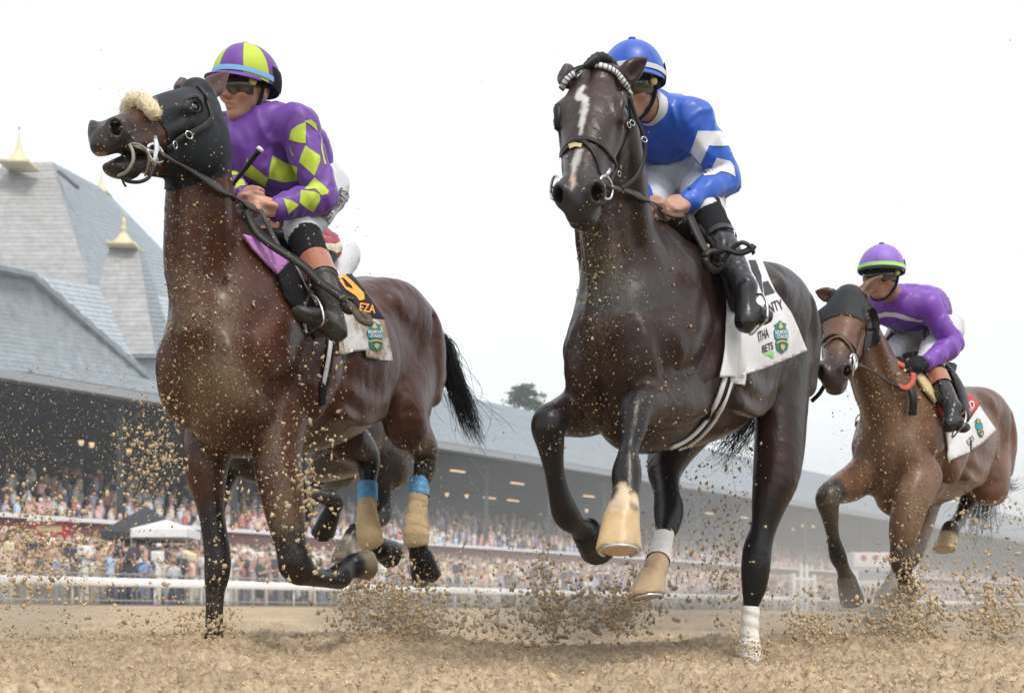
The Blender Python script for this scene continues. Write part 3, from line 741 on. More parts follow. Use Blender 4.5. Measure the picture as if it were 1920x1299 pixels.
    def ear(h, base, tip, face, r=.03):
        """base, tip in the world; face = way the opening looks"""
        base, tip = np.asarray(base, float), np.asarray(tip, float); d = tip - base; ln = np.linalg.norm(d)
        f = unit(np.asarray(face) - unit(d) * (unit(d) @ np.asarray(face))); w = np.cross(unit(d), f)
        rows = [[*(base - d * .1), r * .6, r * .6], [*(base + d * .2), r * 1.0, r * .75], [*(base + d * .45), r * 1.05, r * .6], [*(base + d * .75), r * .62, r * .4], [*(tip), r * .12, r * .12]]
        h.sc.loft(rows, w, .012, 'add', 4)
        g = f * r * .62
        h.sc.loft([[*(base + d * .22 + g), r * .5, r * .35], [*(base + d * .48 + g * .95), r * .62, r * .32], [*(base + d * .8 + g * .5), r * .25, r * .12]], w, .006, 'sub', 4)
    def paint(h, rows, col, side=None, feather=.02, noise=0.0, nscale=30, n=4):
        h.paints.append((loft_segs(rows, h.L if side is None else side, n), np.asarray(col, float), feather, noise, nscale))
    def finish(h, base_fn, rel=1):
        V, F = h.sc.polygonise(); V = relax(V, F, rel, .35)
        V2 = relax(V, F, 4, .5); q = h.sc.loc(V) / h.k            # the trunk and neck are smooth, head and legs keep their detail
        w = sstep(q[:, 2], .82, .98) * sstep(np.linalg.norm(V - h.H(.25, -.1, 0), axis=1), .36, .46); V = V + (V2 - V) * w[:, None]
        V = V + vnormals(V, F) * (w * (.0035 * fbm(V, 6, 2) + .0016 * fbm(V + 4, 15, 2)))[:, None]      # muscle is never quite even
        C = base_fn(V)
        for A, col, fe, nz, ns in h.paints:
            lo = (A[:, :3] - A[:, 3:5].max(1)[:, None]).min(0) - fe - .03; hi = (A[:, :3] + A[:, 3:5].max(1)[:, None]).max(0) + fe + .03
            m = np.flatnonzero(((V > lo) & (V < hi)).all(1))
            if len(m) == 0: continue
            d = seg_at(V[m], A)
            if nz: d = d + nz * fbm(V[m], ns, 3)
            w = (1 - sstep(d, -fe, fe))[:, None]; C[m] = C[m] * (1 - w) + col * w
        h.V, h.F, h.C = V, F, C; h.N = vnormals(V, F); h.skin = Skin(V, F)
        return V, F, C
def eyeball(h, name, parent, mat, s, r=.0205):
    c = h.H(.172, -.040, s * .0865); mb = MB(); n = 12
    bm = bmesh.new(); bmesh.ops.create_uvsphere(bm, u_segments=16, v_segments=10, radius=r * h.hq)
    me = bpy.data.meshes.new(name); bm.to_mesh(me); bm.free()
    me.transform(Matrix.Translation(Vector(c))); me.polygons.foreach_set('use_smooth', np.ones(len(me.polygons), bool))
    return obj(name, me, parent, mat)

def build_h2():
    h = Horse((.575, 4.70, 1.62), 27, vox=.0094, fine=[(-.55, .0, -.95, -.35, 1.28, 2.1, .0055)], pitch=.115)
    h.torso(.055)
    h.neck([[*h.P(0, -.10, 1.34), .13, .24], [*W(1196, 560, 4.46), .135, .235], [*W(1157, 440, 4.30), .122, .19], [*W(1148, 320, 4.20), .100, .15], [*W(1140, 210, 4.14), .078, .12], [*W(1130, 150, 4.10), .058, .08]])
    h.sc.loft([[*W(1112, 330, 4.10), .03, .03], [*W(1118, 420, 4.12), .045, .04], [*W(1128, 520, 4.16), .05, .04], [*W(1135, 610, 4.16), .05, .04]], h.L, .05)      # windpipe side of the neck
    h.grooves()
    h.head(W(1112, 128, 4.07), W(1078, 372, 3.76), (-.20, -.8, .55), wide=1.07)
    h.ear(W(1166, 148, 4.08), W(1214, 109, 4.10), (.3, -.8, -.5), .035)
    h.ear(W(1062, 152, 4.08), W(1060, 121, 4.12), (-.6, -.7, 0), .032)
    # left fore, lifted towards the camera
    h.leg([[*W(1300, 730, 4.46), .078, .105], [*W(1266, 748, 4.30), .07, .095], [*W(1226, 757, 4.16), .054, .068], [*W(1194, 766, 4.07), .054, .060], [*W(1188, 800, 4.02), .042, .048],
           [*W(1180, 838, 3.98), .030, .034], [*W(1177, 862, 3.955), .036, .039], [*W(1175, 888, 3.94), .047, .046], [*W(1174, 912, 3.91), .043, .038], [*W(1171, 940, 3.885), .044, .040], [*W(1167, 962, 3.868), .053, .047], [*W(1164, 985, 3.858), .052, .046]])
    h.hoof(W(1165, 966, 3.868), W(1160, 1032, 3.835), .054, .070, plane=(-.02, -.22, -.97))
    # right fore, folded under
    h.leg([[*W(1146, 748, 4.60), .078, .105], [*W(1098, 768, 4.42), .07, .095], [*W(1052, 782, 4.26), .056, .066], [*W(1029, 796, 4.19), .058, .060], [*W(1032, 832, 4.20), .046, .046], [*W(1039, 880, 4.235), .033, .036],
           [*W(1048, 925, 4.26), .036, .038], [*W(1062, 965, 4.29), .046, .046], [*W(1083, 985, 4.36), .035, .036], [*W(1100, 998, 4.42), .044, .044]])
    h.hoof(W(1096, 992, 4.40), W(1122, 1030, 4.52), .05, .066, plane=(.25, .75, -.35))
    # left hind, planted
    h.leg([[*h.P(.15, 1.02, 1.22), .12, .19], [*h.P(.17, .94, 1.02), .105, .18], [*W(1457, 880, 5.33), .098, .115], [*W(1443, 940, 5.29), .072, .085], [*W(1432, 988, 5.27), .052, .060], [*W(1421, 1025, 5.26), .058, .060], [*W(1417, 1062, 5.25), .060, .058],
           [*W(1414, 1100, 5.25), .051, .048], [*W(1408, 1138, 5.25), .030, .034], [*W(1406, 1175, 5.25), .029, .032], [*W(1408, 1210, 5.25), .036, .034], [*W(1410, 1240, 5.22), .03, .03]])
    # right hind, swinging forward under the belly
    h.leg([[*h.P(-.13, .98, 1.2), .12, .18], [*h.P(-.15, .80, 1.02), .105, .15], [*W(1265, 830, 5.34), .095, .11], [*W(1246, 880, 5.20), .07, .08], [*W(1250, 922, 5.08), .052, .056], [*W(1254, 955, 5.02), .060, .058], [*W(1251, 985, 4.96), .048, .05],
           [*W(1243, 1010, 4.90), .030, .034], [*W(1237, 1035, 4.81), .033, .034], [*W(1231, 1062, 4.74), .046, .045], [*W(1224, 1080, 4.70), .042, .04], [*W(1221, 1092, 4.68), .052, .05]])
    h.hoof(W(1223, 1078, 4.69), W(1213, 1119, 4.63), .05, .067, plane=(.12, -.18, -.97))
    return h
H2 = build_h2(); H2.finish(lambda V: np.full_like(V, .03))

def build_h1():
    h = Horse((-.936, 5.05, 1.66), 17, vox=.0096, fine=[(-.55, .12, -1.35, -.4, 1.55, 2.3, .0058)], pitch=.125, scale=1.02, hi=(.6, 1.55, 2.3), lo=(-.6, -1.4, .0))
    h.torso(.05)
    h.neck([[*h.P(0, -.10, 1.36), .135, .25], [*h.P(0, -.30, 1.42), .135, .24], [*W(385, 500, 4.66), .12, .22], [*W(378, 400, 4.56), .105, .17], [*W(376, 300, 4.52), .09, .14], [*W(372, 225, 4.50), .07, .11], [*W(372, 180, 4.48), .055, .07]])
    h.sc.loft([[*W(340, 330, 4.42), .03, .03], [*W(340, 420, 4.44), .045, .05], [*W(350, 520, 4.46), .06, .05], [*W(365, 620, 4.46), .06, .05]], h.L, .05)
    h.grooves()
    h.head(W(366, 168, 4.45), W(171, 234, 4.02), (-.12, -.36, .93), jaw=.055, wide=1.10)
    h.ear(W(384, 178, 4.50), W(430, 133, 4.62), (.5, -.75, .1), .034)
    h.ear(W(340, 168, 4.52), W(338, 146, 4.58), (-.3, -.6, .3), .028)
    # right fore, planted
    h.leg([[*W(400, 770, 4.90), .085, .11], [*W(388, 850, 4.82), .085, .10], [*W(387, 895, 4.80), .071, .085], [*W(394, 945, 4.79), .051, .058], [*W(401, 990, 4.78), .046, .05], [*W(408, 1040, 4.77), .049, .05], [*W(407, 1075, 4.76), .047, .048],
           [*W(403, 1110, 4.76), .035, .037], [*W(402, 1145, 4.76), .032, .034], [*W(401, 1185, 4.76), .034, .034], [*W(400, 1225, 4.75), .04, .04]])
    # left fore, folding back
    sd = unit((.3, -.2, 1))
    h.leg([[*W(532, 770, 4.82), .088, .115], [*W(520, 850, 4.76), .086, .105], [*W(527, 915, 4.72), .082, .088], [*W(537, 975, 4.70), .070, .072], [*W(545, 1020, 4.69), .058, .060], [*W(553, 1052, 4.69), .062, .060], [*W(560, 1068, 4.70), .054, .052]])
    h.leg([[*W(556, 1062, 4.69), .052, .050], [*W(572, 1074, 4.72), .046, .046], [*W(592, 1082, 4.78), .035, .038], [*W(614, 1085, 4.86), .034, .038], [*W(628, 1083, 4.92), .042, .044], [*W(638, 1079, 4.96), .050, .048], [*W(648, 1068, 5.01), .038, .038], [*W(657, 1061, 5.05), .037, .037]], sd, k=.018)
    h.sc.ell(W(541, 1060, 4.665), (.035, .03, .045), None, .02); h.sc.ell(W(562, 1082, 4.69), (.035, .03, .022), None, .02)
    h.hoof(W(655, 1061, 5.04), W(690, 1058, 5.16), .044, .064, plane=(.6, .75, .1), k=.004)
    # left hind, swinging in the air
    h.leg([[*h.P(.15, 1.04, 1.22), .125, .2], [*h.P(.175, .92, 1.08), .11, .20], [*W(760, 790, 5.80), .10, .13], [*W(783, 825, 5.95), .08, .09], [*W(797, 848, 6.02), .060, .072], [*W(796, 878, 6.01), .052, .058], [*W(791, 905, 5.99), .038, .042],
           [*W(785, 950, 5.96), .038, .042], [*W(780, 990, 5.94), .049, .050], [*W(780, 1010, 5.93), .050, .050], [*W(785, 1030, 5.95), .047, .045], [*W(790, 1045, 5.97), .056, .054]])
    h.hoof(W(788, 1036, 5.96), W(801, 1084, 6.04), .054, .078, plane=(.35, .55, -.75))
    # right hind
    h.leg([[*h.P(-.14, 1.02, 1.22), .12, .19], [*h.P(-.16, .80, 1.06), .105, .17], [*W(640, 810, 5.88), .095, .12], [*W(676, 842, 6.02), .076, .085], [*W(690, 868, 6.06), .056, .062], [*W(690, 905, 6.04), .038, .042],
           [*W(688, 950, 6.01), .038, .042], [*W(690, 985, 5.99), .047, .048], [*W(694, 1008, 5.98), .050, .050], [*W(704, 1022, 6.01), .045, .043], [*W(712, 1030, 6.04), .052, .05]])
    h.hoof(W(708, 1026, 6.03), W(736, 1040, 6.16), .05, .07, plane=(.6, .75, -.2))
    return h
H1 = build_h1(); H1.finish(lambda V: np.full_like(V, .03))

def build_h3():
    h = Horse((2.217, 7.0, 1.60), 33, vox=.0125, fine=[(-.55, .15, -1.6, -.35, 1.2, 2.0, .008)], lo=(-.55, -1.6, .0))
    h.torso(.08)
    h.neck([[*h.P(0, -.10, 1.34), .13, .24], [*W(1675, 765, 6.65), .13, .23], [*W(1640, 700, 6.42), .105, .18], [*W(1617, 640, 6.26), .088, .14], [*W(1602, 580, 6.16), .07, .10], [*W(1592, 556, 6.12), .055, .07]])
    h.grooves()
    h.head(W(1588, 540, 6.04), W(1560, 702, 5.70), (-.32, -.85, .4), wide=1.1)
    h.ear(W(1612, 556, 6.10), W(1655, 516, 6.14), (.3, -.8, -.3), .036)
    h.ear(W(1562, 556, 6.10), W(1528, 546, 6.14), (-.2, -.8, -.4), .034)
    # right fore, knee up
    h.leg([[*W(1632, 880, 6.75), .08, .11], [*W(1598, 905, 6.50), .07, .095], [*W(1566, 920, 6.28), .06, .07], [*W(1552, 935, 6.20), .060, .062], [*W(1556, 965, 6.22), .042, .046], [*W(1562, 1005, 6.27), .030, .034],
           [*W(1571, 1042, 6.32), .042, .042], [*W(1581, 1066, 6.36), .033, .033], [*W(1589, 1090, 6.40), .046, .044]])
    h.hoof(W(1586, 1082, 6.39), W(1598, 1128, 6.45), .046, .062, plane=(.25, .55, -.8))
    # left fore, weight coming off it
    h.leg([[*W(1735, 890, 6.55), .085, .11], [*W(1712, 930, 6.48), .088, .11], [*W(1697, 985, 6.44), .078, .085], [*W(1691, 1028, 6.43), .058, .06], [*W(1691, 1050, 6.43), .060, .058], [*W(1694, 1078, 6.46), .040, .042], [*W(1699, 1092, 6.56), .036, .036], [*W(1702, 1102, 6.64), .045, .045]])
    h.hoof(W(1700, 1096, 6.60), W(1702, 1114, 6.74), .046, .058, plane=(.1, .95, -.2))
    # right hind, bandaged, reaching forward
    h.leg([[*h.P(-.13, .98, 1.2), .12, .18], [*h.P(-.15, .78, 1.0), .10, .15], [*W(1735, 950, 7.3), .075, .09], [*W(1712, 1035, 6.95), .056, .06], [*W(1688, 1068, 6.86), .038, .04], [*W(1672, 1098, 6.78), .040, .04], [*W(1660, 1122, 6.72), .048, .046], [*W(1650, 1138, 6.68), .042, .04], [*W(1646, 1146, 6.66), .046, .044]])
    h.hoof(W(1649, 1140, 6.67), W(1640, 1166, 6.60), .046, .060, plane=(-.1, -.25, -.95))
    # left hind, folded up behind
    h.leg([[*h.P(.15, 1.02, 1.22), .12, .19], [*h.P(.18, .90, 1.0), .105, .16], [*W(1835, 880, 7.72), .10, .11], [*W(1820, 925, 7.85), .062, .07], [*W(1805, 960, 7.80), .042, .046], [*W(1790, 985, 7.62), .040, .044], [*W(1782, 990, 7.5), .048, .048]])
    h.hoof(W(1782, 992, 7.50), W(1770, 1032, 7.42), .052, .066, plane=(-.1, -.3, -.95))
    return h
H3 = build_h3(); H3.finish(lambda V: np.full_like(V, .03))

def build_h4():
    w = W(545, 628, 6.95)
    h = Horse(w, 22, vox=.019, lo=(-.55, -1.3, .0), zref=1.62)
    h.torso(.03)
    h.neck([[*h.P(0, -.10, 1.34), .13, .24], [*h.P(0, -.40, 1.42), .125, .22], [*h.P(.04, -.60, 1.5), .10, .17], [*h.P(.08, -.76, 1.58), .08, .12], [*h.P(.1, -.82, 1.62), .06, .08]])
    h.head(h.P(.1, -.86, 1.66), h.P(.3, -1.2, 1.25), h.P(.2, -1, .7) - h.P(0, 0, 0))
    h.ear(h.P(.15, -.84, 1.68), h.P(.18, -.80, 1.78), -h.S, .034); h.ear(h.P(.05, -.84, 1.68), h.P(.02, -.80, 1.78), -h.S, .034)
    h.leg([[*h.P(.15, -.2, .98), .085, .11], [*W(560, 860, 6.65), .075, .09], [*W(556, 915, 6.5), .058, .065], [*W(580, 925, 6.6), .04, .045], [*W(608, 932, 6.72), .038, .04], [*W(628, 938, 6.82), .05, .05], [*W(620, 965, 6.85), .042, .042]])
    h.hoof(W(622, 960, 6.84), W(605, 1002, 6.90), .05, .066, plane=(-.2, .6, -.6))
    h.leg([[*h.P(-.15, -.2, .98), .085, .11], [*W(420, 880, 6.8), .075, .09], [*W(400, 960, 6.7), .055, .06], [*W(402, 1010, 6.75), .034, .036], [*W(404, 1040, 6.8), .045, .045]])
    h.hoof(W(404, 1035, 6.8), W(405, 1075, 6.85), .05, .066)
    h.leg([[*h.P(.14, 1.0, 1.2), .12, .18], [*h.P(.17, .86, 1.0), .10, .16], [*W(720, 880, 7.6), .062, .075], [*W(718, 935, 7.62), .05, .056], [*W(716, 968, 7.6), .056, .056], [*W(690, 985, 7.45), .04, .04], [*W(664, 1000, 7.3), .05, .048], [*W(652, 1018, 7.26), .044, .042], [*W(648, 1024, 7.24), .05, .05]])
    h.hoof(W(650, 1018, 7.25), W(640, 1055, 7.22), .05, .064, plane=(-.1, -.2, -.9))
    h.leg([[*h.P(-.14, 1.0, 1.2), .12, .18], [*h.P(-.17, .8, 1.0), .10, .15], [*W(590, 900, 7.5), .06, .07], [*W(570, 965, 7.4), .045, .05], [*W(560, 1010, 7.3), .034, .036], [*W(552, 1040, 7.2), .045, .045]])
    h.hoof(W(553, 1036, 7.2), W(548, 1075, 7.15), .05, .064, plane=(-.1, -.2, -.9))
    return h
H4 = build_h4(); H4.finish(lambda V: np.full_like(V, .03))

# ================================================================== jockeys
class Jockey:
    """joints in world coordinates; j = dict of points"""
    def __init__(g, j, face, up, size=1.0, vox=.0065):
        g.j = {k: np.asarray(v, float) for k, v in j.items()}; g.k = size
        g.f = unit(face); g.u = unit(np.asarray(up, float) - g.f * (np.asarray(up) @ g.f)); g.r = np.cross(g.u, g.f)      # r = the rider's left (seen from the front: right)
        P = np.array(list(g.j.values())); lo = P.min(0) - .2; hi = P.max(0) + .2
        hd = g.j['head']
        g.lo, g.hi, g.vox = lo, hi, vox
        g.fine = [(hd[i] - .14, hd[i] + .14) for i in range(3)]
    def grid(g, lo=None, hi=None, fine=True, vox=None):
        lo = g.lo if lo is None else lo; hi = g.hi if hi is None else hi; vox = vox or g.vox
        return Sculpt([axis_range(lo[i], hi[i], vox, [(*g.fine[i], vox * .62)] if fine else []) for i in range(3)])
    def Hd(g, f, u, r): return g.j['head'] + (g.f * f + g.u * u + g.r * r) * g.k
    def limb(g, s, pts, rad, k=.02, grow=0.0, n=4):
        s.loft([[*p, r[0] * g.k + grow, r[1] * g.k + grow] if hasattr(r, '__len__') else [*p, r * g.k + grow, r * g.k + grow] for p, r in zip(pts, rad)], np.array([1., .15, .1]), k, 'add', n)
    def head(g, s):
        H = g.Hd; q = g.k; B = np.array([g.f, g.u, g.r])
        def el(c, r, k=.012, op='add'): s.ell(H(*c), np.asarray(r) * q, B, k * q, op)
        def lo(rows, k=.01, op='add', side=None): s.loft([[*H(*r[:3]), r[3] * q, r[4] * q] for r in rows], g.r if side is None else side, k * q, op, 3)
        el((-.005, .03, 0), (.098, .095, .078))
        el((.03, -.035, 0), (.062, .075, .062), .03)
        lo([(-.02, -.07, 0, .052, .04), (.03, -.092, 0, .046, .03), (.066, -.098, 0, .03, .022)], .025)
        el((.078, -.103, 0), (.016, .016, .022), .015)
        lo([(.086, .012, 0, .011, .010), (.104, -.018, 0, .013, .011), (.114, -.034, 0, .015, .012)], .012)
        for c in (-1, 1):
            el((.099, -.038, c * .013), (.011, .009, .009), .008)
            lo([(.083, .022, c * .012, .012, .008), (.082, .026, c * .035, .012, .008), (.066, .016, c * .058, .01, .008)], .014)
            el((.082, .004, c * .032), (.012, .013, .018), .008, 'sub')
            el((.076, .004, c * .032), (.013, .013, .013), .003)
            el((.066, -.028, c * .046), (.024, .022, .022), .02)
            el((-.012, -.01, c * .078), (.02, .032, .008), .004)
            el((-.006, -.008, c * .084), (.010, .018, .005), .004, 'sub')
            lo([(.02, -.05, c * .055, .012, .02), (-.02, -.07, c * .055, .012, .02)], .02)
        lo([(.084, -.066, -.026, .005, .006), (.097, -.060, 0, .007, .006), (.084, -.066, .026, .005, .006)], .006)
        lo([(.082, -.077, -.022, .005, .007), (.094, -.077, 0, .007, .008), (.082, -.077, .022, .005, .007)], .006)
        lo([(.088, -.070, -.027, .002, .002), (.101, -.0685, 0, .0025, .002), (.088, -.070, .027, .002, .002)], .003, 'sub')
    def hand(g, s, wrist, knuck, across, curl, thumb=None, open_=0.0):
        """fist round a rein: wrist and knuckle points, across = way from index to little finger, curl = way the fingers bend"""
        w, kn = np.asarray(wrist, float), np.asarray(knuck, float); ax = unit(across); d = unit(kn - w); c = unit(np.asarray(curl) - d * (np.asarray(curl) @ d)); q = g.k
        g.limb(s, [w, w + (kn - w) * .5, kn], [(.026, .021), (.036, .020), (.038, .016)], .012)
        s.loft([[*w, .030 * q, .018 * q], [*(w + (kn - w) * .6), .040 * q, .018 * q], [*kn, .040 * q, .015 * q]], ax, .01, 'add', 3)
        for i, L in enumerate((.92, 1.0, .94, .78)):
            b = kn + ax * (i - 1.5) * .0195 * q
            p1 = b + (d * .030 + c * .012) * L * q; p2 = p1 + (c * .026 - d * .004) * L * q; p3 = p2 + (-d * .020 + c * .004) * L * q
            s.loft([[*(b - d * .012 * q), .0095 * q, .0095 * q], [*b, .0100 * q, .0100 * q], [*p1, .0092 * q, .0092 * q], [*p2, .0088 * q, .0088 * q], [*p3, .0078 * q, .0078 * q]], ax, .004, 'add', 3)
        t0 = w + (kn - w) * .35 - ax * .032 * q + c * .010 * q; t1 = t0 + (d * .026 - ax * .010 + c * .016) * q; t2 = t1 + (d * .022 + ax * .012 + c * .012) * q
        s.loft([[*t0, .014 * q, .013 * q], [*t1, .011 * q, .011 * q], [*t2, .0085 * q, .0085 * q]], ax, .008, 'add', 3)
    def torso(g, s, grow=0.0):
        j = g.j; q = g.k
        pel = (j['hipL'] + j['hipR']) / 2; sh = (j['shL'] + j['shR']) / 2; ax = unit(j['shL'] - j['shR'])
        mid = pel * .5 + sh * .5 + g.j.get('hunch', np.zeros(3))
        s.loft([[*pel, .150 * q + grow, .105 * q + grow], [*(pel * .7 + mid * .3), .145 * q + grow, .105 * q + grow], [*mid, .155 * q + grow, .115 * q + grow], [*(mid * .45 + sh * .55), .165 * q + grow, .115 * q + grow], [*sh, .135 * q + grow, .085 * q + grow]], ax, .03, 'add', 5)
        for a in ('L', 'R'):
            s.ell(j['sh' + a], np.array([.062, .062, .062]) * q + grow, None, .05)
        s.loft([[*j['shL'], .05 * q + grow, .05 * q + grow], [*(sh + (j['neck'] - sh) * .35), .065 * q + grow, .06 * q + grow], [*j['shR'], .05 * q + grow, .05 * q + grow]], g.u, .04, 'add', 4)
    def arm(g, s, a, grow=0.0, bag=0.0, upto=1.0):
        j = g.j; S, E, Wr = j['sh' + a], j['el' + a], j['wr' + a]; Wr = E + (Wr - E) * upto
        g.limb(s, [S, S * .5 + E * .5, E, E * .55 + Wr * .45, Wr], [.056 + bag, .050 + bag, .043 + bag, .040 + bag, .029 + bag * .5], .02, grow)
    def legs(g, s, a, grow=0.0, upto=1.0, foot=True):
        j = g.j; Hp, K, A = j['hip' + a], j['kn' + a], j['an' + a]; A2 = K + (A - K) * upto
        g.limb(s, [Hp, Hp * .5 + K * .5, K, K * .6 + A2 * .4, A2], [.095, .080, .060, .052, .040 if upto > .6 else .048], .03, grow)
    def body(g):
        s = g.grid(); j = g.j
        g.head(s)
        g.limb(s, [j['neck'], j['neck'] * .45 + g.Hd(-.02, -.05, 0) * .55, g.Hd(-.015, -.02, 0)], [.058, .052, .055], .02)
        g.torso(s, -.012)
        for a in 'LR':
            g.arm(s, a, -.007); g.legs(s, a, -.012)
            h = g.j.get('kn_h' + a)
            g.hand(s, j['wr' + a], j['hand' + a], j['across' + a] - j['wr' + a], j['curl' + a] - j['wr' + a])
        V, F = s.polygonise(); return relax(V, F, 1, .3), F
    def crinkle(g, V, F, amp=.005, scale=14, along=None, seed=0.0):
        N = vnormals(V, F); P = V.copy() + seed
        if along is not None:
            a = unit(along); P = P - np.outer(P @ a, a) * .75
        n = fbm(P + .15 * np.stack([noise3(P, 6), noise3(P + 5, 6), noise3(P + 9, 6)], 1), scale, 2)
        r = 1 - np.abs(n) * 2.2
        return V + N * (amp * r)[:, None]
    def silks(g, upto=1.0):
        s = g.grid(fine=False); j = g.j
        g.torso(s, .010)
        if g.sag: s.loft(g.sag, unit(j['shL'] - j['shR']), .06, 'add', 4)
        for a in 'LR': g.arm(s, a, .004, .009, upto)
        g.limb(s, [j['neck'] * .5 + (j['shL'] + j['shR']) * .25, j['neck'], j['neck'] * .8 + g.Hd(-.02, -.06, 0) * .2], [.075, .066, .064], .02)
        V, F = s.polygonise(); V = g.crinkle(V, F, .008, 9, along=(.35, .1, -1)); return g.crinkle(V, F, .004, 17, along=(-.6, .2, -1), seed=3.3), F
    def breeches(g):
        P = np.array([g.j[k] for k in ('hipL', 'hipR', 'knL', 'knR', 'anL', 'anR')]); s = g.grid(P.min(0) - .16, P.max(0) + .16, False)
        j = g.j; pel = (j['hipL'] + j['hipR']) / 2; sh = (j['shL'] + j['shR']) / 2; ax = unit(j['hipL'] - j['hipR'])
        s.loft([[*(pel * .72 + sh * .28), .140 * g.k, .105 * g.k], [*pel, .160 * g.k, .125 * g.k], [*(pel - unit(sh - pel) * .06), .13 * g.k, .11 * g.k]], ax, .03, 'add', 4)
        bk = unit(pel - sh)
        for a in 'LR': g.legs(s, a, .006, g.hem); s.ell(j['hip' + a] * .8 + pel * .2 + bk * .01 * g.k, np.array([.105, .110, .112]) * g.k, None, .04)
        V, F = s.polygonise(); return g.crinkle(V, F, .004, 13), F
    def boot(g, a, top=.30):
        j = g.j; K, A, T, Hl = j['kn' + a], j['an' + a], j['toe' + a], j['heel' + a]; P = np.array([K, A, T, Hl]); s = g.grid(P.min(0) - .12, P.max(0) + .12, False, .0055)
        g.limb(s, [K + (A - K) * top, K + (A - K) * .6, A], [.056, .052, .040], .01)
        g.limb(s, [A, A * .4 + Hl * .6, Hl], [.040, .036, .034], .02)
        sd = unit(np.cross(T - A, g.u) + 1e-6)
        s.loft([[*Hl, .032 * g.k, .034 * g.k], [*(Hl * .5 + T * .5 + (A - Hl) * .12), .040 * g.k, .034 * g.k], [*(Hl * .2 + T * .8), .044 * g.k, .028 * g.k], [*T, .032 * g.k, .020 * g.k]], sd, .02, 'add', 4)
        V, F = s.polygonise(); return g.crinkle(V, F, .0022, 16), F
    # ---- helmet pieces: patches of an ellipsoid round the head
    def shell(g, az0, az1, el0, el1, r=(.135, .118, .128), n=14, m=10, off=0.0, thick=0.0):
        V, F = [], []
        for i in range(m + 1):
            for k in range(n + 1):
                a = az0 + (az1 - az0) * k / n; e = (el0(a) if callable(el0) else el0); e1 = (el1(a) if callable(el1) else el1); e = e + (e1 - e) * i / m
                V.append(g.Hd((r[0] + off) * math.cos(e) * math.cos(a) - .005, .035 + (r[2] + off) * math.sin(e), (r[1] + off) * math.cos(e) * math.sin(a)))
        F = [(i * (n + 1) + k, i * (n + 1) + k + 1, (i + 1) * (n + 1) + k + 1, (i + 1) * (n + 1) + k) for i in range(m) for k in range(n)]
        return V, F

def joints(Hh, **kw):
    """fill in what the photograph hides from the horse's own frame"""
    j = dict(kw)
    L = Hh.L
    for a, sg in (('L', 1), ('R', -1)):
        d = unit(np.asarray(j['hand' + a]) - np.asarray(j['wr' + a]))
        j.setdefault('across' + a, np.asarray(j['wr' + a]) + np.array([0.1 * sg, -.25, -1.]))
        j.setdefault('curl' + a, np.asarray(j['wr' + a]) - L * sg + np.array([0, .3, -.2]))
    return j
J1 = Jockey(joints(H1, head=W(462, 168, 5.0), neck=W(484, 240, 5.06), shL=W(558, 238, 4.99), shR=W(414, 252, 5.10), hipL=W(606, 350, 5.28), hipR=W(520, 350, 5.35), hunch=(.03, .03, .05),
    elL=W(603, 368, 4.95), wrL=W(520, 392, 4.80), handL=W(493, 386, 4.74), elR=W(424, 336, 5.08), wrR=W(450, 370, 4.93), handR=W(470, 366, 4.88),
    knL=W(566, 432, 4.93), anL=W(620, 560, 4.74), toeL=W(560, 584, 4.62), heelL=W(632, 622, 4.72),
    knR=H1.P(-.2, -.12, 1.66), anR=H1.P(-.30, .14, 1.38), toeR=H1.P(-.33, .04, 1.34), heelR=H1.P(-.31, .20, 1.32)), (-.58, -.80, -.16), (-.05, -.25, 1), 1.02, vox=.0075)
J2 = Jockey(joints(H2, head=W(1186, 163, 4.66), neck=W(1238, 208, 4.80), shL=W(1298, 228, 4.78), shR=W(1140, 232, 4.94), hipL=W(1318, 335, 5.05), hipR=W(1228, 335, 5.16), hunch=(.05, .04, .07),
    elL=W(1363, 333, 4.80), wrL=W(1290, 380, 4.62), handL=W(1258, 391, 4.56), elR=W(1172, 330, 4.95), wrR=W(1206, 385, 4.72), handR=W(1232, 394, 4.63),
    knL=W(1322, 398, 4.70), anL=W(1396, 540, 4.44), toeL=W(1436, 592, 4.44), heelL=W(1398, 604, 4.40),
    knR=W(1222, 385, 4.86), anR=H2.P(-.30, .14, 1.36), toeR=H2.P(-.33, .04, 1.32), heelR=H2.P(-.31, .20, 1.30)), (-.34, -.90, -.30), (-.1, -.45, 1), .98, vox=.0075)
J3 = Jockey(joints(H3, head=W(1652, 517, 6.72), neck=W(1686, 562, 6.86), shL=W(1738, 574, 6.82), shR=W(1616, 578, 7.0), hipL=W(1772, 615, 7.12), hipR=W(1700, 620, 7.24), hunch=(.06, .04, .06),
    elL=W(1788, 645, 6.80), wrL=W(1738, 679, 6.62), handL=W(1712, 688, 6.55), elR=W(1632, 640, 7.0), wrR=W(1668, 682, 6.8), handR=W(1690, 690, 6.7),
    knL=W(1742, 686, 6.75), anL=W(1786, 766, 6.50), toeL=W(1810, 800, 6.46), heelL=W(1780, 796, 6.44),
    knR=W(1668, 668, 7.0), anR=H3.P(-.30, .14, 1.34), toeR=H3.P(-.33, .04, 1.30), heelR=H3.P(-.31, .20, 1.28)), (-.45, -.87, -.2), (-.1, -.3, 1), .99, vox=.0095)
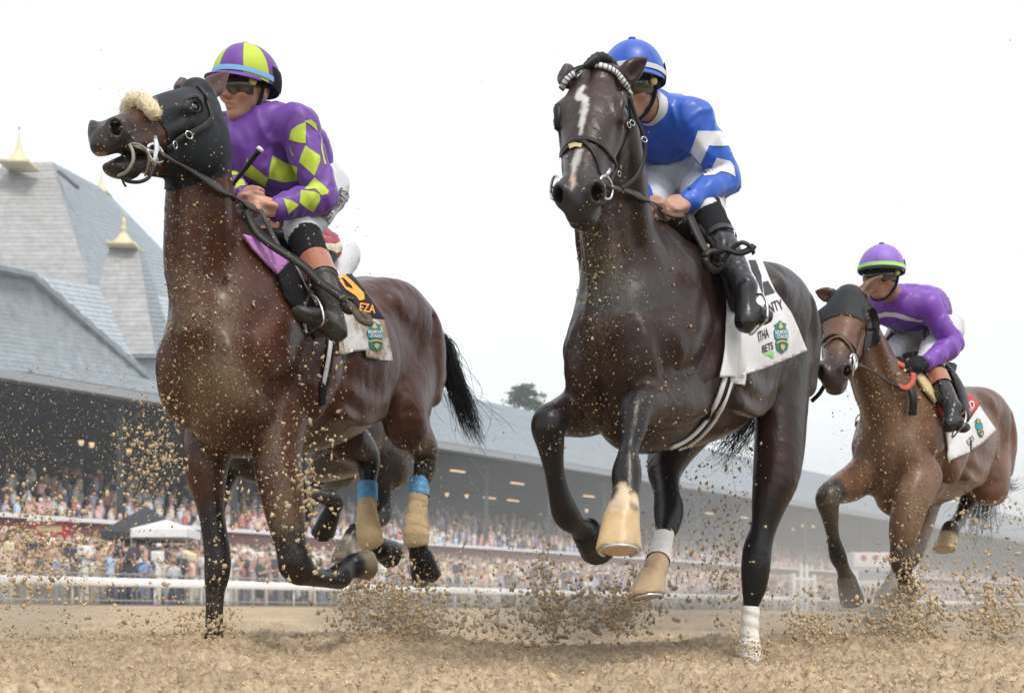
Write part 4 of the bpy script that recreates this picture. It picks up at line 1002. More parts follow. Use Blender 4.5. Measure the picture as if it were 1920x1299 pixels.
J4 = Jockey(joints(H4, head=H4.P(0, -.22, 2.18), neck=H4.P(0, -.08, 2.1), shL=H4.P(.18, -.02, 2.06), shR=H4.P(-.18, -.02, 2.06), hipL=W(640, 478, 7.2), hipR=W(575, 478, 7.28), hunch=(0, 0, .05),
    elL=W(622, 470, 6.95), wrL=H4.P(.12, -.28, 1.76), handL=H4.P(.08, -.36, 1.74), elR=H4.P(-.3, -.12, 1.85), wrR=H4.P(-.12, -.28, 1.76), handR=H4.P(-.08, -.36, 1.74),
    knL=H4.P(.2, -.1, 1.66), anL=H4.P(.33, -.1, 1.36), toeL=H4.P(.36, -.22, 1.32), heelL=H4.P(.34, -.04, 1.30),
    knR=H4.P(-.2, -.1, 1.66), anR=H4.P(-.33, -.1, 1.36), toeR=H4.P(-.36, -.22, 1.32), heelR=H4.P(-.34, -.04, 1.30)), -H4.S, (0, 0, 1), 1.0, vox=.018)
for _g in (J1, J2, J3, J4):
    _g.hem = .17 if _g is J1 else .10; _g.sag = [[*W(462, 275, 5.02), .085, .09], [*W(482, 312, 5.05), .095, .085], [*W(512, 340, 5.10), .10, .07], [*W(548, 338, 5.15), .08, .06]] if _g is J1 else None
    _g.B = _g.body(); _g.Sk = _g.silks(); _g.Br = _g.breeches(); _g.bo = {a: _g.boot(a, {J1: .70, J2: .30, J3: .46}.get(_g, .46)) for a in 'LR'}
    _g.skS = Skin(*_g.Sk); _g.skB = Skin(*_g.Br)

# ================================================================== coats: colour of the hair, white marks, dried dirt
def px_of(V): return U0 + FPX * V[:, 0] / V[:, 1], VH - FPX * (V[:, 2] - CAMH) / V[:, 1]
def mark(h, pts, col, feather=3.0, noise=0.0, depth=None):
    """a marking in the hair drawn along points (u, v, half width) on the side turned this way"""
    u, v = px_of(h.V); C = catmull(np.array(pts, float), 5); d = np.full(len(u), 1e9)
    for i in range(len(C) - 1):
        a, b = C[i], C[i + 1]; e = b[:2] - a[:2]; L = e @ e + 1e-9
        t = np.clip(((u - a[0]) * e[0] + (v - a[1]) * e[1]) / L, 0, 1)
        d = np.minimum(d, np.hypot(u - a[0] - t * e[0], v - a[1] - t * e[1]) - (a[2] + (b[2] - a[2]) * t))
    if noise: d = d + noise * fbm(h.V, 60, 2)
    w = 1 - sstep(d, -feather, feather)
    tc = -h.V + [0, 0, CAMH]; tc /= np.linalg.norm(tc, axis=1)[:, None]
    w = w * sstep((h.N * tc).sum(1), -.1, .25)
    if depth is not None: w = w * (np.abs(h.V[:, 1] - depth[0]) < depth[1])
    h.C = h.C * (1 - w[:, None]) + np.asarray(col) * w[:, None]
def paint3(h, rows, col, fe=.012, noise=0.0, ns=40):
    A = loft_segs(rows, h.L, 4); mg = fe + noise * 2 + .03; lo = (A[:, :3] - A[:, 3:5].max(1)[:, None]).min(0) - mg; hi = (A[:, :3] + A[:, 3:5].max(1)[:, None]).max(0) + mg
    m = np.flatnonzero(((h.V > lo) & (h.V < hi)).all(1))
    if len(m) == 0: return
    d = seg_at(h.V[m], A)
    if noise: d = d + noise * fbm(h.V[m], ns, 3)
    w = (1 - sstep(d, -fe, fe))[:, None]; h.C[m] = h.C[m] * (1 - w) + np.asarray(col) * w
def coat_mat(name, rough=.36, spec=.27, dirt=(.33, .25, .15)):
    m, t, b = mat_new(name); tc = t.nodes.new('ShaderNodeTexCoord')
    a = t.nodes.new('ShaderNodeAttribute'); a.attribute_name = 'Col'; d = t.nodes.new('ShaderNodeAttribute'); d.attribute_name = 'dirt'
    n1 = t.nodes.new('ShaderNodeTexNoise'); n1.inputs['Scale'].default_value = 7; n1.inputs['Detail'].default_value = 6
    mr = t.nodes.new('ShaderNodeMapRange'); mr.inputs[1].default_value = .3; mr.inputs[2].default_value = .7; mr.inputs[3].default_value = .75; mr.inputs[4].default_value = 1.3
    t.links.new(tc.outputs['Object'], n1.inputs['Vector']); t.links.new(n1.outputs['Fac'], mr.inputs[0])
    s = t.nodes.new('ShaderNodeVectorMath'); s.operation = 'SCALE'; t.links.new(a.outputs['Color'], s.inputs[0]); t.links.new(mr.outputs[0], s.inputs['Scale'])
    # dried dirt: spatters in the hair
    n2 = t.nodes.new('ShaderNodeTexNoise'); n2.inputs['Scale'].default_value = 130; n2.inputs['Detail'].default_value = 2; n2.inputs['Roughness'].default_value = .6
    mp = t.nodes.new('ShaderNodeMapping'); mp.inputs['Scale'].default_value = (1, 1, .45); t.links.new(tc.outputs['Object'], mp.inputs['Vector']); t.links.new(mp.outputs[0], n2.inputs['Vector'])
    n4 = t.nodes.new('ShaderNodeTexNoise'); n4.inputs['Scale'].default_value = 4; n4.inputs['Detail'].default_value = 5; t.links.new(tc.outputs['Object'], n4.inputs['Vector'])
    ad = t.nodes.new('ShaderNodeMath'); ad.operation = 'ADD'; t.links.new(n2.outputs['Fac'], ad.inputs[0]); t.links.new(n4.outputs['Fac'], ad.inputs[1])
    sb = t.nodes.new('ShaderNodeMath'); sb.operation = 'MULTIPLY_ADD'; sb.inputs[1].default_value = .62; t.links.new(d.outputs['Fac'], sb.inputs[0]); t.links.new(ad.outputs[0], sb.inputs[2])
    m2 = t.nodes.new('ShaderNodeMapRange'); m2.inputs[1].default_value = 1.22; m2.inputs[2].default_value = 1.85; m2.inputs[3].default_value = 0; m2.inputs[4].default_value = .42; t.links.new(sb.outputs[0], m2.inputs[0])
    mu = t.nodes.new('ShaderNodeMath'); mu.operation = 'MULTIPLY'; t.links.new(m2.outputs[0], mu.inputs[0])
    dm = t.nodes.new('ShaderNodeMath'); dm.operation = 'MULTIPLY'; dm.inputs[1].default_value = 4; dm.use_clamp = True; t.links.new(d.outputs['Fac'], dm.inputs[0]); t.links.new(dm.outputs[0], mu.inputs[1])
    mx = t.nodes.new('ShaderNodeMix'); mx.data_type = 'RGBA'; mx.inputs[7].default_value = (*dirt, 1)
    t.links.new(mu.outputs[0], mx.inputs[0]); t.links.new(s.outputs[0], mx.inputs[6]); t.links.new(mx.outputs[2], b.inputs['Base Color'])
    ro = t.nodes.new('ShaderNodeMapRange'); ro.inputs[3].default_value = rough; ro.inputs[4].default_value = .9; t.links.new(mu.outputs[0], ro.inputs[0]); t.links.new(ro.outputs[0], b.inputs['Roughness'])
    b.inputs['Specular IOR Level'].default_value = spec; b.inputs['Coat Weight'].default_value = .10; b.inputs['Coat Roughness'].default_value = .2
    # short hair and veins
    n3 = t.nodes.new('ShaderNodeTexNoise'); n3.inputs['Scale'].default_value = 120; n3.inputs['Detail'].default_value = 2
    m3 = t.nodes.new('ShaderNodeMapping'); m3.inputs['Scale'].default_value = (1, 1, .25); t.links.new(tc.outputs['Object'], m3.inputs['Vector']); t.links.new(m3.outputs[0], n3.inputs['Vector'])
    n5 = t.nodes.new('ShaderNodeTexNoise'); n5.inputs['Scale'].default_value = 11; n5.inputs['Detail'].default_value = 3; n5.inputs['Distortion'].default_value = .8; t.links.new(tc.outputs['Object'], n5.inputs['Vector'])
    b1 = t.nodes.new('ShaderNodeBump'); b1.inputs['Strength'].default_value = .2; b1.inputs['Distance'].default_value = .03; t.links.new(n5.outputs['Fac'], b1.inputs['Height'])
    b2 = t.nodes.new('ShaderNodeBump'); b2.inputs['Strength'].default_value = .3; b2.inputs['Distance'].default_value = .004; t.links.new(n3.outputs['Fac'], b2.inputs['Height']); t.links.new(b1.outputs[0], b2.inputs['Normal'])
    # veins standing out under the skin
    n6 = t.nodes.new('ShaderNodeTexNoise'); n6.inputs['Scale'].default_value = 4.2; n6.inputs['Detail'].default_value = 1.5; n6.inputs['Distortion'].default_value = .9; t.links.new(tc.outputs['Object'], n6.inputs['Vector'])
    v1 = t.nodes.new('ShaderNodeMath'); v1.operation = 'SUBTRACT'; v1.inputs[1].default_value = .5; t.links.new(n6.outputs['Fac'], v1.inputs[0])
    v2 = t.nodes.new('ShaderNodeMath'); v2.operation = 'ABSOLUTE'; t.links.new(v1.outputs[0], v2.inputs[0])
    v3 = t.nodes.new('ShaderNodeMapRange'); v3.interpolation_type = 'SMOOTHSTEP'; v3.inputs[1].default_value = 0; v3.inputs[2].default_value = .022; v3.inputs[3].default_value = 1; v3.inputs[4].default_value = 0; t.links.new(v2.outputs[0], v3.inputs[0])
    b3 = t.nodes.new('ShaderNodeBump'); b3.inputs['Strength'].default_value = .14; b3.inputs['Distance'].default_value = .004; t.links.new(v3.outputs[0], b3.inputs['Height']); t.links.new(b2.outputs[0], b3.inputs['Normal'])
    t.links.new(b3.outputs[0], b.inputs['Normal'])
    return m
BLACK = np.array([.007, .0065, .007])
def base_coat(h, col, noise=.22):
    h.C = np.empty_like(h.V); h.C[:] = col; h.C *= (1 + noise * fbm(h.V, 3.2, 3))[:, None]
def black_points(h, legs, top=BLACK):
    for rows in legs: paint3(h, rows, top, .05)
    q = (h.V - h.hp)
    x = (q @ h.hx) / h.hq; w = sstep(x, .36, .52) * (np.linalg.norm(q, axis=1) < .75 * h.hq); w = (w * .8)[:, None]
    h.C = h.C * (1 - w) + np.array([.028, .026, .027]) * w
def dust(h, blobs):
    d = np.zeros(len(h.V))
    u, v = px_of(h.V); tc = -h.V + [0, 0, CAMH]; tc /= np.linalg.norm(tc, axis=1)[:, None]; fac = sstep((h.N * tc).sum(1), -.2, .5)
    for (a, b, r, s, k) in blobs: d = np.maximum(d, k * np.exp(-(((u - a) / r) ** 2 + ((v - b) / s) ** 2)))
    h.D = d * fac
def nostrils(h, col=(.012, .006, .006)):
    for s in (-1, 1):
        c = h.H(.53, -.032, s * .046); w = (1 - sstep(np.linalg.norm(h.V - c, axis=1), .016, .027))[:, None]; h.C = h.C * (1 - w) + np.asarray(col) * w
# ---- the dark bay in the middle
base_coat(H2, (.0225, .0092, .0063)); _w = (1 - sstep(np.linalg.norm(H2.V - H2.H(.24, -.06, 0), axis=1), .22, .36))[:, None]; H2.C = H2.C * (1 - _w) + np.array([.034, .0155, .0115]) * _w
black_points(H2, [[[*W(1192, 768, 4.06), .09, .09], [*W(1180, 838, 3.98), .07, .07], [*W(1173, 915, 3.9), .07, .07]], [[*W(1029, 800, 4.19), .09, .09], [*W(1049, 925, 4.26), .08, .08], [*W(1110, 1010, 4.45), .12, .12]],
                  [[*W(1436, 960, 5.28), .09, .09], [*W(1417, 1060, 5.25), .1, .1], [*W(1408, 1220, 5.25), .08, .08]], [[*W(1252, 920, 5.08), .09, .09], [*W(1250, 985, 4.96), .08, .08], [*W(1231, 1062, 4.74), .07, .07]]])
paint3(H2, [[*W(1171, 950, 3.88), .06, .06], [*W(1160, 1034, 3.835), .085, .085]], (.56, .44, .30), .012, .02, 25)
mark(H2, [(1162, 935, 4), (1164, 960, 22)], (.56, .44, .30), 4, 3, (3.9, .2)); mark(H2, [(1122, 978, 3), (1160, 972, 4), (1205, 976, 3)], (.42, .31, .19), 3, 2, (3.85, .2))
paint3(H2, [[*W(1163, 995, 3.85), .075, .075], [*W(1160, 1036, 3.83), .085, .085]], (.50, .36, .20), .015)
paint3(H2, [[*W(1232, 1058, 4.75), .065, .065], [*W(1213, 1122, 4.63), .085, .085]], (.42, .30, .18), .015)
paint3(H2, [[*W(1112, 1015, 4.47), .06, .06], [*W(1125, 1035, 4.53), .06, .06]], (.05, .04, .03), .015)
nostrils(H2)
mark(H2, [(1094, 163, 3), (1084, 181, 6), (1098, 185, 5), (1095, 205, 6), (1091, 228, 4), (1090, 253, 2)], (.50, .48, .47), 2.2, 2.5, (3.95, .3))
mark(H2, [(1086, 282, 6), (1078, 305, 6), (1075, 325, 4), (1074, 352, 2)], (.50, .47, .46), 2.2, 2.5, (3.8, .3)); mark(H2, [(1074, 328, 4), (1075, 345, 5)], (.5, .33, .28), 3, 1, (3.8, .3))
dust(H2, [(1130, 500, 60, 110, .55), (1130, 640, 60, 100, .5), (1085, 690, 70, 60, .35), (1115, 790, 60, 50, .4), (1290, 760, 70, 40, .25), (1180, 650, 120, 150, .2)])
# ---- the bay with the hood on the left
base_coat(H1, (.057, .0180, .0088))
black_points(H1, [[[*W(405, 990, 4.78), .09, .09], [*W(403, 1110, 4.76), .08, .08], [*W(400, 1230, 4.75), .08, .08]], [[*W(548, 1030, 4.69), .11, .11], [*W(600, 1080, 4.8), .09, .09], [*W(660, 1062, 5.07), .1, .1]],
                  [[*W(797, 850, 6.02), .10, .10], [*W(785, 950, 5.96), .08, .08], [*W(795, 1060, 6.0), .11, .11]], [[*W(690, 868, 6.06), .10, .10], [*W(690, 985, 5.99), .08, .08], [*W(720, 1030, 6.08), .11, .11]]], BLACK * 1.3)
paint3(H1, [[*W(676, 1060, 5.11), .06, .06], [*W(694, 1058, 5.18), .085, .085]], (.20, .16, .10), .012)
paint3(H1, [[*W(812, 1056, 6.03), .05, .05], [*W(820, 1078, 6.1), .09, .09]], (.24, .18, .11), .015); paint3(H1, [[*W(734, 1036, 6.15), .06, .06], [*W(742, 1038, 6.2), .07, .07]], (.16, .13, .09), .02)
nostrils(H1); mark(H1, [(182, 292, 5), (196, 290, 4)], (.30, .17, .15), 4, 1, (4.1, .3))
dust(H1, [(400, 720, 110, 110, 1.0), (350, 560, 60, 120, .75), (420, 600, 90, 110, .6), (500, 820, 90, 110, .7), (400, 850, 60, 90, .55), (540, 960, 50, 90, .8), (790, 880, 50, 120, .5), (760, 760, 60, 60, .4), (350, 420, 50, 60, .4), (215, 270, 40, 40, .35), (405, 1130, 30, 70, .6)])
# ---- the lighter bay on the right
base_coat(H3, (.118, .054, .031))
black_points(H3, [[[*W(1556, 930, 6.2), .10, .10], [*W(1562, 1005, 6.27), .08, .08], [*W(1596, 1110, 6.42), .11, .11]], [[*W(1691, 1050, 6.43), .09, .09], [*W(1702, 1105, 6.65), .11, .11]], [[*W(1805, 960, 7.8), .10, .10], [*W(1780, 1005, 7.5), .11, .11]], [[*W(1712, 1035, 6.95), .08, .08], [*W(1660, 1122, 6.72), .08, .08], [*W(1642, 1160, 6.62), .10, .10]]], BLACK * 2.2)
paint3(H3, [[*W(1772, 1020, 7.44), .08, .08], [*W(1769, 1036, 7.41), .1, .1]], (.42, .33, .21), .012); paint3(H3, [[*W(1648, 1140, 6.67), .06, .06], [*W(1640, 1168, 6.6), .08, .08]], (.30, .27, .23), .02)
nostrils(H3)
dust(H3, [(1680, 850, 110, 130, .95), (1640, 760, 70, 100, .7), (1720, 980, 60, 90, .9), (1560, 960, 40, 90, .7), (1600, 920, 50, 50, .6), (1840, 840, 60, 80, .5), (1690, 1060, 40, 50, .9), (1590, 1090, 40, 50, .9)])
base_coat(H4, (.022, .014, .012)); black_points(H4, [[[*W(560, 915, 6.5), .1, .1], [*W(620, 940, 6.8), .12, .12]], [[*W(718, 935, 7.6), .1, .1], [*W(665, 1000, 7.3), .12, .12]]])
paint3(H4, [[*W(652, 1018, 7.26), .05, .05], [*W(648, 1030, 7.25), .06, .06]], (.5, .45, .36), .015); paint3(H4, [[*W(640, 1055, 7.22), .06, .06], [*W(605, 1002, 6.9), .04, .04]], (.20, .17, .12), .02); H4.D = np.full(len(H4.V), .25)
for _h in (H1, H2, H3):
    for s in (-1, 1): c = _h.H(.172, -.04, s * .1); w = (1 - sstep(np.linalg.norm(_h.V - c, axis=1), .026, .042))[:, None]; _h.C = _h.C * (1 - .9 * w) + BLACK * .9 * w
M_COAT = coat_mat('coat'); M_EYE = pmat('eye', (.006, .004, .003), .06, spec=.6, coat=1.0)
LAB = {1: 'dark bay racehorse in a black hood and sheepskin noseband, its mouth open, at the left', 2: 'near black racehorse with a white face stripe and white browband, in the middle',
       3: 'lighter brown bay racehorse in a black blinker hood, farthest to the right', 4: 'dark racehorse mostly hidden behind the hooded bay, only its legs showing'}
HR = {}
for _i, _h in ((1, H1), (2, H2), (3, H3), (4, H4)):
    c = _h.P(0, .4, 0); r = empty('racehorse', (c[0], c[1], float(track_z(c[0], c[1]))), LAB[_i], 'horse', 'racehorses galloping on the dirt track'); HR[_i] = r
    obj('body', mesh('body', _h.V, _h.F, True, _h.C, {'dirt': _h.D}), r, M_COAT)
    for s in (-1, 1): eyeball(_h, 'eye', r, M_EYE, s)
# ---- hair
M_HAIR = pmat('hair', (.006, .005, .005), .45, spec=.3)
def strands(paths, n, spread, thick, seed, wisp=.25):
    """hair along a path: rows x y z of the middle of the lock, spread = half width at root and tip"""
    r_ = np.random.default_rng(seed); P = catmull(np.asarray(paths, float), 6); m = len(P); V, F = [], []
    T = np.gradient(P, axis=0)
    for k in range(n):
        off = r_.normal(0, 1, 3); off /= np.linalg.norm(off) + .3; ln = int(m * r_.uniform(.55, 1.0)); wob = r_.normal(0, 1, (3, 3)); ph = r_.uniform(0, 6, 3); wl = r_.random() < wisp
        b0 = len(V)
        for i in range(ln):
            t = i / (m - 1); w = spread[0] + (spread[1] - spread[0]) * t
            p = P[i] + off * w + (wob[0] * math.sin(t * 4 + ph[0]) + wob[1] * math.sin(t * 9 + ph[1])) * (.35 * w * t if not wl else 1.1 * w * t)
            tt = unit(T[i]); sd = unit(np.cross(tt, off + .01)); nn = np.cross(sd, tt); th = thick * (1 - .75 * (i / max(ln - 1, 1)))
            V += [p + sd * th, p - sd * th * .5 + nn * th * .8, p - sd * th * .5 - nn * th * .8]
        F += [(b0 + i * 3 + j, b0 + i * 3 + (j + 1) % 3, b0 + (i + 1) * 3 + (j + 1) % 3, b0 + (i + 1) * 3 + j) for i in range(ln - 1) for j in range(3)]
    return V, F
obj('tail', mesh('tail', *strands([H1.P(0, 1.36, 1.42), W(824, 640, 6.45), W(843, 690, 6.5), W(862, 740, 6.55), W(880, 785, 6.6), W(900, 832, 6.62)], 520, (.045, .055), .0028, 3, .22)), HR[1], M_HAIR)
obj('tail', mesh('tail', *strands([H2.P(0, 1.34, 1.45), H2.P(0, 1.46, 1.2), W(1395, 800, 6.0), W(1372, 835, 5.9), W(1362, 856, 5.85)], 220, (.04, .08), .0026, 4, .5)), HR[2], M_HAIR)
obj('tail', mesh('tail', *strands([H3.P(0, 1.34, 1.40), H3.P(.05, 1.5, 1.2), W(1856, 890, 8.4), W(1838, 950, 8.3), W(1835, 1000, 8.2)], 420, (.05, .12), .0035, 5, .08)), HR[3], M_HAIR)
obj('tail', mesh('tail', *strands([H3.P(.05, 1.42, 1.3), W(1862, 890, 8.3), W(1885, 905, 8.3), W(1900, 912, 8.3), W(1925, 898, 8.3)], 60, (.02, .04), .003, 6, .15)), HR[3], M_HAIR)
_s = Sculpt([axis_range(*(lambda c: (c[i] - .12, c[i] + .12))(W(1118, 112, 4.06)), .006) for i in range(3)])
_s.loft([[*W(1150, 128, 4.12), .02, .02], [*W(1138, 119, 4.09), .028, .022], [*W(1122, 113, 4.06), .030, .022], [*W(1108, 118, 4.03), .020, .016], [*W(1096, 125, 4.01), .008, .008]], (0, -1, 0), .01)
V, F = _s.polygonise(); V = V + vnormals(V, F) * (.0012 * np.sin(V[:, 0] * 420 + 3 * noise3(V, 30)))[:, None]
obj('forelock', mesh('forelock', V, F), HR[2], M_HAIR)
for _i, _h, _n in ((1, H1, 240), (2, H2, 200), (3, H3, 160)):       # short mane lying on the off side of the neck
    V, F = [], []
    ctr = {1: [W(388, 200, 4.56), W(400, 300, 4.68), W(430, 400, 4.86), H1.P(0, -.1, 1.62)], 2: [W(1148, 170, 4.2), W(1175, 290, 4.36), W(1215, 380, 4.5), H2.P(0, -.1, 1.6)], 3: [W(1602, 560, 6.2), W(1640, 630, 6.45), W(1675, 670, 6.7), H3.P(0, -.1, 1.58)]}[_i]
    C = catmull(ctr, 12)
    for k in range(0, len(C), 2):
        p, nn = _h.skin.near(C[k]); v_, f_ = strands([p, p + [-.03, .0, -.02], p + [-.06, .0, -.08]], 14, (.015, .02), .002, 20 + k, .2); n0 = len(V); V += v_; F += [tuple(i + n0 for i in f) for f in f_]
    obj('mane', mesh('mane', V, F), HR[_i], M_HAIR)

# ================================================================== tack
M_LEATH = pmat('dark_leather', (.012, .009, .008), .45, spec=.3, var=.3, vscale=30, bump=.15, bscale=120); M_BROWN = pmat('brown_leather', (.10, .045, .025), .5, var=.3, vscale=25)
M_RUBBER = pmat('grey_rein', (.045, .042, .04), .6, bump=.3, bscale=150); M_METAL = pmat('bit_metal', (.62, .62, .63), .22, metal=1.0)
M_WHITE = pmat('white_cloth', (.66, .66, .69), .8, var=.05, vscale=12, bump=.25, bscale=30, sheen=.2); M_CREAM = pmat('cream_pad', (.56, .44, .24), .85, bump=.3, bscale=60)
M_FLEECE = pmat('sheepskin', (.86, .72, .48), .95, bump=.6, bscale=220, var=.12, vscale=60, sheen=.5); M_BLACKC = pmat('black_cloth', (.009, .009, .011), .8, spec=.2, bump=.3, bscale=180)
M_HOOD = pmat('hood_cloth', (.008, .010, .013), .55, spec=.28, bump=.12, bscale=160, var=.25, vscale=20)
def muddy_cloth():
    m = pmat('muddied_cloth', (.68, .67, .68), .85, bump=.25, bscale=30); t = m.node_tree; b = t.nodes['Principled BSDF']; tc = t.nodes.new('ShaderNodeTexCoord'); n = t.nodes.new('ShaderNodeTexNoise'); n.inputs['Scale'].default_value = 9; n.inputs['Detail'].default_value = 7; n.inputs['Roughness'].default_value = .65
    r = t.nodes.new('ShaderNodeValToRGB'); r.color_ramp.elements[0].position = .42; r.color_ramp.elements[0].color = (.30, .22, .14, 1); r.color_ramp.elements[1].position = .56; r.color_ramp.elements[1].color = (.68, .67, .68, 1)
    t.links.new(tc.outputs['Object'], n.inputs['Vector']); t.links.new(n.outputs['Fac'], r.inputs[0]); t.links.new(r.outputs[0], b.inputs['Base Color']); return m
M_MUDDY = muddy_cloth()
M_PINK = pmat('pink_cloth', (.48, .20, .50), .75, bump=.3, bscale=60); M_RED = pmat('red_cloth', (.50, .018, .03), .7, bump=.2, bscale=60); M_ORANGE = pmat('orange_print', (.85, .36, .03), .7); M_NAVY = pmat('black_navy_cloth', (.012, .012, .018), .8, spec=.2, bump=.2, bscale=80)
M_GREEN = pmat('green_print', (.012, .16, .105), .6); M_TEAL = pmat('teal_print', (.03, .26, .34), .6); M_GOLD = pmat('gold_print', (.55, .42, .16), .6); M_INK = pmat('black_print', (.012, .012, .014), .6); M_LIMEP = pmat('lime_print', (.22, .72, .12), .6)
M_BLUET = pmat('blue_tape', (.10, .33, .62), .5, bump=.5, bscale=60, var=.25, vscale=30); M_TAN = pmat('tan_bandage', (.56, .42, .25), .9, bump=.4, bscale=70, var=.16, vscale=14); M_WBAND = pmat('white_bandage', (.74, .72, .68), .9, bump=.4, bscale=50, var=.10, vscale=16); M_GBAND = pmat('dusty_bandage', (.36, .34, .31), .9, bump=.4, bscale=50, var=.2, vscale=20)
def part(name, VF, mat, parent, smooth=True): return obj(name, mesh(name, VF[0], VF[1], smooth), parent, mat)
def joinVF(*L):
    V, F = [], []
    for v, f in L: n = len(V); V += list(v); F += [tuple(i + n for i in q) for q in f]
    return V, F
def free_strap(pts, width, thick, side, n=8):
    """strap hanging in the air: points in the world, side = way its flat face looks"""
    P = catmull(np.asarray(pts, float), n); N = np.repeat(np.asarray(side, float)[None], len(P), 0); return ribbon(P, N, width, thick)
def ringVF(c, nrm, r, th, n=18, m=6, sq=1.0):
    nrm = unit(nrm); a = unit(np.cross(nrm, [0.1, .2, 1])); b = np.cross(nrm, a); mb = MB(); mb.tube([np.asarray(c) + (a * math.cos(t) + b * math.sin(t) * sq) * r for t in np.linspace(0, 2 * math.pi, n + 1)], th, m); return mb.V, mb.F
def sheet(skin, poly, off, thick, step=6.0):
    """cloth lying on a body, with an edge you can see"""
    V, F = patch_on(skin, poly, off, step=step)
    if not V: return [], []
    n = len(V); V = [np.asarray(p) for p in V]; cnt = {}
    for f in F:
        for i in range(len(f)):
            e = (f[i], f[(i + 1) % len(f)]); cnt[e] = cnt.get(e, 0) + 1
    N = np.zeros((n, 3))
    for f in F:
        nn = np.cross(V[f[1]] - V[f[0]], V[f[2]] - V[f[0]])
        for i in f: N[i] += nn
    N /= np.linalg.norm(N, axis=1)[:, None] + 1e-12
    top = [V[i] + N[i] * thick for i in range(n)]
    G_ = [tuple(i + n for i in f) for f in F] + [tuple(reversed(f)) for f in F]
    G_ += [(a, b, b + n, a + n) for (a, b) in cnt if (b, a) not in cnt]
    return V + top, G_
def extract(V, F, m, off, N):
    keep = m[F].all(1); f = F[keep]; used = np.unique(f); mp = np.full(len(V), -1); mp[used] = np.arange(len(used)); return V[used] + N[used] * off, mp[f]
def bandage(name, rows, mat, parent, wraps=5, amp=.0055):
    """rows: x y z radius; spiral wraps show as ridges"""
    A = catmull(np.array([[*r] for r in rows]), 8); mb = MB(); n = 20; V = []; m = len(A)
    for i in range(m):
        t = unit(A[min(i + 1, m - 1), :3] - A[max(i - 1, 0), :3]); a = unit(np.cross(t, [0, 1, 0.01])); b = np.cross(t, a)
        for k in range(n):
            th = 2 * math.pi * k / n; ph = (i / (m - 1) * wraps + th / (2 * math.pi)) % 1
            r = A[i, 3] + amp * (ph - .5); V.append(A[i, :3] + (a * math.cos(th) + b * math.sin(th)) * r)
    F = [(i * n + k, i * n + (k + 1) % n, (i + 1) * n + (k + 1) % n, (i + 1) * n + k) for i in range(m - 1) for k in range(n)]
    return part(name, (V, F), mat, parent)
def shield(skin, parent, poly_fn, words=True, base=.0065):
    """race emblem printed on a saddlecloth; poly_fn maps x 0..1, y 0..1 (down) of the emblem to photo pixels"""
    def pp(L): return [poly_fn(x, y) for x, y in L]
    out = part('race_emblem', patch_on(skin, pp([(.5, 0), (.66, .08), (.95, .13), (.86, .22), (.92, .30), (1.0, .30), (.97, .55), (.88, .58), (.98, .72), (.9, .88), (.5, 1.0), (.12, .88), (.06, .70), (.14, .58), (.04, .55), (.02, .30), (.1, .28), (.16, .2), (.04, .15), (.34, .08)]), base, step=4), M_GREEN, parent, False)
    part('emblem_band', patch_on(skin, pp([(.0, .30), (1.02, .30), (.98, .56), (.06, .56)]), base + .0015, step=4), M_TEAL, out, False)
    part('emblem_ribbon', patch_on(skin, pp([(.10, .66), (.3, .615), (.5, .60), (.7, .615), (.92, .66), (.92, .71), (.7, .665), (.5, .65), (.3, .665), (.10, .71)]), base + .003, step=4), M_GOLD, out, False)
    part('emblem_horse', patch_on(skin, pp([(.36, .76), (.48, .72), (.62, .74), (.70, .80), (.60, .86), (.56, .94), (.48, .88), (.38, .86)]), base + .003, step=4), M_GOLD, out, False)
    part('emblem_peak', patch_on(skin, pp([(.5, .05), (.68, .22), (.56, .26), (.44, .26), (.34, .22)]), base + .0015, step=4), M_GOLD, out, False)
    if words:
        for t, x0, x1, y0, y1 in (('BELMONT', .04, .98, .42, .315), ('STAKES', .16, .90, .55, .445)):
            c = np.array(poly_fn(x0, y0)); part('lettering', text_on(skin, t, c, np.array(poly_fn(x1, y0)) - c, np.array(poly_fn(x0, y1)) - c, base + .0042, True), M_WHITE, out, False)
def affine(o, ex, ey): o, ex, ey = map(np.array, (o, ex, ey)); return lambda x, y: tuple(o + ex * x + ey * y)
# ------------------------------------------------------------------ the near black horse
S2 = H2.skin; R2 = HR[2]
br = part('bridle', joinVF(strap_on(S2, [(1181, 172), (1183, 205), (1184, 235), (1178, 258), (1166, 285), (1155, 315), (1143, 340)], .020, .004), strap_on(S2, [(1043, 160), (1046, 210), (1044, 262), (1042, 310)], .018, .004),
    strap_on(S2, [(1064, 143), (1090, 122), (1130, 122), (1165, 150)], .018, .003)), M_LEATH, R2)
part('noseband', joinVF(strap_on(S2, [(1040, 322), (1046, 300), (1057, 280), (1072, 266), (1088, 264), (1108, 280), (1120, 304), (1125, 330)], .016, .004), strap_on(S2, [(1040, 306), (1052, 292), (1068, 276), (1085, 264), (1105, 262), (1128, 275), (1148, 298), (1157, 318)], .016, .004)), M_LEATH, br)
part('noseband_disc', patch_on(S2, [(1068, 272), (1080, 270), (1092, 272), (1090, 279), (1080, 277), (1070, 281)], .006), M_CREAM, br)
bb = part('browband', strap_on(S2, [(1053, 168), (1063, 150), (1078, 137), (1097, 128), (1118, 125), (1142, 131), (1160, 145), (1173, 161), (1180, 178)], .019, .007, off=.003, n=10), M_WHITE, br)
C = catmull([(1053, 168, 0), (1063, 150, 0), (1078, 137, 0), (1097, 128, 0), (1118, 125, 0), (1142, 131, 0), (1160, 145, 0), (1173, 161, 0), (1180, 178, 0)], 10)
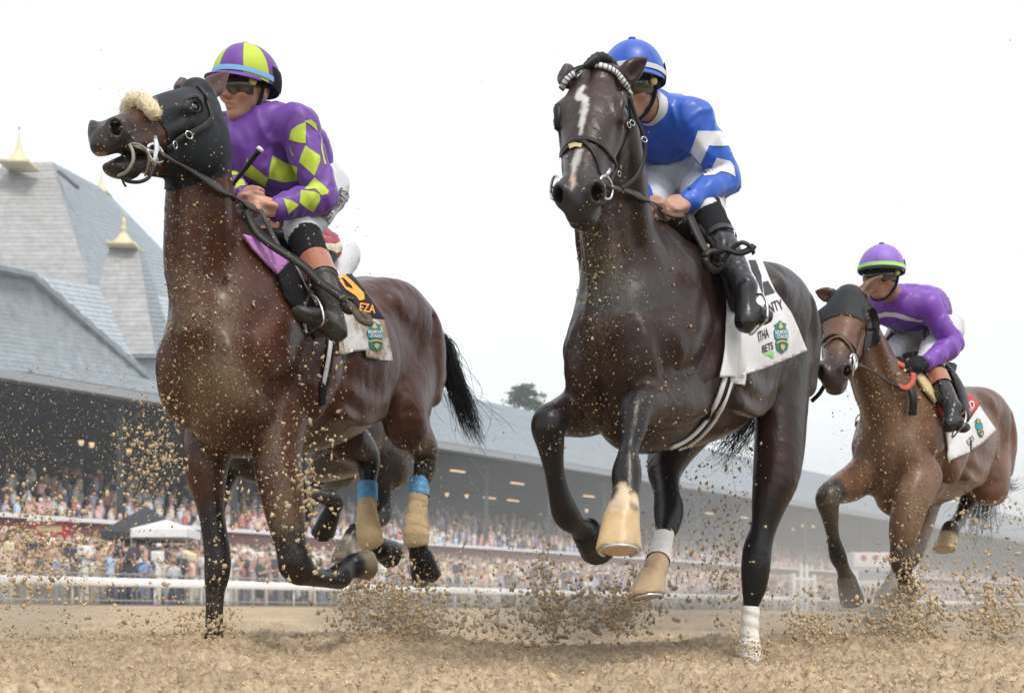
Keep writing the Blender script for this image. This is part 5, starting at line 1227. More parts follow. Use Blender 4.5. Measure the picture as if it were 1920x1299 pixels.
for k in range(3, len(C) - 2, 3):
    p, n_ = S2.hit(C[k][0], C[k][1], .0035)
    if p is None: continue
    q, _ = S2.hit(C[k + 1][0], C[k + 1][1], .0035)
    if q is None: continue
    t = unit(q - p); b = unit(np.cross(n_, t)); part('browband_stitch', ribbon([p - b * .0100, p, p + b * .0100], [n_] * 3, .0026, .0080), M_LEATH, bb)
part('throat_lash', free_strap([W(1180, 182, 4.02), W(1192, 220, 4.04), W(1204, 250, 4.06), W(1209, 280, 4.07), W(1204, 310, 4.06), W(1190, 335, 4.03), W(1165, 355, 3.98)], .014, .004, (.6, -.8, 0)), M_LEATH, br)
for (u, v) in ((1182, 232), (1175, 236), (1208, 262), (1157, 325)):
    p, n_ = S2.hit(u, v, .008)
    if p is None: p, n_ = W(u, v, 4.03), np.array([.5, -.8, 0])
    part('buckle', ringVF(p, n_, .011, .0022, 12, 5, .7), M_METAL, br)
bp, bn = W(1136, 352, 3.835), np.array([.75, -.6, 0])
part('bit_ring', ringVF(bp, bn, .034, .0045, 22, 7), M_METAL, br); mb = MB(); mb.tube([bp, bp + np.array([-.05, .02, .0])], .009, 8); mb.tube([bp + np.array([.002, 0, .034]), bp + np.array([.012, .01, .058])], .006, 6); part('bit', (mb.V, mb.F), M_METAL, br)
part('bit_ring', ringVF(W(1040, 352, 3.87), (-.9, -.3, 0), .034, .0045, 22, 7), M_METAL, br)
part('rein', strap_over(S2, [(1140, 350, 3.84), (1160, 355, 3.98), (1190, 365, 4.20), (1215, 377, 4.40), (1240, 390, 4.53)], .028, .005), M_RUBBER, br)
part('rein', free_strap([W(1240, 385, 4.55), W(1246, 398, 4.50), W(1262, 405, 4.48), W(1280, 404, 4.50)], .026, .006, (.2, -.8, .5)), M_BROWN, br); part('rein', free_strap([W(1226, 384, 4.56), W(1236, 400, 4.52), W(1252, 416, 4.50)], .024, .006, (.2, -.8, .5)), M_BROWN, br)
part('rein', free_strap([W(1040, 352, 3.87), W(1060, 362, 4.0), W(1110, 372, 4.3), W(1180, 385, 4.60)], .022, .005, (-.2, -.7, .6)), M_RUBBER, br)
part('rein_end', free_strap([W(1292, 408, 4.47), W(1306, 440, 4.44), W(1322, 470, 4.41), W(1338, 492, 4.38), W(1352, 498, 4.36)], .034, .008, (.4, -.8, .3)), M_LEATH, br)
part('rein_end', free_strap([W(1338, 494, 4.38), W(1344, 478, 4.36), W(1362, 470, 4.34), W(1385, 476, 4.33), W(1404, 470, 4.33), W(1413, 462, 4.34)], .022, .008, (.2, -.8, .5)), M_LEATH, br)
part('rein_end', free_strap([W(1356, 492, 4.35), W(1372, 468, 4.34), W(1392, 456, 4.33), W(1408, 466, 4.33), W(1412, 476, 4.34)], .016, .006, (.2, -.8, .5)), M_LEATH, br)
part('rein_knot', ringVF(W(1336, 490, 4.37), (.4, -.9, .1), .030, .016, 16, 8), M_LEATH, br)
# saddle, pad, cloth, girth
def saddle(h, parent, l=.15, s0=-.06, s1=.26, z=1.57):
    sc = Sculpt([axis_range(-.3, .3, .012), axis_range(s0 - .1, s1 + .1, .012), axis_range(1.15, 1.85, .012)], np.array([h.L, h.S, h.Z]), h.o)
    sc.loft([[*h.P(0, s0, z + .05), .10, .035], [*h.P(0, s0 + .12, z + .03), .13, .03], [*h.P(0, .2, z), .15, .03], [*h.P(0, s1, z + .045), .15, .035]], h.L, .02)
    for q in (-1, 1): sc.loft([[*h.P(q * .13, s0 + .10, z), .03, .09], [*h.P(q * .22, s0 + .06, z - .12), .025, .10], [*h.P(q * .265, s0 + .03, z - .28), .018, .08]], h.L, .03)
    V, F = sc.polygonise(); return part('saddle', (V, F), M_LEATH, parent)
saddle(H2, R2)
part('saddle_pad', sheet(S2, [(1232, 402), (1262, 412), (1300, 436), (1335, 470), (1360, 505), (1370, 535), (1352, 560), (1345, 525), (1322, 490), (1290, 455), (1252, 425)], .030, .014, 8), M_CREAM, R2)
sc_ = part('saddlecloth', sheet(S2, [(1378, 455), (1412, 452), (1424, 485), (1438, 520), (1450, 550), (1478, 585), (1494, 620), (1509, 658), (1479, 669.3), (1450, 681), (1402, 701), (1378, 708), (1378, 600), (1374, 520)], .006, .006, 7), M_WHITE, R2)
part('cloth_front', sheet(S2, [(1366, 528), (1374, 530), (1379, 560), (1380, 640), (1373, 706), (1342, 708), (1352, 660), (1357, 600), (1356, 560)], .016, .005, 7), M_WHITE, sc_); part('cloth_tail', sheet(S2, [(1366, 700), (1396, 698), (1392, 722), (1364, 716)], .008, .004, 7), M_WHITE, sc_)
_t = lambda L: [(1320 + x / 4.057, 420 + y / 4.057) for x, y in L]
part('number_print', patch_on(S2, _t([(330, 250), (372, 240), (420, 420), (428, 560), (395, 470), (350, 380)]), .0145, step=5), M_INK, sc_); part('number_print', patch_on(S2, _t([(428, 462), (468, 450), (518, 540), (440, 565)]), .0145, step=5), M_INK, sc_)
for w_, c0, c1, up in (('ENTY', (452, 702), (585, 655), (-22, -72)), ('ITHA', (392, 900), (470, 865), (-10, -72)), ('BETS', (420, 985), (502, 955), (-6, -58))):
    c = np.array([1320 + c0[0] / 4.057, 420 + c0[1] / 4.057]); part('lettering', text_on(S2, w_, c, (np.array(c1) - np.array(c0)) / 4.057, np.array(up) / 4.057, .0145, True), M_INK, sc_, False)
part('lime_wedge', patch_on(S2, _t([(425, 992), (505, 968), (503, 1020), (470, 1000)]), .0145, step=5), M_LIMEP, sc_, False)
shield(S2, sc_, affine((1320 + 497 / 4.057, 420 + 742 / 4.057), np.array([108, -6]) / 4.057, np.array([16, 248]) / 4.057), base=.0145)
gp = [(1362, 708), (1350, 745), (1332, 780), (1310, 808), (1285, 828), (1262, 838)]
g_ = part('girth', strap_on(S2, gp, .056, .004, off=.003), M_BLACKC, R2); part('girth_edge', strap_on(S2, [(u - 5, v - 2) for u, v in gp], .020, .009, off=.003), M_WHITE, g_); part('girth_edge', strap_on(S2, [(u + 7, v + 3) for u, v in gp], .020, .009, off=.003), M_WHITE, g_)
# bandages and shoes
bandage('leg_bandage', [[*W(1408, 1136, 5.25), .037], [*W(1406, 1160, 5.25), .037], [*W(1405, 1190, 5.25), .039], [*W(1407, 1215, 5.24), .042], [*W(1410, 1245, 5.22), .040]], M_WBAND, R2)
bandage('leg_bandage', [[*W(1247, 996, 4.94), .038], [*W(1243, 1012, 4.895), .038], [*W(1238, 1034, 4.815), .041], [*W(1234, 1052, 4.765), .048]], M_WBAND, R2)
def shoe(p, nrm, r, toe, parent, thick=.006):
    nrm = unit(nrm); a = unit(np.asarray(toe) - nrm * (np.asarray(toe) @ nrm)); b = np.cross(nrm, a); mb = MB(); mb.tube([np.asarray(p) + (a * math.cos(t) * r * 1.05 + b * math.sin(t) * r * .92) for t in np.linspace(-2.4, 2.4, 22)], thick, 6); part('horseshoe', (mb.V, mb.F), M_METAL, parent)
shoe(W(1160, 1033, 3.835), (-.02, -.22, -.97), .064, (0, -1, 0), R2); shoe(W(1213, 1121, 4.63), (.12, -.18, -.97), .062, (-.3, -1, 0), R2)
# ------------------------------------------------------------------ the hooded bay
S1 = H1.skin; R1 = HR[1]
def hood(h, parent, cut, rim=.375):
    q = h.V - h.hp; x = q @ h.hx / h.hq; y = q @ h.hy / h.hq; z = q @ h.hz / h.hq
    m = (x > -.055) & (y > -.33) & (np.abs(z) < .2) & (x < cut(y)) & (np.linalg.norm(q, axis=1) < .5)
    for s in (-1, 1):
        c = h.H(.172, -.038, s * .098); m &= np.linalg.norm(h.V - c, axis=1) > .028 * h.hq
        e = h.ears[0 if s > 0 else 1]; d = unit(e[1] - e[0]); t = (h.V - e[0]) @ d; m &= ~((t > .018) & (np.linalg.norm(h.V - e[0] - np.outer(t, d), axis=1) < .07))
    m &= (x > -.035 + .55 * np.clip(-y - .13, 0, 1)) & (y > -.29)
    V, F = extract(h.V, h.F, m, .005, h.N); return part('hood', (V, F), M_HOOD, parent)
H1.ears = [(W(384, 178, 4.50), W(430, 133, 4.62)), (W(340, 168, 4.52), W(338, 146, 4.58))]; H3.ears = [(W(1612, 556, 6.10), W(1655, 516, 6.14)), (W(1562, 556, 6.10), W(1528, 546, 6.14))]
hd = hood(H1, R1, lambda y: .335 - .25 * np.clip(y + .12, -1, 0))
SH1 = Skin(H1.V, H1.F)
ce = H1.H(.190, -.052, .112); part('blinker_rim', ringVF(ce, H1.hz + H1.hy * .3, .046, .006, 20, 6), M_LEATH, hd)
def cup(h, s, parent, r=.05):
    """half cup of leather behind and under the eye"""
    c = h.H(.185, -.045, s * .098); nz = unit(h.hz * s + h.hy * .35); a = h.hx; b = np.cross(nz, a); V = []; n, m = 14, 5
    for i in range(m + 1):
        for k in range(n + 1):
            th = math.pi * (.62 + 1.35 * k / n); rr = r * (1.0 - .15 * (1 - i / m)); V.append(np.asarray(c) + (a * math.cos(th) + b * math.sin(th) * (1 if (h.hy @ b) > 0 else -1)) * rr + nz * (.0 + .036 * i / m))
    F = [(i * (n + 1) + k, i * (n + 1) + k + 1, (i + 1) * (n + 1) + k + 1, (i + 1) * (n + 1) + k) for i in range(m) for k in range(n)]
    return part('blinker_cup', (V, F), M_LEATH, parent)
cup(H1, 1, hd, .052)
# sheepskin noseband: a thick woolly roll
P = []
for ph in np.linspace(-1.25, 2.05, 17):
    c = H1.H(.325 - .03 * ph, -.06, 0); d = H1.hy * math.cos(ph) + H1.hz * math.sin(ph); r_ = S1.b.ray_cast(Vector(c + d * .3), Vector(-d))
    if r_[0] is not None: P.append(np.array(r_[0]) + d * .017)
P = np.array(P)
def fleece(P, r, seed=0):
    A = catmull(P, 3); n = 22; V = []; m = len(A)
    for i in range(m):
        t = unit(A[min(i + 1, m - 1)] - A[max(i - 1, 0)]); a = unit(np.cross(t, [0.2, 1, 0.3])); b = np.cross(t, a); e = min(i, m - 1 - i) / 3; rr = r * min(1, .55 + .45 * e)
        for k in range(n): th = 2 * math.pi * k / n; V.append(A[i] + (a * math.cos(th) + b * math.sin(th)) * rr)
    V = np.array(V); V = V + rng.normal(0, .0007, V.shape) + .002 * np.stack([noise3(V, 70), noise3(V + 3, 70), noise3(V + 6, 70)], 1)
    F = [(i * n + k, i * n + (k + 1) % n, (i + 1) * n + (k + 1) % n, (i + 1) * n + k) for i in range(m - 1) for k in range(n)] + [tuple(range(n)), tuple(range((m - 1) * n, m * n))]
    return V, F
_fv, _ff = fleece(P, .027); _wool = part('sheepskin_noseband', (_fv, _ff), M_FLEECE, R1)
_fv = np.array(_fv); _ax = catmull(P, 3); V, F = [], []
for k in range(2600):       # the wool itself
    p = _fv[int(rng.integers(len(_fv)))] + rng.normal(0, .004, 3); c_ = _ax[np.argmin(((_ax - p) ** 2).sum(1))]; d = unit(unit(p - c_) + rng.normal(0, .4, 3)); e = unit(np.cross(d, rng.normal(0, 1, 3))); L_ = rng.uniform(.002, .0045); n = len(V)
    V += [p - d * .003 - e * .0016, p - d * .003 + e * .0016, p + d * L_ + e * rng.normal(0, .003)]; F.append((n, n + 1, n + 2))
tag(part('wool', (V, F), M_FLEECE, _wool, False), kind='stuff')
br = part('bridle', joinVF(strap_on(S1, [(394, 226), (376, 242), (350, 254), (328, 266), (308, 280)], .026, .006, off=.008), strap_on(S1, [(372, 165), (388, 195), (394, 226)], .02, .005, off=.008)), M_LEATH, R1)
for (u, v) in ((349, 254), (320, 272)):
    p, n_ = S1.hit(u, v, .016); part('buckle', ringVF(p, n_, .014, .0028, 12, 5, .8), M_METAL, br)
b1 = W(291, 288, 4.15); part('bit_ring', ringVF(b1, (.8, -.6, .1), .030, .006, 20, 7), M_METAL, br)
mb = MB(); mb.tube([b1 + [.0, 0, .055], b1 + [.004, 0, .02], b1 + [0, 0, -.02], b1 + [-.012, 0, -.06]], [.008, .011, .011, .007], 7); mb.tube([b1, W(262, 276, 4.13), W(244, 272, 4.10)], .008, 6); part('bit', (mb.V, mb.F), M_METAL, br)
mb = MB(); mb.tube(catmull([W(243, 272, 4.07), W(249, 285, 4.05), W(249, 303, 4.04), W(238, 322, 4.05), W(222, 330, 4.10)], 5), .0055, 6); mb.tube(catmull([W(244, 270, 4.08), W(262, 272, 4.07), W(276, 284, 4.08), W(279, 305, 4.1), W(272, 330, 4.14)], 5), .004, 6); part('tongue_tie', (mb.V, mb.F), pmat('tie_cord', (.26, .25, .22), .8), br)
mb = MB(); mb.tube(catmull([W(222, 330, 4.10), W(240, 340, 4.08), W(262, 341, 4.08), W(280, 332, 4.12), W(288, 312, 4.14)], 5), .006, 6); mb.tube(catmull([W(226, 328, 4.10), W(232, 344, 4.1), W(236, 350, 4.1)], 3), [.004] * 7, 5); part('curb_strap', (mb.V, mb.F), M_LEATH, br)
part('rein', strap_over(S1, [(300, 288, 4.15), (330, 306, 4.24), (370, 328, 4.42), (410, 354, 4.56), (446, 377, 4.66), (482, 395, 4.72)], .032, .006), M_RUBBER, br)
part('rein', free_strap([W(455, 384, 4.70), W(466, 410, 4.66), W(482, 438, 4.64), W(506, 458, 4.64), W(540, 480, 4.64), W(572, 502, 4.64), W(600, 530, 4.62), W(632, 552, 4.61), W(655, 570, 4.62)], .034, .007, (.3, -.85, .3)), M_LEATH, br)
part('rein', free_strap([W(488, 394, 4.72), W(497, 412, 4.68), W(508, 436, 4.68), W(522, 462, 4.66)], .018, .005, (.3, -.85, .3)), M_RUBBER, br)
part('rein_end', free_strap([W(640, 556, 4.61), W(662, 580, 4.60), W(676, 600, 4.60), W(692, 606, 4.62), W(690, 596, 4.64), W(676, 588, 4.64)], .026, .007, (.2, -.9, .3)), pmat('muddy_strap', (.09, .075, .05), .8, var=.4, vscale=40), br)
part('rein_knot', ringVF(W(655, 572, 4.61), (.4, -.9, .1), .022, .014, 16, 8), M_LEATH, br)
saddle(H1, R1, z=1.585)
part('pink_cloth', sheet(S1, [(450, 444), (478, 452), (506, 462), (538, 484), (541, 494), (530, 500), (514, 518), (494, 498), (468, 470)], .012, .010, 7), M_PINK, R1)
part('saddle_pad', sheet(S1, [(530, 500), (545, 498), (562, 528), (580, 562), (590, 590), (585, 640), (560, 600), (530, 560), (516, 520)], .008, .010, 7), M_BLACKC, R1); part('pad_piping', sheet(S1, [(543, 498), (556, 502), (576, 535), (592, 572), (584, 576), (566, 545)], .020, .006, 7), M_WHITE, R1)
sc_ = part('saddlecloth', sheet(S1, [(630, 584), (660, 588), (715, 601), (724, 640), (731, 677), (706, 675), (683, 671), (681, 657), (655, 661), (632, 668)], .008, .007, 7), M_MUDDY, R1)
nb = part('number_cloth', sheet(S1, [(622, 500), (651, 507), (664, 528), (680, 552), (712, 598), (716, 602), (690, 600), (655, 592), (626, 586)], .010, .008, 7), M_NAVY, sc_)
_q = lambda L: [(590 + x / 6.187, 480 + y / 6.187) for x, y in L]
for pl in ([(245, 140), (290, 215), (540, 470), (545, 545), (480, 555), (440, 500), (330, 430), (262, 340), (262, 270), (300, 330), (330, 400), (412, 430), (405, 395), (300, 290), (258, 260), (250, 200)],): part('number_print', patch_on(S1, _q(pl), .0205, step=4), M_ORANGE, nb, False)
c = np.array(_q([(478, 668)])[0]); part('lettering', text_on(S1, 'EZA', c, np.array([182, 30]) / 6.187, np.array([8, -92]) / 6.187, .0205, True), M_ORANGE, nb, False)
shield(S1, sc_, affine((590 + 555 / 6.187, 480 + 770 / 6.187), np.array([185, 5]) / 6.187, np.array([25, 345]) / 6.187), base=.0175)
gp = [(620, 640), (614, 680), (606, 720), (603, 760)]
g_ = part('girth', strap_on(S1, gp, .05, .004), M_BLACKC, R1); part('girth_edge', strap_on(S1, [(u - 2, v) for u, v in gp[:3]], .02, .008), M_WHITE, g_)
for (ua, va, Ya), (ub, vb, Yb), rows in (((785, 897, 5.99), (786, 930, 5.97), [[*W(785, 926, 5.97), .046], [*W(783, 950, 5.96), .047], [*W(780, 985, 5.94), .058], [*W(780, 1004, 5.93), .061], [*W(782, 1020, 5.94), .058]]), ((689, 905, 6.04), (689, 938, 6.02), [[*W(689, 935, 6.02), .046], [*W(688, 955, 6.01), .047], [*W(690, 985, 5.99), .057], [*W(693, 1006, 5.98), .061], [*W(699, 1020, 6.0), .057]])):
    bd = bandage('leg_bandage', rows, M_TAN, R1, 5, .0045); bandage('tape', [[*W(ua, va, Ya), .0475], [*W((ua + ub) / 2, (va + vb) / 2, (Ya + Yb) / 2), .0485], [*W(ub, vb, Yb), .0490]], M_BLUET, bd, 3, .003)
# ------------------------------------------------------------------ the lighter bay
S3 = H3.skin; R3 = HR[3]
hd = hood(H3, R3, lambda y: .215 + .35 * np.clip(-y - .06, 0, 1)); cup(H3, 1, hd, .055); cup(H3, -1, hd, .055)
br = part('bridle', joinVF(strap_on(S3, [(1541, 645), (1552, 632), (1568, 627), (1586, 636), (1600, 650), (1606, 664)], .02, .005, off=.004), strap_on(S3, [(1548, 652), (1560, 638), (1575, 634), (1590, 648), (1596, 662)], .014, .005, off=.006), strap_on(S3, [(1612, 620), (1610, 645), (1604, 668)], .022, .005, off=.007)), M_BROWN, R3)
part('bit_ring', ringVF(W(1600, 678, 5.80), (.7, -.6, 0), .034, .006, 18, 6), M_METAL, br); mb = MB(); mb.tube([W(1600, 664, 5.8), W(1602, 682, 5.8), W(1597, 704, 5.8)], .008, 6); part('bit', (mb.V, mb.F), M_METAL, br); part('bit_ring', ringVF(W(1542, 690, 5.84), (-.9, -.3, 0), .034, .006, 18, 6), M_METAL, br)
m_redrein = pmat('red_rubber', (.46, .075, .045), .55)
part('rein', free_strap([W(1600, 682, 5.82), W(1622, 690, 5.95), W(1640, 700, 6.1), W(1664, 716, 6.25), W(1684, 724, 6.35)], .022, .006, (.2, -.8, .5)), M_LEATH, br); part('rein', free_strap([W(1684, 724, 6.35), W(1698, 728, 6.40), W(1710, 718, 6.42), W(1712, 700, 6.44)], .030, .008, (.2, -.8, .4)), m_redrein, br)
part('rein', free_strap([W(1662, 660, 6.5), W(1670, 672, 6.46), W(1682, 682, 6.44), W(1694, 688, 6.45)], .034, .010, (.2, -.8, .5)), m_redrein, br)
part('rein', free_strap([W(1542, 694, 5.84), W(1541, 708, 5.86), W(1546, 722, 5.9), W(1560, 726, 5.95), W(1574, 718, 6.0)], .022, .008, (.1, -.9, .3)), m_redrein, br); part('rein', free_strap([W(1546, 722, 5.9), W(1536, 738, 5.92), W(1522, 752, 5.95)], .020, .006, (.1, -.9, .3)), M_LEATH, br)
saddle(H3, R3)
part('saddle_pad', sheet(S3, [(1712, 700), (1718, 702), (1742, 730), (1756, 752), (1748, 758), (1728, 736), (1712, 710)], .012, .016, 6), M_CREAM, R3)
sc_ = part('saddlecloth', sheet(S3, [(1768, 800), (1776, 796), (1790, 805), (1812, 792), (1832, 762), (1840, 775), (1863, 807), (1840, 828), (1812, 848), (1778, 864), (1774, 858), (1772, 830)], .008, .008, 5), M_WHITE, R3)
nb = part('number_cloth', sheet(S3, [(1752, 752), (1762, 745), (1785, 712), (1800, 735), (1832, 762), (1810, 785), (1790, 800), (1774, 800), (1768, 800), (1758, 775)], .014, .006, 5), M_RED, sc_)
part('number_print', patch_on(S3, [(1784, 716), (1792, 730), (1806, 751), (1802, 756), (1792, 745), (1783, 730)], .024, step=3), M_WHITE, nb, False); part('lettering', text_on(S3, 'AD', (1806, 778), np.array([16, -14]), np.array([-6, -12]), .024, True), M_WHITE, nb, False)
shield(S3, sc_, affine((1820, 787), np.array([12, -4]), np.array([9, 36])), False, .019); part('lettering', text_on(S3, 'ETS', (1810, 836), np.array([12, -12]), np.array([-4, -8]), .018, False), M_INK, sc_, False)
bandage('leg_bandage', [[*W(1690, 1066, 6.87), .046], [*W(1674, 1096, 6.785), .048], [*W(1662, 1118, 6.73), .055], [*W(1656, 1130, 6.70), .050]], M_GBAND, R3)
part('martingale', free_strap([W(1706, 724, 6.42), W(1712, 748, 6.40), W(1710, 778, 6.42)], .04, .01, (.2, -.9, 0)), M_LEATH, R3)
# ------------------------------------------------------------------ the hidden one
saddle(H4, HR[4]); part('saddlecloth', sheet(H4.skin, [(688, 738), (698, 734), (697, 750), (690, 752)], .008, .006, 4), M_WHITE, HR[4])
bandage('leg_bandage', [[*W(682, 990, 7.40), .050], [*W(668, 998, 7.32), .055]], M_GBAND, HR[4])

# ================================================================== riders dressed
M_SK = pmat('skin', (.5, .3, .2), .48, vcol=True, bump=.12, bscale=150)
M_SKIN = {1: [(.52, .27, .19)], 2: [(.46, .24, .17)], 3: [(.36, .175, .115)]}
def silk(name, col, rough=.5): return pmat(name, col, rough, var=.12, vscale=9, bump=.22, bscale=20, sheen=.15, detail=3)
M_PURP = silk('purple_silk', (.125, .028, .290)); M_LIME = silk('lime_silk', (.44, .56, .03), .6); M_BLUE = silk('blue_silk', (.008, .085, .50), .38); M_PURP3 = silk('violet_silk', (.155, .036, .360), .45); M_CAPSHEEN = silk('violet_cap_sheen', (.24, .12, .50), .5); M_WSILK = silk('white_silk', (.64, .64, .70), .5); M_MAROON = silk('maroon_silk', (.28, .015, .035)); M_CRSILK = silk('cream_silk', (.74, .68, .52))  # cap on the right: violet silk with the sky's sheen lightened into its colour
M_BREECH = pmat('breeches', (.60, .61, .65), .75, bump=.35, bscale=16, var=.03, vscale=10, sheen=.2); M_BOOT = pmat('boot_leather', (.010, .010, .012), .25, bump=.2, bscale=30); M_MUDBOOT = pmat('muddy_boot', (.030, .028, .024), .5, bump=.4, bscale=40, var=.5, vscale=14)
M_LENS = pmat('goggle_lens', (.06, .045, .035), .12, coat=.6); M_TAPE = pmat('light_blue_band', (.22, .48, .80), .5); M_LGREEN = pmat('green_band', (.45, .85, .22), .5); M_CUFF = pmat('tan_boot_top', (.36, .13, .07), .25, coat=.4); M_YEL = pmat('goggle_vent', (.62, .52, .22), .5)
JL = {1: 'jockey in purple silks with lime diamonds riding the hooded bay at the left', 2: 'jockey in royal blue silks with white sleeve bands on the near black horse', 3: 'jockey in plain violet silks and cap on the brown horse at the right', 4: 'jockey in maroon and cream hidden behind the rider in purple and lime'}
def sector(g, name, mat, parent, a0, a1, e0, e1, off=0.0, n=12, m=10):
    V, F = g.shell(a0, a1, e0, e1, off=off, n=n, m=m); return part(name, (V, F), mat, parent)
D = math.radians
def biggest(VF):
    """keep the largest connected piece"""
    V, F = VF; par = list(range(len(V)))
    def fd(a):
        while par[a] != a: par[a] = par[par[a]]; a = par[a]
        return a
    for f in F:
        for b in f[1:]: par[fd(b)] = fd(f[0])
    cnt = {}
    for f in F: cnt[fd(f[0])] = cnt.get(fd(f[0]), 0) + 1
    if not cnt: return V, F
    k = max(cnt, key=cnt.get); F = [f for f in F if fd(f[0]) == k]; used = sorted({i for f in F for i in f}); mp = {i: n for n, i in enumerate(used)}; return [V[i] for i in used], [tuple(mp[i] for i in f) for f in F]
def dress(i, g, silkm, skin):
    base = HR[i].location; c = (g.j['hipL'] + g.j['hipR']) / 2
    r = empty('person', (c[0], c[1], c[2] - .35), JL[i], 'person', 'jockeys on the racehorses'); g.root = r
    V_ = g.B[0]; col = np.empty_like(V_); col[:] = skin[0]; col *= (1 + .12 * fbm(V_, 45, 2))[:, None]
    def tint(c, rad, cc, k): w = (k * np.exp(-(np.linalg.norm(V_ - c, axis=1) / rad) ** 2))[:, None]; col[:] = col * (1 - w) + np.asarray(cc) * w
    for sx in (-1, 1):
        tint(g.Hd(.07, -.03, sx * .045), .026, (.55, .20, .15), .5); tint(g.Hd(.03, -.075, sx * .055), .035, np.array(skin[0]) * .55, .6); tint(g.Hd(.09, .026, sx * .03), .011, (.05, .03, .02), .8)
    tint(g.Hd(.085, -.09, 0), .03, np.array(skin[0]) * .6, .5); tint(g.Hd(.112, -.03, 0), .014, (.58, .24, .18), .5); tint(g.Hd(.098, -.0685, 0), .013, (.38, .13, .11), .9); tint(g.Hd(.094, -.069, .014), .008, (.38, .13, .11), .8); tint(g.Hd(.094, -.069, -.014), .008, (.38, .13, .11), .8)
    obj('body', mesh('body', *g.B, True, col), r, M_SK); g.o_silk = obj('silks', mesh('silks', *g.Sk), r, silkm); g.o_br = obj('breeches', mesh('breeches', *g.Br), r, M_BREECH)
    for a in 'LR':
        obj('boot', mesh('boot', *g.bo[a]), r, M_MUDBOOT if i == 1 else M_BOOT)
        K, A = g.j['kn' + a], g.j['an' + a]; f = lambda t: K + (A - K) * t
        t0, t1, t2 = {1: (.10, .46, .72), 2: (-.04, .36, .40), 3: (-.06, .28, .52)}.get(i, (.0, .3, .5)); k_ = g.k; rk = lambda t: (.066 - .010 * min(1, max(0, t) / .5)) * k_ + .002
        mb = MB(); tt = np.linspace(t0, t1, 6); mb.tube([f(t) for t in tt], [rk(t) + .0015 * (-1) ** n for n, t in enumerate(tt)], 18, caps=False); mb.build('knee_band', M_BLACKC, r, True)
        mb = MB(); tt = np.linspace(t1 - .01, t2, 5); mb.tube([f(t) for t in tt], [rk(t) + .0035 for t in tt], 18, caps=False); mb.build('boot_top', M_CUFF if i != 2 else M_BOOT, r, True)
        # stirrup iron and leather
        an, to, he = g.j['an' + a], g.j['toe' + a], g.j['heel' + a]; mid = to * .62 + he * .38
        mb = MB(); u_ = unit(an - he); w_ = unit(np.cross(to - he, u_)); arch = [mid - u_ * .035 + w_ * .055, mid + u_ * .02 + w_ * .058, mid + u_ * .07 + w_ * .035, mid + u_ * .09, mid + u_ * .07 - w_ * .035, mid + u_ * .02 - w_ * .058, mid - u_ * .035 - w_ * .055, mid - u_ * .036, mid - u_ * .035 + w_ * .055]
        mb.tube(catmull(arch, 3), .005, 6); st = mb.build('stirrup', M_METAL, r, True); part('stirrup_leather', free_strap([mid + u_ * .09, mid * .5 + f(.2) * .5 + u_ * .03, f(.1)], .016, .004, -HR_L[i]), M_LEATH, st)
    return r
HR_L = {1: -H1.L, 2: -H2.L, 3: -H3.L, 4: -H4.L}
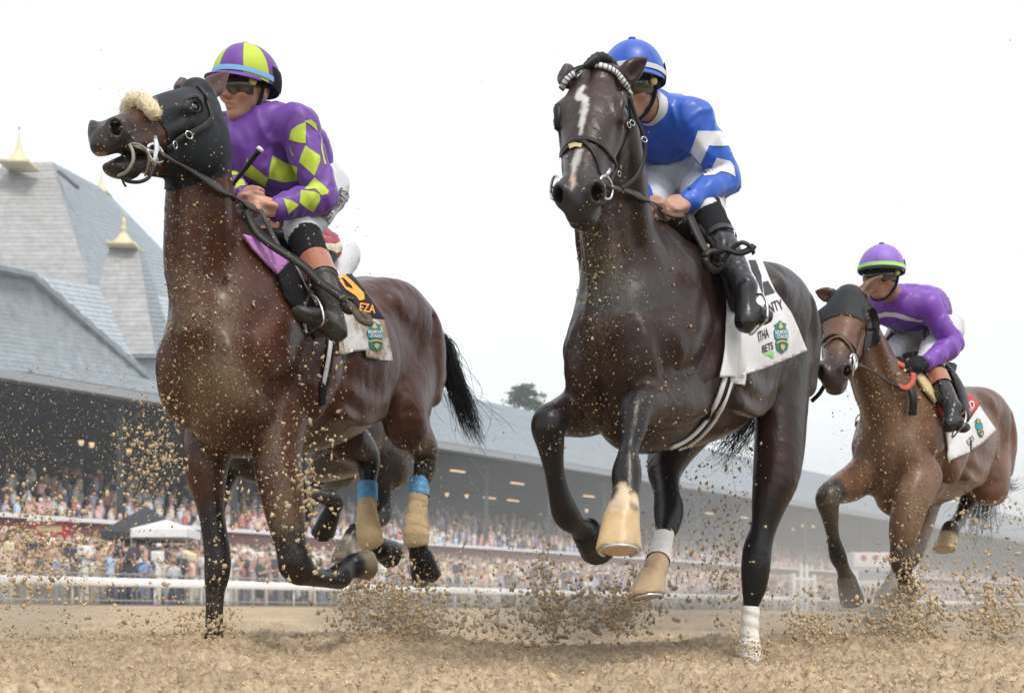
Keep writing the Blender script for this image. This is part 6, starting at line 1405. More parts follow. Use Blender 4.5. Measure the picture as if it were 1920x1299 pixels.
def headgear(i, g, panels, band, peak, button, strap=True, low=(.02, .30)):
    lo = lambda a: low[0] - low[1] * (1 - math.cos(a)) / 2
    helm = sector(g, 'helmet', panels[0], g.root, -math.pi, math.pi, lo, lambda a: math.pi / 2, n=48, m=14)
    k = len(panels)
    if k > 1:
        for q in range(8): sector(g, 'cap_panel', panels[q % k], helm, D(-180 + 45 * q) + .004, D(-180 + 45 * q + 45) - .004, lambda a: lo(a) + .01, lambda a: math.pi / 2 - .02, off=.0025)
    else:
        for q in range(6): sector(g, 'cap_seam', panels[0], helm, D(-180 + 60 * q) - .008, D(-180 + 60 * q) + .008, lambda a: lo(a) + .01, lambda a: math.pi / 2 - .02, off=.002, n=2)
    g.helm = helm
    sector(g, 'cap_band', band, helm, D(-115), D(115), lambda a: lo(a) + .10, lambda a: lo(a) + .24, off=.005, n=30, m=3)
    V = []; n = 20
    for j in range(5):
        for q in range(n + 1):
            a = D(-75 + 150 * q / n); o = .052 * j / 4 * math.cos(a * .8); p = g.Hd((.136 + o) * math.cos(a) - .005, .035 + .128 * math.sin(lo(a) + .05) - .012 * (j / 4) ** 1.5 - .002, .119 * math.sin(a) * (1 + o * .9)); V.append(p)
    top = [p + g.u * .004 for p in V]; b_ = len(V); F = [(j * (n + 1) + q, j * (n + 1) + q + 1, (j + 1) * (n + 1) + q + 1, (j + 1) * (n + 1) + q) for j in range(4) for q in range(n)]
    part('cap_peak', (V + top, F + [tuple(x + b_ for x in reversed(f)) for f in F] + [(4 * (n + 1) + q, 4 * (n + 1) + q + 1, 4 * (n + 1) + q + 1 + b_, 4 * (n + 1) + q + b_) for q in range(n)]), peak, helm)
    mb = MB(); mb.tube([g.Hd(-.005, .161, 0), g.Hd(-.005, .170, 0)], [.016, .012], 10); part('cap_button', (mb.V, mb.F), button, helm)
    sector(g, 'harness', M_BLACKC, helm, D(100), D(150), lambda a: lo(a) - .02, lambda a: lo(a) + .55, off=.006, n=8, m=6)
    # goggles
    V = []; n = 24
    for j, (uu, rr) in enumerate(((-.040, .0), (-.033, .013), (-.004, .019), (.022, .012), (.028, .0))):
        for q in range(n + 1):
            a = D(-70 + 140 * q / n); V.append(g.Hd((.101 + rr) * math.cos(a) ** .8 - .004, uu + .004 + (.010 if abs(a) < .22 and j < 2 else 0), (.083 + rr * .6) * math.sin(a)))
    go = part('goggles', (V, [(j * (n + 1) + q, j * (n + 1) + q + 1, (j + 1) * (n + 1) + q + 1, (j + 1) * (n + 1) + q) for j in range(4) for q in range(n)]), M_LENS, g.root)
    mb = MB(); mb.tube(catmull([g.Hd(.036, .006, s_) for s_ in (.085,)] + [g.Hd(-.03, .004, .092), g.Hd(-.09, .0, .07), g.Hd(-.115, .0, 0), g.Hd(-.09, .0, -.07), g.Hd(-.03, .004, -.092), g.Hd(.036, .006, -.085)], 4), .009, 6); part('goggle_strap', (mb.V, mb.F), M_BLACKC, go)
    mb = MB(); c = g.Hd(.052, .008, .090); o_ = unit(g.r * .8 + g.f * .5); mb.tube([c, c + o_ * .010], [.016, .013], 14); part('goggle_vent', (mb.V, mb.F), M_YEL, go)
    mb = MB(); mb.tube(catmull([g.Hd(-.01, .03, .088), g.Hd(.005, -.04, .083), g.Hd(.02, -.085, .062), g.Hd(.045, -.118, .03), g.Hd(.055, -.124, 0), g.Hd(.045, -.118, -.03), g.Hd(.02, -.085, -.062), g.Hd(.005, -.04, -.083), g.Hd(-.01, .03, -.088)], 4), .0075, 6); part('chin_strap', (mb.V, mb.F), M_BLACKC, helm)
def collar(g, mat=None):
    c = g.j['neck'] * .62 + g.Hd(-.02, -.06, 0) * .38; d = unit(g.Hd(-.02, -.06, 0) - g.j['neck']); a = unit(np.cross(d, [0, 1, .2])); b = np.cross(d, a); V = []; n = 24
    for j, (t, rr) in enumerate(((-.03, .070), (-.005, .066), (.014, .062), (.02, .058))):
        for q in range(n): th = 2 * math.pi * q / n; V.append(c + d * t * g.k + (a * math.cos(th) + b * math.sin(th)) * rr * g.k)
    part('collar', (V, [(j * n + q, j * n + (q + 1) % n, (j + 1) * n + (q + 1) % n, (j + 1) * n + q) for j in range(3) for q in range(n)]), mat or M_WSILK, g.root)
# ---- purple and lime
dress(1, J1, M_PURP, M_SKIN[1]); headgear(1, J1, [M_PURP, M_LIME], M_TAPE, M_PURP, M_LIME, low=(.0, .42)); collar(J1)
_z = lambda L: [(140 + x / 3.418, 60 + y / 3.418) for x, y in L]
for pl in ([(1265, 792), (1345, 840), (1432, 868), (1424, 955), (1340, 965), (1240, 938)], [(1105, 805), (1128, 850), (1240, 938), (1222, 990), (1150, 950), (1085, 918), (1095, 860)], [(950, 768), (985, 790), (996, 822), (968, 818), (952, 795)],
           [(1480, 580), (1482, 715), (1440, 712), (1376, 690), (1390, 630), (1430, 600)], [(1470, 575), (1510, 562), (1545, 590), (1556, 640), (1530, 615), (1500, 590)], [(1480, 730), (1570, 795), (1572, 830), (1538, 925), (1440, 835), (1455, 790)], [(1378, 725), (1388, 760), (1410, 800), (1396, 790), (1380, 755)], [(1577, 660), (1590, 760), (1612, 850), (1600, 850), (1578, 760)],
           [(1538, 935), (1600, 990), (1628, 1020), (1618, 1040), (1580, 1048), (1540, 1005), (1490, 1012), (1472, 1008), (1505, 975)], [(1450, 1015), (1530, 1025), (1568, 1040), (1572, 1080), (1530, 1155), (1490, 1135), (1440, 1095)], [(1335, 1068), (1390, 1082), (1436, 1108), (1400, 1140), (1368, 1170), (1355, 1120)],
           [(990, 900), (1040, 890), (1060, 905), (1030, 920), (995, 918)], [(1040, 950), (1080, 945), (1095, 985), (1060, 990), (1030, 1010)], [(1000, 1110), (1040, 1105), (1035, 1140), (1005, 1130)]):
    v_, f_ = patch_on(J1.skS, _z(pl), .0022, step=3.0)
    if f_: part('lime_diamond', (v_, f_), M_LIME, J1.o_silk)
_y = lambda x, y: (560 + x / 9.99, 320 + y / 9.99)
c = np.array(_y(400, 990)) + [16, 2]; part('lettering', text_on(J1.skB, "JEFF RUBY'S", c, np.array(_y(800, 440)) + [16, 2] - c, np.array([-185, -150]) / 9.99, .005, True), M_INK, J1.o_br, False)
c = np.array(_y(500, 1070)) + [15, 2]; part('lettering', text_on(J1.skB, 'STEAKHOUSE', c, np.array(_y(860, 520)) + [13, 2] - c, np.array([-62, -66]) / 9.99, .005, False), M_INK, J1.o_br, False)
# ---- royal blue
dress(2, J2, M_BLUE, M_SKIN[2]); headgear(2, J2, [M_BLUE], M_WSILK, M_BLUE, M_BLUE, low=(.10, .45)); collar(J2)
_x = lambda L: [(980 + x / 3.417, 60 + y / 3.417) for x, y in L]
for pl in ([(1122, 635), (1280, 638), (1300, 680), (1322, 732), (1195, 730), (1165, 800), (1140, 850), (1110, 812), (1075, 770), (1095, 720)], [(1245, 808), (1330, 830), (1352, 862), (1362, 930), (1320, 905), (1270, 895), (1230, 918), (1165, 925), (1140, 885), (1210, 870)]):
    v_, f_ = biggest(patch_on(J2.skS, _x(pl), .0025, step=3.0))
    if f_: part('white_band', (v_, f_), M_WSILK, J2.o_silk)
w_ = J2.j['wrL']; e_ = J2.j['elL']; mb = MB(); mb.tube([w_ + (e_ - w_) * .06, w_ + (e_ - w_) * .12], [.041, .043], 18, caps=False); mb.build('cuff_band', M_BLACKC, J2.root, True)
_hs = Skin(*(lambda V, F: (np.array(V), F))(*J2.shell(-math.pi, math.pi, -.3, math.pi / 2, off=.0065, n=60, m=20)))
c = np.array((1187, 160)); part('lettering', text_on(_hs, 'AR', (1190, 159.5), np.array([23, -1.5]), np.array([0, -5.5]), .001, True), M_INK, J2.helm, False)
# ---- violet
dress(3, J3, M_PURP3, M_SKIN[3]); headgear(3, J3, [M_CAPSHEEN], M_LGREEN, M_BLACKC, M_INK, low=(.02, .35))
_hs = Skin(*(lambda V, F: (np.array(V), F))(*J3.shell(-math.pi, math.pi, -.3, math.pi / 2, off=.0065, n=60, m=20)))
part('lettering', text_on(_hs, '10', (1623, 504.5), np.array([22, 0]), np.array([0, -4.5]), .001, True), M_INK, J3.helm, False)
B3 = J3.B; N3 = vnormals(*B3)
for a in 'LR':
    m = (np.linalg.norm(B3[0] - J3.j['hand' + a], axis=1) < .085) | (np.linalg.norm(B3[0] - (J3.j['wr' + a] * .6 + J3.j['hand' + a] * .4), axis=1) < .06); part('glove', extract(B3[0], B3[1], m, .004, N3), M_BLACKC, J3.root)
part('lettering', text_on(J3.skB, 'JEFF', (1733, 640), np.array([22, -12]), np.array([-6, -17]), .006, True), M_INK, J3.o_br, False)
v_, f_ = patch_on(J3.skS, [(1641, 590), (1660, 585), (1680, 586), (1700, 592), (1720, 599), (1732, 600), (1728, 604), (1700, 600), (1678, 594), (1660, 593), (1644, 598)], .003, step=3)
if f_: part('silk_trim', (v_, f_), M_WSILK, J3.o_silk)
v_, f_ = patch_on(J3.skS, [(1702, 516), (1718, 520), (1726, 528), (1730, 518), (1734, 522), (1734, 532), (1722, 530), (1708, 524)], .003, step=3)
if f_: part('silk_print', (v_, f_), M_WSILK, J3.o_silk)
# ---- maroon, mostly hidden
dress(4, J4, M_MAROON, M_SKIN[1]); headgear(4, J4, [M_MAROON], M_CRSILK, M_MAROON, M_MAROON)
v_, f_ = patch_on(J4.skS, [(600, 455), (628, 458), (655, 446), (656, 466), (630, 474), (600, 472)], .003, step=3)
if f_: part('cream_band', (v_, f_), M_CRSILK, J4.o_silk)
# ---- whips, held in the hand
def whip(p0, p1, tip, label, grip=.5):
    r = empty('riding_whip', p0, label, 'whip', 'riding whips'); p0, p1 = np.asarray(p0), np.asarray(p1); mb = MB(); mb.tube([p0, p0 + (p1 - p0) * .3, p0 + (p1 - p0) * .92, p1], [.006, .008, .010, .014], 10); mb.build('shaft', M_LEATH, r, True)
    d = unit(p1 - p0); mb = MB(); mb.tube([p1 - d * .002, p1 + d * .008], [.0145, .012], 12); mb.build('cap', tip, r, True)
whip(W(424, 362, 4.88), W(487, 281, 4.80), M_WHITE, 'black riding whip with a white end in the hand of the purple and lime jockey')
whip(W(1650, 650, 6.78), W(1674, 624, 6.72), M_LEATH, 'short black riding whip held by the violet jockey')

# ================================================================== spectators
def person_mesh(pose, hat, shirt, pants, skin, hair, hatc, dress_=False):
    """one standing spectator, feet at the origin, facing -y; one continuous mesh"""
    sc = Sculpt([axis_range(-.62, .62, .05), axis_range(-.5, .4, .05), axis_range(-.03, 2.25, .05)]); prim = []
    def L(rows, col, k=.03): C_ = [[*r[:3], r[3], r[4] if len(r) > 4 else r[3]] for r in rows]; sc.loft(C_, (1, 0, 0), k, 'add', 2, world=False); prim.append((loft_segs(C_, (1, 0, 0), 2), col))
    for s in (-1, 1):
        if dress_: L([(s * .08, 0, .05, .05), (s * .09, 0, .45, .055)], skin); 
        else: L([(s * .11, 0, .03, .06, .08), (s * .10, 0, .45, .075), (s * .09, 0, .88, .095)], pants)
        S = (s * .20, 0, 1.40)
        E, Hn = {0: ((s * .27, .02, 1.12), (s * .22, -.12, .90)), 1: ((s * .30, -.22, 1.45), (s * .14, -.32, 1.68)), 2: ((s * .30, -.05, 1.62), (s * .26, -.08, 1.92)) if s > 0 else ((s * .27, .02, 1.12), (s * .22, -.12, .92)), 3: ((s * .28, -.10, 1.15), (s * .08, -.30, 1.22)), 4: ((s * .36, 0, 1.62), (s * .34, -.05, 1.95))}[pose]
        L([(*S, .065), (*E, .05)], shirt); L([(*E, .045), (*Hn, .038), (Hn[0], Hn[1] - .02, Hn[2] + .06, .045)], skin)
    if dress_: L([(0, 0, .42, .22, .17), (0, 0, .8, .18, .13), (0, 0, 1.05, .14, .11)], shirt)
    L([(0, 0, .86, .165, .115), (0, 0, 1.1, .16, .115), (0, 0, 1.34, .20, .12), (0, 0, 1.43, .15, .09)], shirt)
    L([(0, 0, 1.44, .055), (0, -.01, 1.54, .055)], skin); L([(0, -.02, 1.58, .075, .085), (0, -.015, 1.68, .082, .095)], skin)
    L([(0, .03, 1.64, .085, .075), (0, .01, 1.73, .085, .085)], hair)
    if hat: L([(0, -.01, 1.71, .17 if hat > 1 else .10, .18 if hat > 1 else .13)] * 2, hatc, .005); L([(0, 0, 1.74, .10, .10), (0, 0, 1.80, .085, .085)], hatc, .01)
    V, F = sc.polygonise(); d = np.stack([seg_at(V, A) for A, c in prim], 1); C = np.array([c for A, c in prim])[d.argmin(1)]
    return V, F, C
PAL = [('pale blue', (.46, .57, .74)), ('white', (.74, .74, .76)), ('pink', (.72, .47, .48)), ('navy', (.07, .09, .17)), ('salmon', (.68, .43, .35)), ('light grey', (.52, .52, .54)), ('bright blue', (.14, .27, .54)), ('black', (.03, .03, .034)), ('coral red', (.52, .20, .17)), ('cream', (.68, .62, .52)), ('lilac', (.52, .46, .62)), ('orange', (.64, .36, .20))]
PANT = [(.05, .06, .10), (.42, .36, .26), (.02, .02, .025), (.20, .24, .32), (.55, .52, .46)]; SKN = [(.55, .32, .24), (.60, .38, .30), (.45, .25, .17), (.20, .10, .06)]; HAIR_ = [(.03, .02, .012), (.12, .07, .03), (.35, .24, .11), (.25, .24, .23)]
m_crowd = pmat('clothes', (1, 1, 1), .85, vcol=True, var=.1, vscale=6); POSE = ['standing', 'holding up a phone', 'waving one arm', 'with hands clasped', 'with both arms raised']
VAR = []
for k in range(22):
    nm, c = PAL[k % 12]; pose = [1, 0, 3, 1, 2, 0, 1, 3, 4, 1, 0][k % 11]; hat = [0, 0, 2, 0, 1, 0, 2, 0, 1][k % 9]; dr = k % 5 == 2 or nm in ('lilac', 'pink')
    V, F, C = person_mesh(pose, hat, c, PANT[k % 5], SKN[(k * 7) % 4 if k % 3 else 0], HAIR_[(k * 3) % 4], [(.75, .74, .70), (.7, .6, .4), (.05, .05, .07)][k % 3], dr)
    me = mesh('person', V, F, True, C); me.materials.append(m_crowd); VAR.append((me, nm, pose, hat, dr))
cand = []
rr = np.random.default_rng(5)
for row in range(16):
    b = .75 + row * .95; a = at_col(-15, b)
    while True:
        a += rr.uniform(.42, .72); bb = b + rr.uniform(-.25, .25); p = G(a, bb, 0); u = U0 + FPX * p[0] / p[1]
        if u > 1945: break
        p[2] = apron_z(-.3 + 2.0 * math.floor((bb + .3) / 2.0)); cand.append((row, u, p))
solo = [c for c in cand if c[0] == 0 or (c[0] <= 3 and c[1] < 640)]; solo.sort(key=lambda c: c[2][1]); solo = solo[:300]; sid = {id(c) for c in solo}
for row, u, p in solo:
    k = int(rr.integers(len(VAR))); me, nm, pose, hat, dr = VAR[k]
    o = bpy.data.objects.new('person', me); COL.objects.link(o); o.location = p; o.rotation_euler = (0, 0, math.atan2(-BK[0], BK[1]) + rr.uniform(-.7, .7) + .25); s = rr.uniform(.92, 1.08); o.scale = (s, s, s * rr.uniform(.97, 1.03))
    hs = {0: 'no hat', 1: 'cap', 2: 'wide hat'}[hat]; ar = 'an' if nm == 'orange' else 'a'
    tag(o, 'spectator in %s %s %s, %s, %s, behind the rail' % (ar, nm, 'dress' if dr else 'top', hs, POSE[pose]), 'person', 'spectators: %s %s, %s, %s' % (nm, 'dress' if dr else 'top', hs, POSE[pose]))
# the rest of the crowd: one mass
def low_person(c, pn, sk, hr, sit):
    V, F, C = [], [], []
    def blk(x0, x1, y0, y1, z0, z1, t, col):
        n = len(V); V.extend([(x0, y0, z0), (x1, y0, z0), (x1, y1, z0), (x0, y1, z0), (x0 * t, y0 * t, z1), (x1 * t, y0 * t, z1), (x1 * t, y1 * t, z1), (x0 * t, y1 * t, z1)]); F.extend([tuple(n + i for i in f) for f in ((4, 5, 6, 7), (0, 1, 5, 4), (1, 2, 6, 5), (2, 3, 7, 6), (3, 0, 4, 7))]); C.extend([col] * 8)
    dz = -.4 if sit else 0
    if not sit: blk(-.16, .16, -.1, .1, 0, .9, 1.0, pn)
    blk(-.17, .17, -.11, .11, .85 + dz, 1.25 + dz, 1.2, c); blk(-.22, .22, -.12, .12, 1.25 + dz, 1.46 + dz, .7, c)
    blk(-.09, .09, -.11, .08, 1.46 + dz, 1.64 + dz, 1.0, sk); blk(-.095, .095, -.08, .10, 1.62 + dz, 1.76 + dz, .65, hr)
    return np.array(V), np.array(F), np.array(C)
LV = []
for k in range(60):
    nm, c = PAL[int(rr.integers(12))]; c = np.array(c) * rr.uniform(.7, 1.15); LV.append([low_person(c, PANT[int(rr.integers(5))], SKN[int(rr.integers(4)) if rr.random() < .4 else int(rr.integers(2))], HAIR_[int(rr.integers(4))] if rr.random() < .75 else (.7, .68, .62), s) for s in (0, 1)])
def mass(spots, name, label, sit):
    Vs, Fs, Cs = [], [], []; n = 0
    for p in spots:
        V, F, C = LV[int(rr.integers(60))][int(rr.random() < sit)]; th = math.atan2(-BK[0], BK[1]) + rr.uniform(-.6, .6); s = rr.uniform(.9, 1.1); c_, s_ = math.cos(th) * s, math.sin(th) * s
        Vs.append(np.stack([V[:, 0] * c_ - V[:, 1] * s_ + p[0], V[:, 0] * s_ + V[:, 1] * c_ + p[1], V[:, 2] * s + p[2]], 1)); Fs.append(F + n); Cs.append(C); n += len(V)
    tag(obj(name, mesh(name, np.vstack(Vs), np.vstack(Fs), True, np.vstack(Cs)), None, m_crowd), label, 'crowd', kind='stuff')
mass([c[2] for c in cand if id(c) not in sid], 'apron_crowd', 'dense crowd of spectators packed on the apron behind the rail', .0)
spots = []
for row in range(16, 26):
    b = .75 + row * .95; a = at_col(-15, b)
    while True:
        a += rr.uniform(.5, 1.1); p = G(a, b + rr.uniform(-.3, .3), 0); u = U0 + FPX * p[0] / p[1]
        if u > 1945: break
        p[2] = apron_z(-.3 + 2.0 * math.floor((b + .3) / 2.0)); spots.append(p)
mass(spots, 'rear_apron_crowd', 'spectators standing farther back below the front wall of the stand', .0)
spots = []
for row in range(9):
    b = 28.2 + row * 1.3; a = at_col(-15, b)
    while True:
        a += rr.uniform(.5, .9) * (1 + .12 * row); p = G(a, b, 5.0 + row * .42); u = U0 + FPX * p[0] / p[1]
        if u > 1945: break
        spots.append(p)
mass(spots, 'stand_crowd', 'spectators filling the seating deck under the grandstand roof', .35)
# ---- canopies and stalls on the apron
def canopy(name, u, vt, ve, Y, hw, mat, label):
    c = W(u, ve, Y); H = (ve - vt) * Y / FPX; w = hw * Y / FPX; gz = apron_z(max(0, float((c - P0) @ BK))); r = empty(name, (c[0], c[1], gz), label, 'tent'); mb = MB()
    mb.add([c + [-w, -w, 0], c + [w, -w, 0], c + [w, w, 0], c + [-w, w, 0], c + [0, 0, H], c + [-w, -w, -.35], c + [w, -w, -.35], c + [w, w, -.35], c + [-w, w, -.35]], [(0, 1, 4), (1, 2, 4), (2, 3, 4), (3, 0, 4), (5, 6, 1, 0), (6, 7, 2, 1), (7, 8, 3, 2), (8, 5, 0, 3)]); mb.build('roof', mat, r)
    for sx in (-1, 1):
        for sy in (-1, 1): mb = MB(); mb.tube([(c[0] + sx * w * .97, c[1] + sy * w * .97, gz), (c[0] + sx * w * .97, c[1] + sy * w * .97, c[2])], .04, 6); mb.build('leg', m_grey, r)
canopy('dark_canopy', 275, 948, 1000, 60, 66, pmat('dark_canvas', (.03, .033, .04), .8), 'dark canopy tent rising above the apron crowd on the left')
canopy('white_canopy', 312, 974, 994, 54, 52, m_white, 'small white canopy tent above the apron crowd at the left')
r = empty('red_kiosk', G(at_col(100, 20), 20, apron_z(20)), 'red kiosk with a white top standing among the spectators at the left edge', 'kiosk'); c = W(100, 1000, 62); mb = MB(); mb.box(c - [.8, .5, 1.2], c + [.8, .5, .55]); mb.build('cabin', M_RED, r); mb = MB(); mb.box(c + [-1, -.7, .56], c + [1, .7, .75]); mb.build('roof', m_white, r); mb = MB(); mb.box(c + [-.6, -.53, .05], c + [.6, -.502, .35]); mb.build('sign_board', M_CREAM, r)
# ---- white truck behind the rail at the right
a = at_col(1660, 3.0); c = G(a, 3.0, 0); tz = apron_z(3) ; yv = c[1]; k = yv / FPX; top = CAMH + (VH - 1034) * k
r = empty('parked_truck', (c[0], c[1], tz), 'white truck with three red roundels above its long windscreen behind the rail', 'truck'); ex = np.array([1, 0, 0]); w = 62 * k
def tb(n, x0, x1, y0, y1, v0, v1, mat, par): mb = MB(); mb.box((c[0] + x0 * k, c[1] + y0, CAMH + (VH - v1) * k), (c[0] + x1 * k, c[1] + y1, CAMH + (VH - v0) * k)); return mb.build(n, mat, par)
body = tb('body', -62, 62, 0, 2.2, 1035, 1128, m_white, r); tb('header', -60, 60, -.25, 0, 1037, 1062, m_white, r); m_glass = pmat('windscreen', (.20, .25, .28), .1, spec=.6); tb('windscreen', -50, 50, -.06, -.002, 1070, 1087, m_glass, r); tb('bumper', -56, 56, -.5, -.002, 1090, 1101, m_white, r); tb('grille', -46, 46, -.3, -.002, 1103, 1116, m_pave, r)
for x in (-42, -20, 3, 26, 46):
    mb = MB(); p = W(1660 + x, 1045, yv); mb.tube([(c[0] + x * k, c[1] - .26, p[2]), (c[0] + x * k, c[1] - .34, p[2])], .23, 14)
    if x < 10: mb.build('roundel', M_RED, r, True)
for x in (-45, 45): mb = MB(); mb.tube([(c[0] + x * k, c[1] - .1, tz + .45), (c[0] + x * k, c[1] + .3, tz + .45)], .45, 16); mb.build('wheel', m_dark, r, True)
# ---- white gate posts in front of the rail
r = empty('rail_gate', G(at_col(1508, -1.4), -1.4, .5), 'white gate with upright posts standing at the rail on the right', 'gate')
for u in (1488, 1502, 1512, 1526): q = G(at_col(u, -1.4), -1.4, .45); mb = MB(); mb.tube([q, q + [0, 0, 3.1 if u in (1502, 1512) else 2.5]], .14, 6); mb.build('post', m_white, r)
q0, q1 = G(at_col(1488, -1.4), -1.4, 2.6), G(at_col(1526, -1.4), -1.4, 2.6); mb = MB(); mb.tube([q0, q1], .1, 6); mb.build('cross_bar', m_white, r)
# ---- conifer beyond the roof
def conifer(u, vt, vb, Y, name, label):
    top = W(u, vt, Y); base = np.array([top[0], top[1], 0.0]); r = empty(name, base, label, 'tree'); mb = MB(); mb.tube([base, (base + top) * .5, top - [0, 0, .5]], [.6, .4, .08], 8); mb.build('trunk', pmat('bark', (.09, .06, .045), .9), r)
    V, F = [], []; q = np.random.default_rng(9); H = top[2]
    mbb = MB()
    for k in range(130):
        t = q.random() ** 1.3; z = H * (1 - .48 * t) - .3; L = (1.4 + 8.5 * t ** .8) * q.uniform(.5, 1.1); th = q.uniform(0, 6.28); dr = -.10 - .18 * t; p0 = np.array([top[0], top[1], z]); d = np.array([math.cos(th), math.sin(th), dr + q.uniform(-.05, .22)]); mbb.tube([p0, p0 + d * L], [.07, .02], 4)
        for i in range(int(20 + 60 * t)):
            c = p0 + d * L * q.uniform(.25, 1.0) + q.normal(0, .32, 3) * [1, 1, .45]; s = q.uniform(.16, .42); e1 = unit(q.normal(0, 1, 3)); e2 = unit(np.cross(e1, q.normal(0, 1, 3))); n = len(V); V += [c - e1 * s, c + e2 * s * .45, c + e1 * s, c - e2 * s * .45]; F.append((n, n + 1, n + 2, n + 3))
    part('crown', (V, F), pmat('needles', (.04, .095, .04), .8, var=.3, vscale=1), r, False); mbb.build('branch', bpy.data.materials['bark'], r)
conifer(986, 719, 780, 168, 'pine_tree', 'hazy dark green pine tree rising above the grandstand roof')

# ================================================================== loose and flying dirt
def clod(seed, sub=1):
    bm = bmesh.new(); bmesh.ops.create_icosphere(bm, subdivisions=sub, radius=1.0); V = np.array([v.co[:] for v in bm.verts]); F = np.array([[v.index for v in f.verts] for f in bm.faces]); bm.free()
    q = np.random.default_rng(seed); n = 1 + .75 * noise3(V + seed * 3.1, 1.3) + .5 * noise3(V + seed, 2.9); n = np.maximum(n, .25); V = V * n[:, None] * np.array([q.uniform(.35, .7), q.uniform(.6, 1.0), q.uniform(.9, 1.5)]) + q.normal(0, .07, V.shape); return V, F
CL = [clod(i, 1) for i in range(1, 13)]; CH = [clod(i + 40, 2) for i in range(10)]
q = np.random.default_rng(77); parts_ = []       # centre x y z, radius, tone
def spray(u0, u1, v0, v1, Y, dY, n, s0, s1, shape='box', pw=2.2):
    for _ in range(int(n * 1.35)):
        if shape == 'box': u, v = q.uniform(u0, u1), q.uniform(v0, v1)
        else: u, v = q.normal((u0 + u1) / 2, (u1 - u0) / 4), q.normal((v0 + v1) / 2, (v1 - v0) / 4)
        y = Y + q.normal(0, dY); r = (s0 + (s1 - s0) * q.random() ** pw) * .39 * y / FPX; p = W(u, v, y)
        if p[2] < .02: continue
        parts_.append((*p, r))
spray(0, 335, 685, 900, 4.3, .25, 1500, 1.0, 4.5, pw=3); spray(215, 345, 760, 960, 4.3, .2, 480, 2, 11, 'g'); spray(300, 700, 380, 900, 4.15, .12, 520, 1.2, 5, pw=2.5); spray(530, 650, 640, 900, 4.3, .12, 110, 3, 11); spray(400, 640, 880, 1090, 4.35, .12, 200, 2, 13); spray(560, 600, 830, 1000, 4.4, .1, 60, 5, 16, 'g')
spray(-40, 190, 900, 1150, 4.1, .3, 700, 2, 13, 'g'); spray(-20, 360, 1040, 1200, 4.4, .4, 420, 2, 12); spray(0, 340, 900, 1080, 4.5, .4, 260, 1.5, 7)
spray(590, 850, 1050, 1230, 5.6, .35, 900, 2, 13, 'g'); spray(690, 840, 1100, 1220, 5.5, .25, 800, 2, 14, 'g'); spray(715, 765, 1080, 1190, 5.6, .15, 350, 2, 9, 'g'); spray(1000, 1060, 1120, 1190, 5.9, .2, 260, 2, 11, 'g'); spray(1130, 1180, 1130, 1190, 5.8, .2, 200, 2, 11, 'g'); spray(630, 720, 1060, 1200, 5.7, .25, 350, 2, 10, 'g'); spray(820, 1010, 1120, 1200, 5.9, .4, 220, 3, 13, 'g')
spray(930, 1230, 1090, 1200, 6.0, .5, 560, 3, 16, 'g'); spray(980, 1060, 1020, 1130, 5.4, .3, 130, 3, 12, 'g'); spray(1140, 1240, 1060, 1190, 5.5, .3, 260, 3, 16, 'g'); spray(850, 1250, 960, 1130, 5.6, .6, 260, 2, 8); spray(1180, 1440, 830, 1130, 5.7, .4, 560, 2, 9); spray(1290, 1420, 960, 1180, 5.8, .3, 260, 3, 12, 'g')
spray(1420, 1580, 1100, 1200, 5.9, .4, 200, 2, 11); spray(1480, 1570, 1150, 1210, 5.8, .3, 240, 3, 13, 'g'); spray(1590, 1800, 1110, 1240, 6.1, .4, 900, 3, 16, 'g'); spray(1650, 1760, 1010, 1160, 6.2, .25, 420, 2, 10, 'g'); spray(1800, 1940, 1080, 1220, 6.2, .4, 620, 3, 13, 'g'); spray(1780, 1920, 930, 1110, 6.4, .4, 190, 3, 11); spray(1560, 1780, 650, 960, 5.9, .2, 300, 1.2, 5)
spray(0, 1920, 20, 700, 4.6, .9, 330, 1.0, 3.2, pw=3); spray(1080, 1300, 380, 860, 3.72, .12, 330, 1.0, 4.5, pw=2.5); spray(160, 420, 150, 360, 3.9, .15, 160, 1.0, 4, pw=2.5); spray(820, 1060, 780, 1080, 5.0, .5, 160, 1.5, 6); spray(700, 830, 820, 1100, 5.5, .2, 220, 1.5, 7)
spray(300, 460, 1130, 1215, 4.55, .12, 260, 3, 12, 'g'); spray(1370, 1450, 1190, 1245, 5.1, .12, 160, 2, 10, 'g')
A = np.array(parts_); order = np.argsort(-A[:, 3] / A[:, 1])
m_clod = pmat('clod', (.50, .38, .24), .95, var=.38, vscale=30, spec=.15, bump=.5, bscale=120)
hi_m = []
for V, F in CH:
    me = mesh('dirt_clod', V, F, False); me.materials.append(m_clod); hi_m.append(me)
for i in order[:300]:
    x, y, z, r = A[i]; o = bpy.data.objects.new('dirt_clod', hi_m[int(q.integers(len(hi_m)))]); COL.objects.link(o); o.location = (x, y, z); o.scale = (r, r, r); o.rotation_euler = tuple(q.uniform(0, 6.28, 3))
    uu, vv = U0 + FPX * x / y, VH - FPX * (z - CAMH) / y
    wh = ('at the left edge of the picture' if uu < 200 else 'before the grandstand, left of the hooded bay' if uu < 345 and vv < 1030 else 'around the forelegs of the hooded bay' if uu < 600 else 'behind the hooded bay, under its hind hooves' if uu < 880 else 'between the hooded bay and the near black horse' if uu < 1090 else 'under the near black horse' if uu < 1450 else 'under the brown horse on the right' if uu < 1790 else 'at the right edge of the picture')
    tag(o, 'lump of tan dirt flying ' + wh, 'dirt clod', 'clods of dirt flying ' + wh)
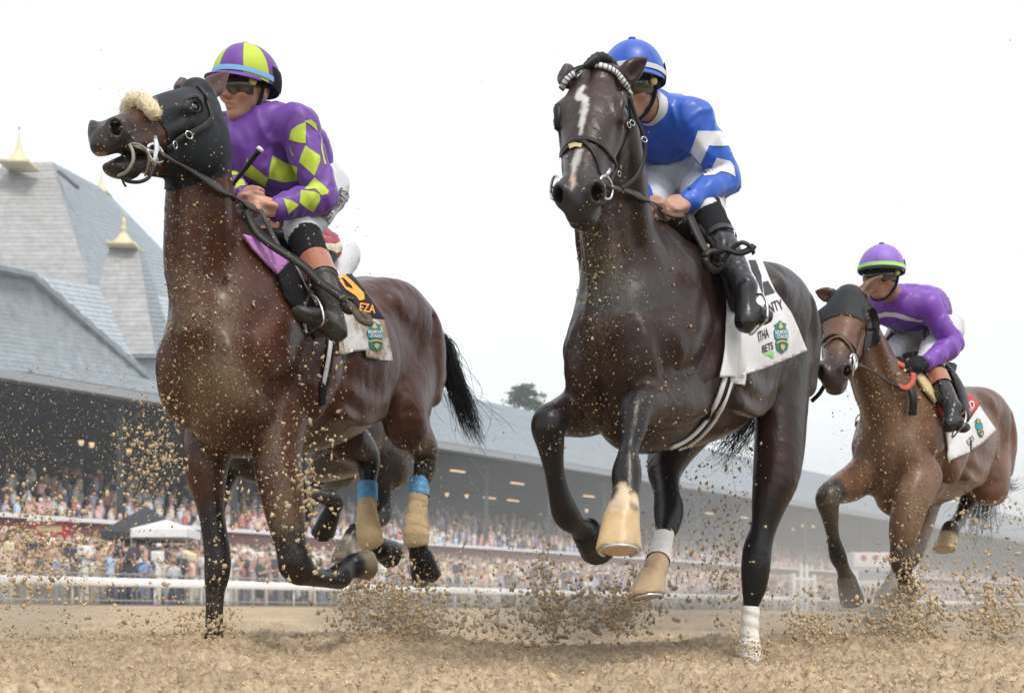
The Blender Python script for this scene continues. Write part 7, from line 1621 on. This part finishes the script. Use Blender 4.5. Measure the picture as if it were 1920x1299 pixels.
def scatter(rows, name, label, kind='stuff', squash=False):
    Vs, Fs = [], []; n = 0
    for x, y, z, r in rows:
        V, F = CL[int(q.integers(len(CL)))]; a, b = q.uniform(0, 6.28, 2); ca, sa, cb, sb = math.cos(a), math.sin(a), math.cos(b), math.sin(b)
        R = np.array([[ca, -sa * cb, sa * sb], [sa, ca * cb, -ca * sb], [0, sb, cb]]); Vs.append(V @ R.T * r + (x, y, z)); Fs.append(F + n); n += len(V)
    tag(obj(name, mesh(name, np.vstack(Vs), np.vstack(Fs), False), None, m_clod), label, 'dirt', kind=kind)
CL = [clod(i, 1) if i % 3 == 0 else clod(i, 1) for i in range(1, 13)]
scatter(A[order[300:]], 'dirt_spray', 'fine spray of tan dirt flying round the horses and over the track')
# grit stuck in the coats
def grit(h, parent, blobs, n, seed):
    g_ = np.random.default_rng(seed); u, v = px_of(h.V); tc = -h.V + [0, 0, CAMH]; tc /= np.linalg.norm(tc, axis=1)[:, None]; d = np.zeros(len(u))
    for (a, b, r, s, k) in blobs: d = np.maximum(d, k * np.exp(-(((u - a) / r) ** 2 + ((v - b) / s) ** 2)))
    d *= ((h.N * tc).sum(1) > .15); idx = g_.choice(len(u), n, p=d / d.sum()); Vs, Fs = [], []; m = 0
    for i in idx:
        V, F = CL[int(g_.integers(len(CL)))]; r = g_.choice([.0016, .0024, .0036, .006], p=[.45, .33, .17, .05]) * (h.V[i, 1] / 4.5); e = np.linalg.qr(g_.normal(0, 1, (3, 3)))[0]
        Vs.append(V @ e * r + h.V[i] + g_.normal(0, .004, 3) + h.N[i] * r * .3); Fs.append(F + m); m += len(V)
    tag(obj('coat_grit', mesh('coat_grit', np.vstack(Vs), np.vstack(Fs), False), parent, m_clod), kind='stuff')
grit(H1, HR[1], [(360, 560, 70, 170, 1), (400, 740, 110, 110, .7), (520, 900, 70, 130, .6), (360, 400, 60, 80, .5), (500, 640, 90, 120, .35), (400, 1080, 30, 120, .5), (790, 950, 60, 120, .3), (250, 260, 80, 60, .15)], 2600, 1)
grit(H2, HR[2], [(1125, 500, 50, 130, 1), (1130, 690, 70, 110, .6), (1040, 800, 50, 60, .3), (1200, 700, 130, 160, .18)], 1100, 2)
grit(H3, HR[3], [(1670, 800, 90, 150, 1), (1700, 960, 70, 100, .9), (1580, 980, 50, 110, .7), (1840, 840, 50, 60, .3)], 1100, 3)
# clods lying on the track
ys, us, zz = TRK; rows = []
for _ in range(13000):
    iy = int(q.uniform(0, 1) ** .8 * 425); iu = int(q.integers(62, 435)); y = ys[iy]
    if y < 2.6: continue
    r = q.choice([.003, .0045, .006, .008, .011], p=[.32, .32, .24, .11, .01]) * q.uniform(.7, 1.3); rows.append(((us[iu] - U0) / FPX * y, y, zz[iy, iu] + r * .3, r))
scatter(rows, 'loose_clods', 'small loose clods lying all over the surface of the dirt track')

mh = bpy.data.materials.new('haze_air'); mh.use_nodes = True; _t = mh.node_tree; _t.nodes.clear()
_o = _t.nodes.new('ShaderNodeOutputMaterial'); _v = _t.nodes.new('ShaderNodeVolumePrincipled')
_v.inputs['Color'].default_value = (.92, .96, 1.0, 1); _v.inputs['Density'].default_value = .0012; _v.inputs['Anisotropy'].default_value = .0
_t.links.new(_v.outputs[0], _o.inputs['Volume'])
_mb = MB(); _mb.box((-180, -20, -1.6), (330, 420, 40)); tag(_mb.build('haze', mh), 'thin dusty haze hanging in the air over the whole racecourse', 'haze', kind='stuff')

# dust hanging low over the track behind the runners
md = bpy.data.materials.new('dust_air'); md.use_nodes = True; _t = md.node_tree; _t.nodes.clear()
_o = _t.nodes.new('ShaderNodeOutputMaterial'); _v = _t.nodes.new('ShaderNodeVolumePrincipled')
_v.inputs['Color'].default_value = (.88, .80, .68, 1); _v.inputs['Density'].default_value = .013
_t.links.new(_v.outputs[0], _o.inputs['Volume'])
mg_ = md.copy(); mg_.name = 'dust_veil'; _n = [n for n in mg_.node_tree.nodes if n.type == 'PRINCIPLED_VOLUME'][0]; _n.inputs['Density'].default_value = .0065; _n.inputs['Color'].default_value = (.93, .92, .90, 1)
for (u, v, Y, rx, ry, rz) in ((1000, 1040, 31, 7, 7, 2.9), (1350, 1020, 33, 9, 8, 3.3), (1800, 1020, 34, 10, 9, 3.6), (1550, 1060, 27, 7, 6, 2.4), (700, 1080, 29, 5, 6, 1.8)):
    bm = bmesh.new(); bmesh.ops.create_icosphere(bm, subdivisions=3, radius=1.0); c = W(u, v, Y)
    for w_ in bm.verts: w_.co = Vector((w_.co.x * rx + c[0], w_.co.y * ry + c[1], max(w_.co.z * rz + c[2], .4)))
    me = bpy.data.meshes.new('dust_cloud'); bm.to_mesh(me); bm.free(); tag(obj('dust_cloud', me, None, mg_), 'pale dust drifting over the far side of the track', 'dust', 'dust over the far track', kind='stuff')
for (u, v, Y, rx, ry, rz) in ((1500, 1110, 15, 4.5, 4, .9), (1750, 1090, 17, 4.2, 5, 1.3), (1250, 1120, 12, 3.0, 3, .55), (1640, 1125, 11, 2.6, 2, .5), (900, 1130, 12, 3.0, 3, .45), (1850, 1060, 22, 5, 5, 1.9)):
    bm = bmesh.new(); bmesh.ops.create_icosphere(bm, subdivisions=3, radius=1.0); c = W(u, v, Y)
    for w_ in bm.verts: w_.co = Vector((w_.co.x * rx + c[0], w_.co.y * ry + c[1], max(w_.co.z * rz + c[2], .2)))
    me = bpy.data.meshes.new('dust_cloud'); bm.to_mesh(me); bm.free(); tag(obj('dust_cloud', me, None, md), 'low tan dust hanging over the track behind the runners', 'dust', 'dust over the track', kind='stuff')

mp_ = md.copy(); mp_.name = 'dust_puff'; [n for n in mp_.node_tree.nodes if n.type == 'PRINCIPLED_VOLUME'][0].inputs['Density'].default_value = .42
_q = np.random.default_rng(3)
for (u, v, Y, rx, rz) in ((715, 1150, 5.75, .42, .15), (760, 1165, 5.6, .30, .12), (1060, 1165, 6.1, .50, .13), (1190, 1150, 5.8, .35, .13), (1330, 1150, 6.0, .4, .14), (1690, 1160, 6.4, .45, .16), (1640, 1180, 6.2, .4, .1), (1870, 1160, 6.4, .4, .17), (60, 1120, 5.2, .35, .18), (1540, 1185, 6.0, .3, .07)):
    for k in range(3):
        bm = bmesh.new(); bmesh.ops.create_icosphere(bm, subdivisions=3, radius=1.0); c = W(u, v, Y) + _q.normal(0, .3, 3) * [rx, rx, rz * .5]; f = _q.uniform(.5, 1.0)
        for w_ in bm.verts: w_.co = Vector((w_.co.x * rx * f + c[0], w_.co.y * rx * f + c[1], w_.co.z * rz * f * 1.2 + c[2]))
        me = bpy.data.meshes.new('dust_puff'); bm.to_mesh(me); bm.free(); tag(obj('dust_puff', me, None, mp_), 'small puff of tan dust kicked up by the hooves', 'dust', 'dust puffs at the hooves', kind='stuff')
